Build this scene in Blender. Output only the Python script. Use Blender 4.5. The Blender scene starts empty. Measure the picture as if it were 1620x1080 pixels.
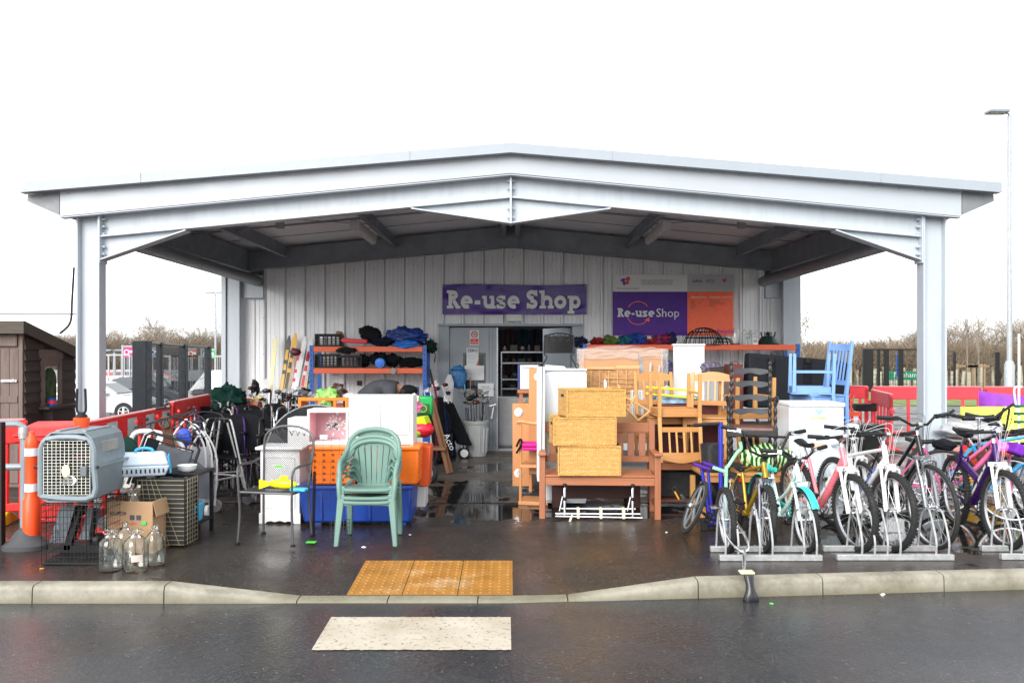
import bpy, bmesh, math, random
from mathutils import Vector, Matrix, Euler, noise
R=math.radians; PI=math.pi
random.seed(7)
sc=bpy.context.scene; COL=sc.collection
# ---------------------------------------------------------------- camera, world, sun, exposure
F=1350.0; CZ=1.62; VX=808.0; VY=558.0      # focal length in photo pixels, eye height, vanishing point
cam=bpy.data.cameras.new('camera'); camo=bpy.data.objects.new('camera',cam); COL.objects.link(camo)
cam.sensor_width=36; cam.lens=F/1620*36; cam.clip_end=3000; cam.clip_start=.05
cam.shift_x=(810-VX)/1620; cam.shift_y=(VY-540)/1620
camo.location=(0,0,CZ); camo.rotation_euler=(R(90),0,0); sc.camera=camo
SUN_EL=R(28); SUN_AZ=R(-25)                 # light comes from behind the camera, a little from the left
w=bpy.data.worlds.new("World"); sc.world=w; w.use_nodes=True
nt=w.node_tree; nt.nodes.clear(); nn=nt.nodes.new; lk=nt.links.new
out=nn('ShaderNodeOutputWorld'); bg=nn('ShaderNodeBackground'); sky=nn('ShaderNodeTexSky')
sky.sky_type='NISHITA'; sky.sun_disc=False; sky.sun_elevation=SUN_EL; sky.sun_rotation=R(180)+R(25)
hs=nn('ShaderNodeHueSaturation'); hs.inputs['Saturation'].default_value=.25; lk(sky.outputs[0],hs.inputs['Color'])
tc=nn('ShaderNodeTexCoord'); nz=nn('ShaderNodeTexNoise'); nz.inputs['Scale'].default_value=2.2; nz.inputs['Detail'].default_value=6
mp=nn('ShaderNodeMapping'); mp.inputs['Scale'].default_value=(1,1,2.5); lk(tc.outputs['Generated'],mp.inputs[0]); lk(mp.outputs[0],nz.inputs['Vector'])
cr=nn('ShaderNodeValToRGB'); cr.color_ramp.elements[0].position=.44; cr.color_ramp.elements[0].color=(4.15,4.35,4.5,1)
cr.color_ramp.elements[1].position=.60; cr.color_ramp.elements[1].color=(11.3,11.5,11.7,1); lk(nz.outputs[0],cr.inputs[0])
mx=nn('ShaderNodeMix'); mx.data_type='RGBA'; mx.inputs[0].default_value=.9
lk(hs.outputs[0],mx.inputs[6]); lk(cr.outputs[0],mx.inputs[7]); lk(mx.outputs[2],bg.inputs[0]); bg.inputs[1].default_value=.1
lk(bg.outputs[0],out.inputs[0])
sl=bpy.data.lights.new('sun','SUN'); sl.energy=1.7; sl.angle=R(40); sl.color=(1,.97,.93)
so=bpy.data.objects.new('sun',sl); COL.objects.link(so)
d=Vector((math.sin(SUN_AZ)*math.cos(SUN_EL),-math.cos(SUN_AZ)*math.cos(SUN_EL),math.sin(SUN_EL)))
so.rotation_euler=d.to_track_quat('Z','Y').to_euler()
sc.view_settings.view_transform='Standard'; sc.view_settings.look='None'; sc.view_settings.exposure=1.4; sc.view_settings.gamma=1
sc.render.engine='CYCLES'
# ---------------------------------------------------------------- pixel -> metres
def S(Y): return F/Y
def X(px,Y): return (px-VX)*Y/F
def Z(py,Y): return CZ-(py-VY)*Y/F
def YG(py): return CZ*F/(py-VY)
# ---------------------------------------------------------------- mesh builder
class MB:
    def __init__(s,M=None): s.v=[]; s.f=[]; s.M=M; s.mi=[]; s.cur=0
    def add(s,vs,fs):
        o=len(s.v)
        for p in vs:
            p=Vector(p); s.v.append(s.M@p if s.M else p)
        for f in fs: s.f.append([i+o for i in f]); s.mi.append(s.cur)
        return s
    def box(s,x0,x1,y0,y1,z0,z1):
        return s.add([(x0,y0,z0),(x1,y0,z0),(x1,y1,z0),(x0,y1,z0),(x0,y0,z1),(x1,y0,z1),(x1,y1,z1),(x0,y1,z1)],
            [(0,3,2,1),(4,5,6,7),(0,1,5,4),(1,2,6,5),(2,3,7,6),(3,0,4,7)])
    def hexa(s,b,t):   # two quads bottom, top (ccw)
        return s.add(list(b)+list(t),[(0,3,2,1),(4,5,6,7),(0,1,5,4),(1,2,6,5),(2,3,7,6),(3,0,4,7)])
    def bar(s,p,q,a,b=None,up=(0,0,1)):
        b=b or a; p=Vector(p); q=Vector(q); d=(q-p).normalized(); u=Vector(up)
        if abs(d.dot(u))>.98: u=Vector((0,1,0))
        x=d.cross(u).normalized(); y=x.cross(d).normalized()
        c=[x*(i*a/2)+y*(j*b/2) for i,j in ((-1,-1),(1,-1),(1,1),(-1,1))]
        return s.hexa([p+k for k in c],[q+k for k in c])
    def tube(s,pts,r,n=8,closed=False,cap=True):
        P=[Vector(p) for p in pts]; m=len(P)
        if m<2: return s
        rr=r if isinstance(r,(list,tuple)) else [r]*m
        T=[]
        for i in range(m):
            if closed: t=P[(i+1)%m]-P[i-1]
            else: t=P[min(i+1,m-1)]-P[max(i-1,0)]
            T.append(t.normalized() if t.length>1e-9 else Vector((0,0,1)))
        u=T[0].orthogonal().normalized(); vs=[]
        for i in range(m):
            u=(u-T[i]*u.dot(T[i]))
            u=u.normalized() if u.length>1e-6 else T[i].orthogonal().normalized()
            v=T[i].cross(u)
            for k in range(n):
                a=2*PI*k/n; vs.append(P[i]+(u*math.cos(a)+v*math.sin(a))*rr[i])
        fs=[]
        for i in range(m if closed else m-1):
            j=(i+1)%m
            for k in range(n): fs.append((i*n+k,i*n+(k+1)%n,j*n+(k+1)%n,j*n+k))
        if cap and not closed: fs.append(tuple(range(n))[::-1]); fs.append(tuple((m-1)*n+k for k in range(n)))
        return s.add(vs,fs)
    def lathe(s,prof,c=(0,0,0),n=20,axis='Z',a0=0,a1=2*PI,sx=1,sy=1):
        c=Vector(c); full=abs(a1-a0-2*PI)<1e-6; k=n if full else n+1; vs=[]
        for r,z in prof:
            for i in range(k):
                a=a0+(a1-a0)*i/n; x=r*math.cos(a)*sx; y=r*math.sin(a)*sy
                p=(x,y,z) if axis=='Z' else ((z,x,y) if axis=='X' else (x,z,y))
                vs.append(c+Vector(p))
        fs=[]
        for j in range(len(prof)-1):
            for i in range(n): i2=(i+1)%k; fs.append((j*k+i,j*k+i2,(j+1)*k+i2,(j+1)*k+i))
        if full and prof[0]!=prof[-1]:
            if prof[0][0]>1e-5: fs.append(tuple(range(n))[::-1])
            if prof[-1][0]>1e-5: fs.append(tuple((len(prof)-1)*k+i for i in range(n)))
        return s.add(vs,fs)
    def prism(s,poly,y0,y1,plane='XZ'):
        n=len(poly)
        def P(a,b,y): return (a,y,b) if plane=='XZ' else ((a,b,y) if plane=='XY' else (y,a,b))
        return s.add([P(a,b,y0) for a,b in poly]+[P(a,b,y1) for a,b in poly],
            [tuple(range(n)),tuple(range(2*n-1,n-1,-1))]+[(i,i+n,(i+1)%n+n,(i+1)%n) for i in range(n)])
    def torus(s,c,R_,r,axis='X',n=40,m=10):
        c=Vector(c); pts=[]
        for i in range(n):
            a=2*PI*i/n; x,y=R_*math.cos(a),R_*math.sin(a)
            pts.append(c+Vector((0,x,y) if axis=='X' else ((x,0,y) if axis=='Y' else (x,y,0))))
        return s.tube(pts,r,m,closed=True)
    def blob(s,c,rad,amp=.15,seed=0,n=20,m=12,flat=None,fr=2.2,wr=0):
        c=Vector(c); vs=[]; fs=[]
        for j in range(m+1):
            t=PI*j/m
            for i in range(n):
                a=2*PI*i/n; d=Vector((math.sin(t)*math.cos(a),math.sin(t)*math.sin(a),math.cos(t)))
                k=1+amp*noise.fractal(d*fr+Vector((seed*7.3,seed,0)),1,2,3)*1.6
                if wr: k+=wr*(abs(noise.noise(Vector((d.x*4+seed,d.y*4,d.z*7))))*2-.6)+wr*.6*noise.noise(Vector((d.x*11,d.y*9+seed,d.z*14)))
                p=Vector((d.x*rad[0],d.y*rad[1],d.z*rad[2]))*k
                if flat is not None and p.z<-flat: p.z=-flat
                vs.append(c+p)
        for j in range(m):
            for i in range(n): fs.append((j*n+i,(j+1)*n+i,(j+1)*n+(i+1)%n,j*n+(i+1)%n))
        return s.add(vs,fs)
    def grid(s,fn,nu,nv):
        vs=[fn(i/nu,j/nv) for j in range(nv+1) for i in range(nu+1)]
        return s.add(vs,[(j*(nu+1)+i,j*(nu+1)+i+1,(j+1)*(nu+1)+i+1,(j+1)*(nu+1)+i) for j in range(nv) for i in range(nu)])
    def wires(s,o,u,v,nu,nv,r,n=4):   # a wire panel: nu+1 wires along v, nv+1 along u
        o=Vector(o);u=Vector(u);v=Vector(v)
        for i in range(nu+1 if nu else 0): s.tube([o+u*(i/nu),o+u*(i/nu)+v],r,n)
        for j in range(nv+1 if nv else 0): s.tube([o+v*(j/nv),o+v*(j/nv)+u],r,n)
        return s
    def stroke(s,pts,w,y,closed=False,cap=0):   # flat stroke in XZ at depth y
        P=[Vector((a,0,b)) for a,b in pts]; m=len(P); L=[]
        for i in range(m):
            a=P[i]-P[i-1] if (i>0 or closed) else P[1]-P[0]
            b=P[(i+1)%m]-P[i] if (i<m-1 or closed) else P[-1]-P[-2]
            a.normalize(); b.normalize(); t=(a+b)
            t=t.normalized() if t.length>1e-4 else a
            nrm=Vector((-t.z,0,t.x)); c=max(.5,t.dot(a)); L.append(nrm*(w/2/c))
        vs=[]
        for i in range(m): vs+= [P[i]+L[i]+Vector((0,y,0)),P[i]-L[i]+Vector((0,y,0))]
        fs=[(2*i,2*i+1,2*((i+1)%m)+1,2*((i+1)%m)) for i in range(m if closed else m-1)]
        return s.add(vs,fs)
def mesh(mb,sharp=.7,name='m'):
    me=bpy.data.meshes.new(name); me.from_pydata([tuple(p) for p in mb.v],[],mb.f); me.validate()
    me.polygons.foreach_set('use_smooth',[True]*len(me.polygons))
    if sharp is not None: me.set_sharp_from_angle(angle=sharp)
    if any(mb.mi) and len(me.polygons)==len(mb.mi): me.polygons.foreach_set('material_index',mb.mi)
    me.update(); return me
def part(name,mb,m,parent=None,bev=0,sharp=.7,label=None,loc=None,rot=None,recalc=True):
    me=mesh(mb,sharp,name)
    if recalc:
        b=bmesh.new(); b.from_mesh(me); bmesh.ops.recalc_face_normals(b,faces=b.faces); b.to_mesh(me); b.free()
    for q in (m if isinstance(m,(list,tuple)) else [m]): me.materials.append(q)
    o=bpy.data.objects.new(name,me); COL.objects.link(o); o.parent=parent
    if loc is not None: o.location=loc
    if rot is not None: o.rotation_euler=rot
    if bev:
        b=o.modifiers.new('bevel','BEVEL'); b.width=bev; b.segments=2; b.limit_method='ANGLE'; b.angle_limit=R(40)
    if label: o['label']=label
    return o
def tag(o,label,cat,group=None):
    o['label']=label; o['category']=cat
    if group: o['group']=group
    return o
def thing(name,label,cat,loc=(0,0,0),rz=0,group=None,rot=None):
    o=bpy.data.objects.new(name,None); COL.objects.link(o); o.location=loc; o.empty_display_size=.1
    o.rotation_euler=rot if rot else (0,0,rz); return tag(o,label,cat,group)
def solo(name,mb,m,label,cat,group=None,bev=0,sharp=.7,loc=None,rot=None):
    return tag(part(name,mb,m,None,bev,sharp,None,loc,rot),label,cat,group)
def struct(name,mb,m,kind='structure',sharp=.7,recalc=True):
    o=part(name,mb,m,None,0,sharp,recalc=recalc); o['kind']=kind; return o
def kids(o): return [c for c in bpy.data.objects if c.parent==o]
def dup(root,loc=None,rot=None,label=None,group=None,mats=None):
    r=root.copy(); COL.objects.link(r)
    if loc is not None: r.location=loc
    if rot is not None: r.rotation_euler=rot
    if label: r['label']=label
    if group: r['group']=group
    for ch in kids(root):
        c=ch.copy(); COL.objects.link(c); c.parent=r
        for g in kids(ch):
            d=g.copy(); COL.objects.link(d); d.parent=c
    return r
def arc(c,r,a0,a1,n=10,plane='XZ',y=0):
    o=[]
    for i in range(n+1):
        a=a0+(a1-a0)*i/n; x=c[0]+r*math.cos(a); z=c[1]+r*math.sin(a)
        o.append((x,y,z) if plane=='XZ' else ((x,z,y) if plane=='XY' else (y,x,z)))
    return o
def smooth(pts,k=4):
    P=[Vector(p) for p in pts]; o=[]
    for i in range(len(P)-1):
        p0=P[max(i-1,0)];p1=P[i];p2=P[i+1];p3=P[min(i+2,len(P)-1)]
        for j in range(k):
            t=j/k; o.append(.5*((2*p1)+(p2-p0)*t+(2*p0-5*p1+4*p2-p3)*t*t+(3*p1-p0-3*p2+p3)*t**3))
    o.append(P[-1]); return o
# ---------------------------------------------------------------- materials
_mc={}
def srgb(h):
    c=[int(h[i:i+2],16)/255 for i in (0,2,4)]; return tuple(((x+.055)/1.055)**2.4 if x>.04 else x/12.92 for x in c)
def base(name):
    m=bpy.data.materials.new(name); m.use_nodes=True; n=m.node_tree.nodes; b=n['Principled BSDF']; return m,n,m.node_tree.links.new,b
def noisen(n,L,scale,detail=4,vec=None,rough=.55):
    t=n.new('ShaderNodeTexNoise'); t.inputs['Scale'].default_value=scale; t.inputs['Detail'].default_value=detail; t.inputs['Roughness'].default_value=rough
    if vec: L(vec,t.inputs['Vector'])
    return t.outputs[0]
def ramp(n,L,src,stops):
    r=n.new('ShaderNodeValToRGB'); e=r.color_ramp.elements
    while len(e)>1: e.remove(e[-1])
    for i,(p,c) in enumerate(stops):
        if i==0: q=e[0]; q.position=p
        else: q=e.new(p)
        q.color=(c[0],c[1],c[2],1) if isinstance(c,(tuple,list)) else (c,c,c,1)
    L(src,r.inputs[0]); return r.outputs[0]
def mixc(n,L,f,a,b,mode='MIX'):
    m=n.new('ShaderNodeMix'); m.data_type='RGBA'; m.blend_type=mode
    for k,i in ((f,0),(a,6),(b,7)):
        if hasattr(k,'is_output'): L(k,m.inputs[i])
        else: m.inputs[i].default_value=k if i==0 else (k[0],k[1],k[2],1)
    return m.outputs[2]
def bumpn(n,L,src,b,st=.2,dist=.01):
    u=n.new('ShaderNodeBump'); u.inputs['Strength'].default_value=st; u.inputs['Distance'].default_value=dist
    L(src,u.inputs['Height']); L(u.outputs[0],b.inputs['Normal']); return u
def mat(name,col,rough=.5,metal=0,var=.12,vs=7,bump=0,bs=60,spec=.5,dirt=0,dirtc=(.08,.06,.045),coat=0,sc3=None,sheen=0):
    if name in _mc: return _mc[name]
    if isinstance(col,str): col=srgb(col)
    m,n,L,b=base(name); t=n.new('ShaderNodeTexCoord').outputs['Object']
    if sc3: q=n.new('ShaderNodeMapping'); q.inputs['Scale'].default_value=sc3; L(t,q.inputs[0]); t=q.outputs[0]
    a=noisen(n,L,vs,5,t)
    lo=tuple(c*(1-var) for c in col); hi=tuple(min(1,c*(1+var*.8)) for c in col)
    c=ramp(n,L,a,[(.3,lo),(.7,hi)])
    if dirt:
        dn=noisen(n,L,vs*.45+1.3,8,t,.7); c=mixc(n,L,ramp(n,L,dn,[(.5,0),(.75,dirt)]),c,dirtc)
    L(c,b.inputs['Base Color'])
    r=ramp(n,L,noisen(n,L,vs*2.3,4,t),[(.3,max(.02,rough*.8)),(.7,min(1,rough*1.2))]); L(r,b.inputs['Roughness'])
    b.inputs['Metallic'].default_value=metal; b.inputs['Specular IOR Level'].default_value=spec
    b.inputs['Coat Weight'].default_value=coat
    if sheen: b.inputs['Sheen Weight'].default_value=sheen
    if bump: bumpn(n,L,noisen(n,L,bs,4,t),b,bump,.01)
    _mc[name]=m; return m
def wood(name,col,rough=.45,axis=2,var=.3,sc=1):
    if name in _mc: return _mc[name]
    if isinstance(col,str): col=srgb(col)
    m,n,L,b=base(name); t=n.new('ShaderNodeTexCoord').outputs['Object']; q=n.new('ShaderNodeMapping')
    s=[14*sc]*3; s[axis]=1.2*sc; q.inputs['Scale'].default_value=s; L(t,q.inputs[0])
    a=noisen(n,L,2.2,8,q.outputs[0],.7); c=ramp(n,L,a,[(.3,tuple(k*(1-var) for k in col)),(.5,col),(.72,tuple(min(1,k*(1+var*.5)) for k in col))])
    L(c,b.inputs['Base Color']); b.inputs['Roughness'].default_value=rough; bumpn(n,L,a,b,.15,.004); _mc[name]=m; return m
def plastic(name,col,rough=.32,**k): return mat(name,col,rough,0,var=k.pop('var',.06),dirt=k.pop('dirt',.25),**k)
def fabric(name,col,**k): return mat(name,col,.9,0,var=.2,bump=.5,bs=220,spec=.12,**k)
def glass(name,col=(.95,1,.98),rough=.03,alpha=None):
    if name in _mc: return _mc[name]
    m,n,L,b=base(name); b.inputs['Base Color'].default_value=(*col,1); b.inputs['Roughness'].default_value=rough
    b.inputs['Transmission Weight'].default_value=1; b.inputs['IOR'].default_value=1.45; _mc[name]=m; return m
def emit(name,col,s=1):
    m,n,L,b=base(name); b.inputs['Base Color'].default_value=(*col,1); b.inputs['Emission Color'].default_value=(*col,1); b.inputs['Emission Strength'].default_value=s; return m
PW=plastic('white plastic',(.78,.8,.8)); WPAINT=mat('white board',(.8,.8,.8),.35,var=.04,dirt=.1,dirtc=(.45,.42,.38))
BKM=mat('black metal',(.010,.010,.011),.45,0,spec=.3); BKP=plastic('black plastic',(.009,.0095,.011),.5,spec=.3); BKF=fabric('black fabric',(.010,.011,.014))
NAVY=fabric('navy fabric',(.015,.025,.07)); CHR=mat('chrome',(.72,.73,.75),.22,1,var=.1); ALU=mat('aluminium',(.62,.63,.65),.38,1,var=.1)
GALV=mat('galvanised steel',(.44,.45,.45),.45,.5,var=.2,vs=25); RUB=mat('rubber',(.016,.016,.017),.8,bump=.3,bs=150)
STEEL=mat('canopy steel paint',(.44,.485,.53),.42,var=.06,vs=2,dirt=.22,dirtc=(.25,.26,.25),sc3=(5,5,.6)); 
def text(s,size,m,parent,loc,rot=(R(90),0,0),align='LEFT',name='lettering',ext=.001,off=0,sx=1):
    cu=bpy.data.curves.new('t','FONT'); cu.body=s; cu.size=size; cu.extrude=ext; cu.align_x=align; cu.resolution_u=2; cu.offset=off
    o=bpy.data.objects.new('t',cu); COL.objects.link(o); dg=bpy.context.evaluated_depsgraph_get()
    me=bpy.data.meshes.new_from_object(o.evaluated_get(dg)); bpy.data.objects.remove(o)
    me.materials.clear(); me.materials.append(m); q=bpy.data.objects.new(name,me); COL.objects.link(q); q.parent=parent; q.location=loc; q.rotation_euler=rot; q.scale=(sx,1,1)
    return q
# ---------------------------------------------------------------- ground, road, kerb
def ky(x): return 5.93+(.093*x if x>0 else 0)
def drop(x):   # how far the kerb is dropped (0..1)
    if x<-2.41 or x>1.33: return 0
    if x<-1.49: return (x+2.41)/.92
    if x>.40: return (1.33-x)/.93
    return 1
def ss(a,b,v):
    t=max(0,min(1,(v-a)/(b-a))); return t*t*(3-2*t)
def low(x,y): return -1.0*ss(15,27,y)*ss(-5.2,-8.5,x)   # the yard on the left lies about a metre lower
def pz(x,y):
    return low(x,y)+-.104*drop(x)*max(0,min(1,1-(y-6.0)/1.7))
def asphalt(name,c0,c1,wet=.3,puddles=None,stain=True,scale=1,spec=.36,stn=.65):
    m,n,L,b=base(name); t=n.new('ShaderNodeTexCoord').outputs['Object']
    v=n.new('ShaderNodeTexVoronoi'); v.inputs['Scale'].default_value=95*scale; L(t,v.inputs['Vector'])
    v9=n.new('ShaderNodeTexVoronoi'); v9.inputs['Scale'].default_value=42*scale; L(t,v9.inputs['Vector'])
    big=noisen(n,L,.55,6,t); fine=noisen(n,L,90,3,t)
    c=ramp(n,L,big,[(.3,c0),(.7,c1)])
    c=mixc(n,L,ramp(n,L,v.outputs['Color'],[(.5,0),(.98,.42)]),c,(.10,.098,.095))
    c=mixc(n,L,ramp(n,L,v9.outputs['Color'],[(.6,0),(.9,.3)]),c,(.008,.008,.009))
    if stain:
        c=mixc(n,L,ramp(n,L,noisen(n,L,.7,7,t,.65),[(.48,0),(.70,stn)]),c,(.060,.034,.018))
    sp=noisen(n,L,46,1,t); c=mixc(n,L,ramp(n,L,sp,[(.745,0),(.765,.5)]),c,(.35,.32,.28))
    wetn=noisen(n,L,.9,5,t,.6)
    r=ramp(n,L,wetn,[(.38,wet*.6),(.62,wet*1.5)])
    h=mixc(n,L,.5,mixc(n,L,.5,v.outputs['Distance'],v9.outputs['Distance']),noisen(n,L,26,4,t))
    hh=h
    if puddles:
        sep=n.new('ShaderNodeSeparateXYZ'); L(t,sep.inputs[0]); acc=None
        wob=noisen(n,L,3.6,7,t,.6)
        for (x,y,rx,ry) in puddles:
            vm=n.new('ShaderNodeVectorMath'); vm.operation='SUBTRACT'; L(t,vm.inputs[0]); vm.inputs[1].default_value=(x,y,0)
            v2=n.new('ShaderNodeVectorMath'); v2.operation='MULTIPLY'; L(vm.outputs[0],v2.inputs[0]); v2.inputs[1].default_value=(1/rx,1/ry,0)
            v3=n.new('ShaderNodeVectorMath'); v3.operation='LENGTH'; L(v2.outputs[0],v3.inputs[0])
            if acc is None: acc=v3.outputs['Value']
            else:
                q=n.new('ShaderNodeMath'); q.operation='MINIMUM'; L(acc,q.inputs[0]); L(v3.outputs['Value'],q.inputs[1]); acc=q.outputs[0]
        q=n.new('ShaderNodeMath'); q.operation='MULTIPLY_ADD'; L(wob,q.inputs[0]); q.inputs[1].default_value=3.4; L(acc,q.inputs[2])
        mask=ramp(n,L,q.outputs[0],[(0,1),(1,1)]);  # placeholder scale
        mr=n.new('ShaderNodeMapRange'); L(q.outputs[0],mr.inputs[0]); mr.inputs[1].default_value=2.55; mr.inputs[2].default_value=2.68; mr.inputs[3].default_value=1; mr.inputs[4].default_value=0
        pm=mr.outputs[0]
        r=mixc(n,L,pm,r,(.07,.07,.07)); c=mixc(n,L,pm,c,(.012,.011,.01)); hh=mixc(n,L,pm,h,(.5,.5,.5))
    L(c,b.inputs['Base Color']); L(r,b.inputs['Roughness']); b.inputs['Specular IOR Level'].default_value=spec
    bumpn(n,L,hh,b,.42,.008)
    return m
M_ROAD=asphalt('wet asphalt road',(.020,.021,.025),(.036,.037,.042),.27,None,True,1,.5,.3)
M_PAVE=asphalt('wet tarmac pavement',(.013,.0105,.009),(.030,.0235,.019),.32,
   [(-.2,8.7,.8,.5),(3.9,7.3,1.5,.4),(4.4,8.3,1.6,1.2),(1.3,8.7,.7,.4),(-3.9,7.4,.5,.4)])
M_YARD=asphalt('wet yard tarmac',(.06,.065,.07),(.1,.105,.11),.1,None,False,.5)
mb=MB(); mb.add([(-60,-40,-.119),(60,-40,-.119),(60,6.6,-.119),(-60,6.6,-.119)],[(0,1,2,3)]); struct('road',mb,M_ROAD)
mb=MB(); xs=[-40,-20,-12,-9,-8.5,-8,-7.5,-7,-6.5,-6,-5.5,-5,-4,-3]+[-2.41+i*.092 for i in range(11)]+[-1.2,-.9,-.6,-.3,0,.2]+[.40+i*.093 for i in range(11)]+[1.8,2.4,3,4,6,9,14,25,40]
ys=[0]+[.1*i for i in range(1,19)]+[2.5,4]+[8+i for i in range(19)]
for i in range(len(xs)-1):
    for j in range(len(ys)-1):
        q=[]
        for a,b_ in ((i,j),(i+1,j),(i+1,j+1),(i,j+1)):
            x=xs[a]; y=ky(x)+.12+ys[b_] if ys[b_]<3 else 6.1+ys[b_]
            q.append((x,y,pz(x,y)))
        mb.add(q,[(0,1,2,3)])
struct('pavement',mb,M_PAVE)
M_SLAB=asphalt('wet canopy concrete',(.06,.052,.045),(.12,.104,.09),.46,[(-.45,10.0,.62,.85),(-.2,12.0,.45,.5),(1.0,9.9,.6,.4)],True,.6,.28)
mb=MB(); mb.add([(-4.9,9.22,.004),(4.9,9.22,.004),(4.9,14.19,.004),(-4.9,14.19,.004)],[(0,1,2,3)]); struct('canopy_floor',mb,M_SLAB)
mb=MB(); xs2=[-90,-12,-9,-8.5,-8,-7.5,-7,-6.5,-6,-5.5,-5,90]; mb.add([(x,32.05,low(x,32)-.002) for x in xs2]+[(x,60,low(x,60)-.002) for x in xs2],[(i,i+1,i+13,i+12) for i in range(11)]); struct('yard_road',mb,M_YARD)
M_GRASS=mat('grass ground',(.10,.12,.035),.9,var=.5,vs=1.5,bump=.6,bs=30,dirt=.5,dirtc=(.16,.12,.07))
mb=MB(); xs3=[-1500,-9,-8.5,-8,-7.5,-7,-6.5,-6,-5.5,-5,1500]; mb.add([(x,59,low(x,59)-.012) for x in xs3]+[(x,2500,low(x,60)-.012) for x in xs3],[(i,i+1,i+12,i+11) for i in range(10)])
mb.add([(-1500,-1500,-1.3),(1500,-1500,-1.3),(1500,60,-1.3),(-1500,60,-1.3)],[(0,1,2,3)]); struct('ground',mb,M_GRASS)
# grass verge on the right, beyond the barriers
mb=MB(); mb.grid(lambda u,v:(9+u*60,26+v*9,.02+.10*math.sin(PI*v)+.03*noise.noise(Vector((u*30,v*5,0)))),60,8); struct('grass_verge',mb,mat('verge grass',(.13,.17,.04),.9,var=.5,vs=2,bump=.6,bs=40))
# kerb stones
m,n,L,b=base('kerb concrete'); t=n.new('ShaderNodeTexCoord').outputs['Object']
c=ramp(n,L,noisen(n,L,3.2,8,t,.7),[(.25,(.13,.115,.085)),(.5,(.26,.24,.19)),(.75,(.36,.34,.285))])
c=mixc(n,L,ramp(n,L,noisen(n,L,1.3,8,t,.75),[(.46,0),(.66,.8)]),c,(.085,.075,.045))
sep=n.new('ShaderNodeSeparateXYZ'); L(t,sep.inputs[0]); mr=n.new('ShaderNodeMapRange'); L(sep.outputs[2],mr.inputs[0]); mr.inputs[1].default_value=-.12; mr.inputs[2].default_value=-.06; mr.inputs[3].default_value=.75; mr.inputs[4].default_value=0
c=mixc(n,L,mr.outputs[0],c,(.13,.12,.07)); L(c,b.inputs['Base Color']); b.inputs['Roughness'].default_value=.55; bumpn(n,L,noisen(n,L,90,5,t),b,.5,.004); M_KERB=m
mb=MB(); x=-2.41-.915*12
edges=[x+.915*i for i in range(13)]+[-1.49,-.86,-.23,.40,1.33]+[1.33+.915*i for i in range(1,16)]
for a,b_ in zip(edges[:-1],edges[1:]):
    n_=5; a+=.004; b_-=.004; rows=[]
    for i in range(n_+1):
        xx=a+(b_-a)*i/n_; zt=.004-.104*drop(xx); y0=ky(xx); r_=.022
        prof=[(y0-.004,-.13),(y0,zt-r_*1.6),(y0+r_*.35,zt-r_*.6),(y0+r_,zt-.003),(y0+.125,zt)] + [(y0+.125,-.14)]
        rows.append([(xx,p,q) for p,q in prof])
    k=6; vs=[p for r in rows for p in r]
    fs=[(i*k+j,(i+1)*k+j,(i+1)*k+j+1,i*k+j+1) for i in range(n_) for j in range(k-1)]+[tuple(range(k)),tuple(n_*k+j for j in range(k))[::-1]]
    mb.add(vs,fs)
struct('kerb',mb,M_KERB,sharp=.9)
# dark joint bed under the kerb stones
# tactile paving
m,n,L,b=base('tactile concrete'); t=n.new('ShaderNodeTexCoord').outputs['Object']
c=ramp(n,L,noisen(n,L,5,6,t),[(.3,(.25,.11,.014)),(.7,(.38,.175,.03))])
c=mixc(n,L,ramp(n,L,noisen(n,L,2.1,9,t,.75),[(.54,0),(.64,.6)]),c,(.46,.32,.18)); L(c,b.inputs['Base Color']); b.inputs['Roughness'].default_value=.4; bumpn(n,L,noisen(n,L,120,4,t),b,.3,.003); M_TAC=m
mb=MB()
for i in range(3):
    for j in range(2):
        x0=-1.165+i*.395; y0=6.07+j*.395; x1=x0+.389; y1=y0+.389
        P=lambda x,y,d:(x,y,pz(x,y)+d)
        mb.hexa([P(x0,y0,-.02),P(x1,y0,-.02),P(x1,y1,-.02),P(x0,y1,-.02)],[P(x0,y0,.006),P(x1,y0,.006),P(x1,y1,.006),P(x0,y1,.006)])
        for a in range(6):
            for b2 in range(6):
                cx=x0+.0325+a*.065; cy=y0+.0325+b2*.065
                mb.lathe([(.016,0),(.013,.005),(.008,.0065),(0,.0065)],P(cx,cy,.006),8)
struct('tactile_paving',mb,M_TAC)
# white road marking with worn chips
m,n,L,b=base('road paint'); t=n.new('ShaderNodeTexCoord').outputs['Object']
c=ramp(n,L,noisen(n,L,3,6,t),[(.3,(.36,.31,.235)),(.7,(.50,.45,.37))])
c=mixc(n,L,ramp(n,L,noisen(n,L,26,6,t,.75),[(.56,0),(.63,.9)]),c,(.05,.05,.05)); L(c,b.inputs['Base Color']); b.inputs['Roughness'].default_value=.5; bumpn(n,L,noisen(n,L,110,4,t),b,.6,.004)
mb=MB(); N=60
top=[(-1.18+1.18*i/N,5.61+.012*noise.noise(Vector((i*.9,0,0)))) for i in range(N+1)]; bot=[(-1.165+1.168*i/N,4.99+.018*noise.noise(Vector((i*1.3,5,0)))) for i in range(N+1)]
vs=[(a,b_,-.114) for a,b_ in top]+[(a,b_,-.114) for a,b_ in bot]; mb.add(vs,[(i,i+1,N+2+i,N+1+i) for i in range(N)])
struct('road_marking',mb,m)
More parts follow.
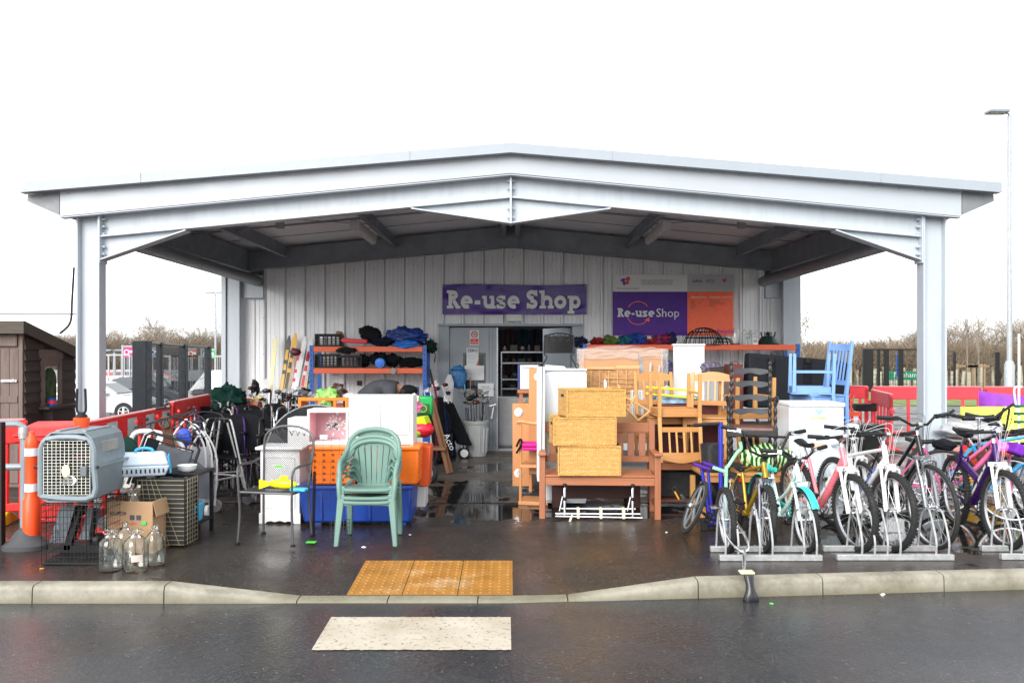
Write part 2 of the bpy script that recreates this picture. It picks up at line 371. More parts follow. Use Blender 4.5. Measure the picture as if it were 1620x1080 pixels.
# litter scraps on the tarmac
LM=mat('scrap of paper',(.7,.68,.62),.7); LG=mat('green scrap',(.1,.6,.12),.6); LY=mat('leaf litter',(.42,.24,.06),.8)
for i,(px,py,mm,sz,lb) in enumerate([(1397,941,LM,.02,'white crumpled scrap on the road just below the kerb'),(1220,955,LG,.015,'tiny green scrap on the road below the bike rack'),(545,1000,LM,.008,'tiny white chip on the road left of the painted block'),(66,900,LY,.018,'orange leaf on the pavement beside the black wire crate'),(575,866,LM,.02,'torn white scrap in front of the green chairs'),(649,846,LM,.012,'small white scrap right of the green chairs'),(1054,842,LM,.012,'white speck on wet tarmac right of the bench')]):
    onroad=py>935; Y=(CZ+(.119 if onroad else 0))*F/(py-VY); zz=-.119 if onroad else 0
    mb=MB().blob((X(px,Y),Y,zz+sz*.25),(sz,sz*.8,sz*.35),.5,i,10,6); solo('litter_scrap',mb,mm,lb,'litter')
# ---------------------------------------------------------------- the shop building with its open canopy
bld=thing('shop_building','pale grey metal clad shop with wide open gabled canopy over its front','building',(0,14.2,0))
BM=Matrix.Translation((0,-14.2,0))
def B(): return MB(BM)
def roofz(x): return 3.74-.094*abs(x)          # underside of the roof sheet
m,n,L,b=base('cladding'); t=n.new('ShaderNodeTexCoord').outputs['Object']; q=n.new('ShaderNodeMapping'); q.inputs['Scale'].default_value=(3,3,.35); L(t,q.inputs[0])
c=ramp(n,L,noisen(n,L,2,6,q.outputs[0]),[(.3,(.70,.71,.74)),(.7,(.82,.83,.85))]); c=mixc(n,L,ramp(n,L,noisen(n,L,7,7,q.outputs[0],.7),[(.55,0),(.8,.3)]),c,(.27,.26,.24))
L(c,b.inputs['Base Color']); b.inputs['Roughness'].default_value=.4; M_CLAD=m
def clad(mb,x0,x1,Y,ztop,zbot,pitch=.33,rib=.042,phase=0):
    pts=[]; x=x0
    k=math.floor((x0-phase)/pitch)
    while True:
        c0=phase+k*pitch
        for dx,dy in ((-.026,0),(-.014,-rib),(.014,-rib),(.026,0),(.028,.022),(.040,.022),(.042,0),(.09,0),(.094,-.006),(.10,-.006),(.104,0),(.163,0),(.167,-.006),(.173,-.006),(.177,0),(.234,0),(.238,-.006),(.244,-.006),(.248,0)):
            xx=c0+dx
            if x0<xx<x1: pts.append((xx,dy))
        k+=1
        if c0>x1: break
    pts=[(x0,0)]+pts+[(x1,0)]
    for (a,da),(b_,db) in zip(pts[:-1],pts[1:]):
        mb.add([(a,Y+da,zbot(a,b_)),(b_,Y+db,zbot(a,b_)),(b_,Y+db,ztop(b_)),(a,Y+da,ztop(a))],[(0,1,2,3)])
mb=B()
clad(mb,-4.10,4.22,14.2,lambda x:3.36-.088*abs(x),lambda a,b_:(2.075 if a>-1.19 and b_<1.19 else .0),phase=-4.10)
clad(mb,-4.76,-4.105,14.26,lambda x:2.53,lambda a,b_:0,rib=.008,phase=-4.3)
clad(mb,4.225,4.78,14.26,lambda x:2.53,lambda a,b_:0,rib=.008,phase=4.3)
# returns
part('front_wall',mb,M_CLAD,bld,recalc=False)
mb=B()
for s in (-1,1):
    x=4.78*s; mb.add([(x,14.3,0),(x,22,0),(x,22,3.2),(x,14.3,3.2)],[(0,1,2,3)])
mb.add([(-4.78,22,0),(4.78,22,0),(4.78,22,3.2),(0,22,3.7),(-4.78,22,3.2)],[(0,1,2,3,4)]); part('side_walls',mb,M_CLAD,bld)
GP=mat('blue grey frame paint',(.32,.365,.41),.4,var=.06,vs=3); GD=mat('blue grey door paint',(.31,.345,.385),.42,var=.06,vs=3,dirt=.15)
# screws on the cladding
mb=B()
for i in range(25):
    x=-3.93+i*.33
    for z in (3.22-.088*abs(x),):
        mb.lathe([(.008,0),(.006,-.006),(0,-.008)],(x,14.193,z),6,'Y')
for z in (.4,1.0,1.6,2.2,2.8):
    for x in (-4.1,-3.11,-2.12,-1.46,2.5,3.82): mb.lathe([(.008,0),(.006,-.006),(0,-.008)],(x,14.165,z),6,'Y')
part('fixing_screws',mb,mat('screw head',(.12,.12,.13),.5,.5),bld)
# lintels above side panels + trim
part('lintel_panel',B().box(-4.47,-4.11,14.17,14.25,2.53,2.9),STEEL,bld,bev=.003); part('lintel_panel',B().box(4.23,4.5,14.17,14.25,2.53,2.9),STEEL,bld,bev=.003)
# door surround
mb=B(); mb.box(-1.19,-1.02,14.12,14.36,0,2.06); mb.box(1.02,1.19,14.12,14.36,0,2.06); mb.box(-1.2,1.2,14.10,14.36,2.062,2.10); part('door_frame',mb,GP,bld,bev=.004)
D=thing  # alias only
mb=B(); mb.box(-1.01,-.215,14.17,14.215,.02,2.04)
door=part('door',mb,GD,bld,bev=.004)
part('door_edge',B().box(-.235,-.212,14.155,14.168,.02,2.04),mat('brushed edge',(.4,.42,.44),.35,.8),door)
part('vision_frame',(lambda q:(q.box(-.79,-.76,14.155,14.168,1.0,1.62),q.box(-.45,-.42,14.155,14.168,1.0,1.62),q.box(-.76,-.45,14.155,14.168,1.59,1.62),q.box(-.76,-.45,14.155,14.168,1.0,1.03))[-1])(B()),mat('dark beading',(.08,.09,.1),.4),door)
part('vision_pane',B().box(-.76,-.45,14.158,14.166,1.03,1.59),mat('dark glass',(.02,.03,.035),.06,spec=.8),door)
part('panel_groove',B().box(-.36,-.355,14.164,14.1685,.02,2.04).box(-.30,-.296,14.164,14.1685,.02,2.04),mat('groove dark',(.1,.11,.12),.6),door)
# right leaf, swung inwards
mb=MB(Matrix.Translation((1.0,.06,0))@Matrix.Rotation(R(-58),4,'Z')); mb.box(-.8,0,-.02,.025,.02,2.04); part('door',mb,GD,bld,bev=.004)
part('threshold',B().box(-1.02,1.02,14.12,14.4,.0,.012),ALU,bld)
# interior
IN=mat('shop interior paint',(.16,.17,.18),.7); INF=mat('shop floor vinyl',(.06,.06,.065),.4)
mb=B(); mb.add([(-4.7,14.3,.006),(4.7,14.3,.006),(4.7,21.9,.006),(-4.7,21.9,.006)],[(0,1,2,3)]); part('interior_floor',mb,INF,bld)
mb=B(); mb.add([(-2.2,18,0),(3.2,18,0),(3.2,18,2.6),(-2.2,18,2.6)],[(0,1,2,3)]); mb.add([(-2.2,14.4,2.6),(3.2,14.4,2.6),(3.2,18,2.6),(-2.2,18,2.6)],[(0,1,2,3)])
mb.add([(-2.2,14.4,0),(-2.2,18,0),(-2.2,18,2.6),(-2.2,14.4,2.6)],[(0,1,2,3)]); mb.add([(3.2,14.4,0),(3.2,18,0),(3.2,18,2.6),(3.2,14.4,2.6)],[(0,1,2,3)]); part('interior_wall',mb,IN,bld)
# columns (H sections, web facing the road)
def hcol(x0,x1,y0,y1,z0,z1):
    mb=B(); t=.02; ym=(y0+y1)/2
    mb.box(x0,x0+t,y0,y1,z0,z1); mb.box(x1-t,x1,y0,y1,z0,z1); mb.box(x0+t,x1-t,ym-.006,ym+.006,z0,z1); return mb
for x0,x1 in ((-4.745,-4.49),(4.505,4.76)):
    c=part('column',hcol(x0,x1,9.31,9.47,0,3.12),STEEL,bld,bev=.003)
    part('base_plate',B().box(x0-.05,x1+.05,9.25,9.53,.002,.022),GALV,c)
for x0,x1 in ((-4.76,-4.47),(4.48,4.78)):
    part('column',B().box(x0,x0+.075 if x0<0 else x0+.2,14.02,14.16,0,3.15).box(x0+.08 if x0<0 else x0+.205,x1,14.06,14.16,0,3.15),STEEL,bld,bev=.003)
# front rafters: web + flanges + haunches, plane y 9.31-9.47
def rz_(x,top): return top-.0955*abs(x)
def sl(mb,xa,za,xb,zb,y0,y1,t):   # sloping plate
    mb.hexa([(xa,y0,za-t),(xb,y0,zb-t),(xb,y1,zb-t),(xa,y1,za-t)],[(xa,y0,za),(xb,y0,zb),(xb,y1,zb),(xa,y1,za)])
for s in (-1,1):
    xe=4.49*s; mb=B()
    mb.prism([(0,3.56),(xe,3.56-.0955*4.49),(xe,3.33-.0955*4.49),(0,3.33)],9.384,9.396)
    sl(mb,0,3.575,xe,3.575-.429,9.31,9.47,.014); sl(mb,.0,3.33,xe,3.33-.429,9.31,9.47,.016)
    ra=part('rafter',mb,STEEL,bld)
    h=B(); h.prism([(xe,3.31-.429),(xe,2.64),(s*3.55,3.31-.0955*3.55)],9.384,9.396); 
    h.hexa([(xe,9.31,2.63),(s*3.55,9.31,3.305-.0955*3.55-.012),(s*3.55,9.47,3.305-.0955*3.55-.012),(xe,9.47,2.63)],[(xe,9.31,2.645),(s*3.55,9.31,3.32-.0955*3.55-.012),(s*3.55,9.47,3.32-.0955*3.55-.012),(xe,9.47,2.645)])
    part('eaves_haunch',h,STEEL,ra)
    h=B(); h.prism([(s*.012,3.31),(s*.012,3.05),(s*1.09,3.31-.0955*1.09)],9.384,9.396)
    h.hexa([(s*.012,9.31,3.035),(s*1.09,9.31,3.295-.104),(s*1.09,9.47,3.295-.104),(s*.012,9.47,3.035)],[(s*.012,9.31,3.05),(s*1.09,9.31,3.31-.104),(s*1.09,9.47,3.31-.104),(s*.012,9.47,3.05)])
    part('apex_haunch',h,STEEL,ra)
    e=B(); e.box(min(xe,xe+s*-.0)-.008,max(xe,xe)+.008,9.30,9.48,2.60,3.19); 
    for z in (2.7,2.78,2.92,3.0,3.08): e.lathe([(.014,0),(.014,-.012),(0,-.012)],(xe-s*.03,9.378,z),6,'Y').tube([(xe-s*.045,9.345,z),(xe-s*.008,9.345,z)],.014,6)
    part('end_plate',e,STEEL,ra)
e=B(); e.box(-.011,.011,9.295,9.49,3.03,3.585)
for z in (3.1,3.2,3.42,3.5): e.tube([(-.04,9.345,z),(.04,9.345,z)],.013,6)
part('apex_plate',e,STEEL,bld)
# fascia and verge flashing
FV=mat('verge sheet',(.31,.345,.385),.35,var=.03)
FA=mat('fascia sheet',(.40,.435,.475),.38,var=.03,vs=1.5,dirt=.05)
for s in (-1,1):
    xe=4.87*s; mb=B(); mb.prism([(0,3.765),(xe,3.765-.0785*4.87),(xe,3.52-.0875*4.87),(0,3.56)],9.22,9.26)
    sl(mb,0,3.553,xe,3.515-.0875*4.87,9.225,9.32,.01)
    part('fascia',mb,FA,bld)
    xo=5.24*s; mb=B(); za,zb=3.862,3.862-.0815*5.24
    mb.prism([(0,za),(xo,zb),(xo,zb-.105),(0,za-.105)],9.10,9.115); sl(mb,0,za,xo,zb,9.1155,9.3,.006)
    sl(mb,0,za-.096,xo,zb-.096,9.1155,9.215,.008)
    for k in range(18):
        x=s*(.14+k*.29); z=za-.0815*abs(x)-.125; mb.lathe([(.008,0),(.006,-.006),(0,-.007)],(x,9.216,z),6,'Y')
    v=part('verge_flashing',mb,FV,bld)
    j=B(); 
    for x in (1.08*s,3.95*s): j.box(x-.004,x+.004,9.094,9.0995,za-.0815*abs(x)-.1,za-.0815*abs(x)+.005)
    part('flashing_joint',j,mat('joint grey',(.35,.37,.4),.5),v)
# fixing line strip under verge
# roof sheet: top and underside with panel joints
RU=mat('roof lining',(.93,.95,.98),.6,var=.04,vs=2,dirt=.05,dirtc=(.4,.38,.36))
for s in (-1,1):
    mb=B(); xo=5.2*s; mb.hexa([(0,9.27,roofz(0)),(xo,9.27,roofz(xo)),(xo,22,roofz(xo)),(0,22,roofz(0))],[(0,9.27,roofz(0)+.075),(xo,9.27,roofz(xo)+.075),(xo,22,roofz(xo)+.075),(0,22,roofz(0)+.075)])
    rf=part('roof',mb,RU,bld)
    j=B()
    for y in (10.1,11.1,12.1,13.1): sl(j,0.02*s,roofz(0)-.001,5.1*s,roofz(5.1)-.001,y,y+.014,.006)
    part('sheet_joint',j,mat('dark joint',(.10,.10,.10),.7),rf)
PU=mat('grey purlin steel',(.24,.265,.30),.5,var=.15,vs=4)
def zpur(x,y0,y1,z,w=.07,h=.2):
    mb=B(); mb.box(x-.004,x+.004,y0,y1,z-h,z); mb.box(x-w,x+.004,y0,y1,z-h-.008,z-h); mb.box(x,x+w,y0,y1,z,z+.008); return mb
for x in (-3.7,-1.93,-.14,.14,1.93,3.7): part('purlin',zpur(x,9.48,14.0,roofz(x)-.01,.07 if x>0 else -.07).box(x-.0,x+.0+.001,9.5,14,roofz(x)-.1,roofz(x)-.09),PU,bld)
for s in (-1,1):
    part('eaves_beam',B().box(4.36*s-.06,4.36*s+.06,9.48,14.0,2.96,3.3).box(4.36*s-.11,4.36*s+.11,9.49,14.0,2.94,2.958),PU,bld)
    part('gutter_pipe',B().tube([(4.17*s,9.5,2.83),(4.17*s,14.1,2.80)],.085,16),mat('dark pipe',(.13,.14,.155),.35),bld)
    part('soffit',B().box(min(4.44*s,4.88*s),max(4.44*s,4.88*s),9.5,14,3.19,3.2),mat('dark soffit',(.10,.10,.11),.6),bld)
    part('eave_gutter',B().prism([(4.885*s,3.11),(4.885*s,3.375),(5.225*s,3.345),(5.23*s,3.26)],9.235,22),mat('eave soffit grey',(.20,.21,.22),.5),bld)
    # cross tie
    part('sag_rod',B().tube([(0,11.4,roofz(0)-.14),(4.3*s,11.5,roofz(4.3)-.12)],.012,6).tube([(1.93*s,11.9,roofz(2)-.14),(3.7*s,10.0,roofz(3.7)-.14)],.006,5),PU,bld)
    part('light_bracket',B().box(3.1*s-.05,3.1*s+.05,11.42,11.5,roofz(3.1)-.16,roofz(3.1)-.03),mat('junction box',(.3,.31,.33),.5),bld)
# back rafter across the wall top
mb=B()
for s in (-1,1): mb.prism([(0,3.70),(4.45*s,3.70-.42),(4.45*s,3.36-.39),(0,3.36)],14.04,14.055); sl(mb,0,3.37,4.45*s,3.37-.39,13.98,14.13,.015)
part('rafter',mb,PU,bld); part('apex_cleat',B().box(-.12,.12,13.96,14.03,3.34,3.72),PU,bld)
# roof line of the far-side eave return hanging cable on left column
solo('loose_cable',MB().tube(smooth([(-4.76,9.3,2.55),(-4.77,9.28,2.2),(-4.78,9.26,1.95),(-4.86,9.2,1.83)],5),.012,6),BKP,'loose black cable hanging beside the left canopy post','cable')
# ceiling lights
def clight(x,label):
    t=thing('ceiling_light',label,'ceiling light',(x,10.9,roofz(x)-.30),0,'strip lights under the canopy')
    part('housing',MB().box(-.055,.055,0,1.45,.0,.06),mat('light housing',(.45,.46,.47),.5),t,bev=.01)
    part('diffuser',MB().prism([(-.05,0),(-.045,-.05),(-.02,-.07),(.02,-.07),(.045,-.05),(.05,0)],.01,1.44),mat('prismatic diffuser',(.62,.6,.55),.35),t,bev=.006)
    part('end_cap',MB().box(-.06,.06,-.02,.006,-.065,.055),mat('light housing'
        ,(.45,.46,.47),.5),t,bev=.01)
clight(-1.99,'dusty strip light under the canopy, left of the ridge'); clight(1.99,'dusty strip light under the canopy, right of the ridge')
# interior shelving seen through the doorway
SHW=mat('shop shelf white',(.45,.45,.46),.5)
def shelving(x0,x1,y,zs,lab):
    t=thing('shop_shelf',lab,'shelf',((x0+x1)/2,y,0)); w=(x1-x0)/2
    for z in zs: part('shelf',MB().box(-w,w,0,.35,z,z+.025),SHW,t)
    part('upright',MB().box(-w-.02,-w,0,.35,0,zs[-1]+.02).box(w,w+.02,0,.35,0,zs[-1]+.02),SHW,t)
    return t
shelving(-.16,.72,15.6,[.95,1.12,1.42,1.62],'pale open shelf of dim shop goods inside the doorway')
t=thing('shop_cupboard','low white two door cupboard just inside the shop','cupboard',(.28,14.75,0))
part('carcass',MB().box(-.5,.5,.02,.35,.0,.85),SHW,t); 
for s in (-1,1):
    d_=part('door',MB().box(min(s*.01,s*.48),max(s*.01,s*.48),0,.018,.03,.83),mat('shop door white',(.6,.6,.6),.4),t,bev=.003); part('handle',MB().lathe([(.018,0),(.018,-.02),(0,-.02)],(s*.05,0,.45),10,'Y'),BKM,d_)
random.seed(4)
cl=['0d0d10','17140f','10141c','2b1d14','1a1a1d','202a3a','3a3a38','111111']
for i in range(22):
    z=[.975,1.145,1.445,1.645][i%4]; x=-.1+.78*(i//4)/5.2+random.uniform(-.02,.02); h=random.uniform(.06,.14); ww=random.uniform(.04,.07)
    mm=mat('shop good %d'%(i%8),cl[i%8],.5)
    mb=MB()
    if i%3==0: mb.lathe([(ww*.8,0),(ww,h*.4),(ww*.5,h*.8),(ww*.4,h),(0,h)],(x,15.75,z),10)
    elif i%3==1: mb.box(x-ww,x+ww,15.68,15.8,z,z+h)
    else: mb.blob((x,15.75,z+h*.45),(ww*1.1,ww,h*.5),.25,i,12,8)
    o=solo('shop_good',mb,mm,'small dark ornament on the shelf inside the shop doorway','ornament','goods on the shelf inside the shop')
t=thing('shop_lamp','lit strip lamp on the shop ceiling just inside the doorway','ceiling light',(-.1,15.0,2.5)); part('tube',MB().tube([(-.5,0,0),(.5,0,0)],.02,8),emit('lamp glow',(1,.96,.9),3),t)
ll=bpy.data.lights.new('shop_lamp_light','AREA'); ll.energy=6; ll.size=1.0; lo=bpy.data.objects.new('shop_lamp_light',ll); COL.objects.link(lo); lo.parent=t; lo.location=(0,0,-.05)
# dim hanging clothes deeper inside
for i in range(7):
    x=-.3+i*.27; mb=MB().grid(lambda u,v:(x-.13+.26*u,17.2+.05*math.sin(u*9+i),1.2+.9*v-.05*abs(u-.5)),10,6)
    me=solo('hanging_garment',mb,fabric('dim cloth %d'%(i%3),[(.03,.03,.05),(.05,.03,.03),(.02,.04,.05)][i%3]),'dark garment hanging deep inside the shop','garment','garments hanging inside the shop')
solo('shop_book_row',MB().box(.1,.5,14.85,15.0,.86,1.0).box(.15,.3,14.83,14.99,1.001,1.06),mat('brown box',(.08,.05,.03),.7),'brown boxes on the cupboard inside the shop','box')
# ---------------------------------------------------------------- signs
PURP=mat('purple vinyl',(.065,.018,.25),.22,var=.05,spec=.35); WLET=mat('white lettering',(.75,.76,.78),.4,var=.02)
def cpts(cx,cz,rx,rz,a0,a1,n=14): return [(cx+rx*math.cos(R(a0+(a1-a0)*i/n)),cz+rz*math.sin(R(a0+(a1-a0)*i/n))) for i in range(n+1)]
def glyph(mb,ch,x,z,h,w,y,serif=True):
    """slab lettering: h cap height, w stroke width; returns advance"""
    xh=h*.70; sw=w*.85; se=w*.62
    def bar_(x0,x1,zc,t=se):
        mb.stroke([(x+x0,z+zc),(x+x1,z+zc)],t,y-.0004*bar_.k); bar_.k+=1
    bar_.k=0
    def st(p,ww=None,cl=False): 
        mb.stroke([(x+a,z+b_) for a,b_ in p],ww or w,y-.0004*bar_.k,cl); bar_.k+=1
    if ch=='R':
        st([(w*1.0,0),(w*1.0,h)]); st([(w,h-w/2)]+cpts(w*1.9,h*.74,h*.20,h*.26-w/2,90,-90)+[(w,h*.48+w*.1)],w*.9); st([(w*1.9,h*.46),(w*3.1,se*.3)],w); 
        if serif: bar_(0,w*1.9,se/2); bar_(0,w*1.6,h-se/2); bar_(w*2.6,w*3.8,se/2)
        return w*3.95
    if ch in 'eo':
        r=xh/2-w*.42; rx=xh*.43; cx=rx+w*.5; p=cpts(cx,xh/2,rx,r,0,300 if ch=='e' else 360,24)
        st(p if ch=='e' else p[:-1],w*.95,ch=='o')
        if ch=='e': st([(cx-rx,xh/2),(cx+rx+w*.45,xh/2)],w*.6)
        return 2*rx+w*1.35
    if ch=='-': st([(w*.2,xh*.48),(w*1.8,xh*.48)],w*.9); return w*2.2
    if ch=='u':
        st([(w,xh)]+[(w,xh*.45)]+cpts(w*2.05,xh*.42,w*1.05,xh*.42-w*.45,180,360,10)+[(w*3.1,xh)],w*.95); st([(w*3.1,0),(w*3.1,xh*.5)],w)
        if serif: bar_(0.1*w,w*1.2,xh-se/2); bar_(w*2.2,w*3.2,xh-se/2); bar_(w*3,w*4,se/2)
        return w*4.15
    if ch in 'sS':
        H=xh if ch=='s' else h; ww=H*.30 if ch=='s' else H*.27; cx=ww+w*.5
        st(cpts(cx,H*.74,ww,H*.26-w*.4,20,270,12)+cpts(cx,H*.26,ww,H*.26-w*.4,90,-160,12),w*.92)
        if serif: st([(cx+ww+w*.1,H*.70),(cx+ww+w*.1,H)],se); st([(cx-ww-w*.1,0),(cx-ww-w*.1,H*.3)],se)
        return 2*ww+w*1.5
    if ch=='h':
        st([(w,0),(w,h)]); st([(w,xh*.55)]+cpts(w*2.15,xh*.55,w*1.1,xh*.45-w*.4,180,0,10)+[(w*3.25,0)],w*.95)
        if serif: bar_(0,w*1.9,se/2); bar_(0,w*1.2,h-se/2); bar_(w*2.4,w*4.1,se/2)
        return w*4.25
    if ch=='p':
        st([(w,-h*.28),(w,xh)]); st(cpts(w*2.2,xh/2,xh*.36,xh/2-w*.42,0,360,20)[:-1],w*.9,True)
        if serif: bar_(0,w*1.9,-h*.28+se/2); bar_(0,w*1.2,xh-se/2)
        return w*4.2
    return w*1.6
def slab(txt,x0,x1,z,h,w,y,m,parent,serif=True,name='lettering'):
    mb=MB(); cx=0
    for ch in txt: cx+=glyph(mb,ch,cx,0,h,w,0,serif)
    k=(x1-x0)/cx
    for i,p in enumerate(mb.v): mb.v[i]=Vector((x0+p.x*k,y+p.y,z+p.z))
    return part(name,mb,m,parent,recalc=False)
bn=thing('shop_banner','purple Re-use Shop banner stretched above the shop doors','banner',(0,14.11,0))
bx0,bx1,bz0,bz1=X(700,14.1),X(928,14.1),Z(497,14.1),Z(450,14.1)
part('vinyl_sheet',MB().grid(lambda u,v:(bx0+(bx1-bx0)*u,.014*noise.noise(Vector((u*5,v*1.6,2)))+.006*noise.noise(Vector((u*17,v*4,0))),bz0+(bz1-bz0)*v+.01*math.sin(u*7)*v),70,16),PURP,bn)
slab('Re-use Shop',X(707,14.1),X(921,14.1),Z(488,14.1),.30,.074,-.03,WLET,bn)
part('eyelet',MB().torus((bx0+.02,-.02,bz1-.02),.012,.004,'Y',12,5).torus((bx1-.02,-.02,bz1-.02),.012,.004,'Y',12,5),CHR,bn)
ib=thing('info_board','purple, orange and grey Re-use Shop information board on the cladding','sign',(0,14.13,0))
a0,a1,zt,zm,zb_=X(970,14.1),X(1161,14.1),Z(434,14.1),Z(461,14.1),Z(530,14.1); am=X(1088,14.1)
ORG=mat('orange vinyl',(.95,.11,.02),.3,var=.04); GRY=mat('sign grey',(.72,.72,.74),.35,var=.03); GR2=mat('sign mid grey',(.45,.46,.48),.35,var=.03)
part('grey_panel',MB().box(a0,am-.001,0,.02,zm,zt),GRY,ib); part('dark_grey_panel',MB().box(am,a1,0,.02,zm,zt),GR2,ib)
part('purple_panel',MB().box(a0,am-.001,0,.02,zb_,zm-.001),mat('purple board',(.085,.015,.28),.35,spec=.25),ib); part('orange_panel',MB().box(am,a1,0,.02,zb_,zm-.001),ORG,ib)
slab('Re-use',X(977,14.1),X(1037,14.1),Z(501,14.1),.145,.034,-.004,WLET,ib)
text('Shop',.2,WLET,ib,(X(1038,14.1),-.003,Z(501,14.1)),sx=.98)
k=MB(); cx_,cz_=X(1010,14.1),Z(495,14.1)
k.stroke([(cx_+.19*math.cos(R(a)),cz_+.19*math.sin(R(a))) for a in range(35,150,6)],.012,-.003); k.stroke([(cx_+.19*math.cos(R(a)),cz_+.19*math.sin(R(a))) for a in range(205,325,6)],.012,-.003)
k.add([(cx_+.19,-.003,cz_-.07),(cx_+.10,-.003,cz_-.115),(cx_+.185,-.003,cz_-.145)],[(0,1,2)]); part('arrow_ring',k,ORG,ib)
def butterfly(cx,cz,s,nm='butterfly_emblem'):
    q=MB(); 
    for (dx,dz,rx,rz,a) in ((-.5,.15,.5,.34,25),(.45,.35,.42,.5,-30),(-.25,-.45,.34,.4,10),(.35,-.4,.35,.3,20)):
        pts=[]
        for i in range(14):
            t_=2*PI*i/14; u,v=rx*math.cos(t_),rz*math.sin(t_); pts.append((cx+s*(dx+u*math.cos(R(a))-v*math.sin(R(a))),-.003-.0004*(dx>0),cz+s*(dz+u*math.sin(R(a))+v*math.cos(R(a)))))
        q.cur=0 if dx<0 else 1; q.add(pts,[tuple(range(14))])
    part(nm,q,[mat('emblem purple',(.2,.03,.35),.4),mat('emblem red',(.75,.06,.05),.4)],ib,recalc=False)
butterfly(X(990,14.1),Z(444,14.1),.085); butterfly(X(1147,14.1),Z(443,14.1),.04)
DK=mat('sign small print',(.06,.05,.07),.5)
text('The community foundation',.034,DK,ib,(X(976,14.1),-.002,Z(457,14.1)))
text('Reduce, reuse, recycle. All money raised\nby this shop supports local good causes\nin the county. Thank you for your help.',.032,DK,ib,(X(1015,14.1),-.002,Z(444,14.1)))
text('Suffolk',.06,DK,ib,(X(1096,14.1),-.002,Z(446,14.1)),off=.001); text('FCC',.075,DK,ib,(X(1118,14.1),-.002,Z(447,14.1)),off=.001)
text('Opening times',.045,WLET,ib,(X(1093,14.1),-.002,Z(471,14.1))); text('Donations welcome',.045,WLET,ib,(X(1123,14.1),-.002,Z(471,14.1)))
text('Mon\nTue\nWed\nThu',.04,DK,ib,(X(1093,14.1),-.002,Z(477,14.1))); text('Furniture\nToys and books\nBikes',.04,DK,ib,(X(1123,14.1),-.002,Z(477,14.1)))
text('Reduce',.085,WLET,ib,(X(1097,14.1),-.002,Z(526,14.1)),off=.002); text('Recycle',.085,mat('sign magenta',(.35,.02,.35),.4),ib,(X(1135,14.1),-.002,Z(526,14.1)),off=.002)
el=thing('exit_light','small white emergency light box under the banner','light',(X(813,14.1),14.05,Z(503,14.1)))
part('case',MB().box(-.125,.125,-.03,.1,-.055,.055),PW,el,bev=.01); part('lens',MB().box(-.11,.11,-.036,-.031,-.04,.04),mat('light lens',(.62,.62,.6),.3),el)
def sheet(name,px0,px1,py0,py1,Y,m,label,cat='sign',th=.003,lines=0,lm=None):
    t=thing(name,label,cat,(X((px0+px1)/2,Y),Y,Z((py0+py1)/2,Y))); w_=(X(px1,Y)-X(px0,Y))/2; h_=(Z(py0,Y)-Z(py1,Y))/2
    part('sheet',MB().box(-w_,w_,0,th,-h_,h_),m,t)
    return t,w_,h_
PAP=mat('paper',(.66,.68,.70),.55,var=.03)
t,w_,h_=sheet('no_smoking_sign',743,758,522,546,14.15,PAP,'white no smoking sign with red ring at the top of the door')
k=MB().torus((0,-.004,h_*.42),w_*.62,.008,'Y',24,5).bar((-w_*.42,-.005,h_*.42+w_*.42),(w_*.42,-.005,h_*.42-w_*.42),.014,.004); part('red_ring',k,mat('sign red',(.6,.03,.03),.4),t)
part('cigarette',MB().box(-w_*.4,w_*.4,-.003,-.001,h_*.38,h_*.48),DK,t); part('red_block',MB().box(-w_*.85,w_*.85,-.003,-.001,-h_*.85,-h_*.15),mat('sign red',(.6,.03,.03),.4),t)
text('No\nsmoking',.03,WLET,t,(0,-.004,-h_*.42),align='CENTER')
t,w_,h_=sheet('door_poster',738,757,550,590,14.13,PAP,'tall white poster headed ZERO with red corner on the door glass')
text('ZERO',.065,DK,t,(0,-.002,h_*.68),align='CENTER',off=.002); text('tolerance of\nabuse towards\nour staff\n\nthank you',.03,GR2,t,(-w_*.8,-.002,h_*.4))
part('red_corner',MB().add([(w_,-.002,-h_),(w_,-.002,h_*.1),(w_*.1,-.002,-h_)],[(0,1,2)]),mat('poster red',(.65,.06,.04),.4),t)
t,w_,h_=sheet('door_notice',735,766,578,601,14.12,PAP,'white landscape notice below the ZERO poster on the door glass')
text('Please leave donations\nwith a member of staff\ninside the shop',.036,GR2,t,(0,-.002,h_*.35),align='CENTER')
t,w_,h_=sheet('paper_notice',756,781,606,627,14.13,PAP,'white paper notice taped low on the closed door')
text('Golf clubs\n50p each or 3 for 1.00',.033,DK,t,(0,-.002,h_*.35),align='CENTER')
# ================================================================ LEFT SIDE
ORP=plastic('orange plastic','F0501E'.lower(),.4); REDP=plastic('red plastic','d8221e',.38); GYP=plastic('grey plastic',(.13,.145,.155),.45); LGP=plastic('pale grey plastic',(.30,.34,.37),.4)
GRNP=plastic('green plastic','1d8a4a',.4); BLUP=plastic('blue plastic','0e3f9c',.35); SKYP=plastic('pale blue plastic','3fb4e0',.35)
# ---- bollard
t=thing('bollard','orange traffic bollard with two white bands on a grey rubber foot','bollard',(X(50,7.1),7.1,0))
part('foot',MB().lathe([(.20,0),(.20,.035),(.14,.07),(.09,.13),(.06,.16),(0,.16)],(-.04,0,0),18,sx=1.0,sy=.8).box(-.25,.02,-.05,.05,.002,.03),mat('dark grey rubber foot',(.05,.052,.058),.6),t)
part('post',MB().lathe([(.065,.08),(.068,.1),(.068,.40),(.05,.43),(.05,.48),(.047,.50),(.047,.78),(.05,.79),(.05,.86),(.046,.9),(.028,.93),(.022,.94),(.022,.965),(0,.97)],n=24),ORP,t)
for z in (.5,.795): part('reflective_band',MB().lathe([(.0525,z-.03),(.0525,z+.035)],n=24),mat('reflective white',(.75,.76,.78),.3),t)
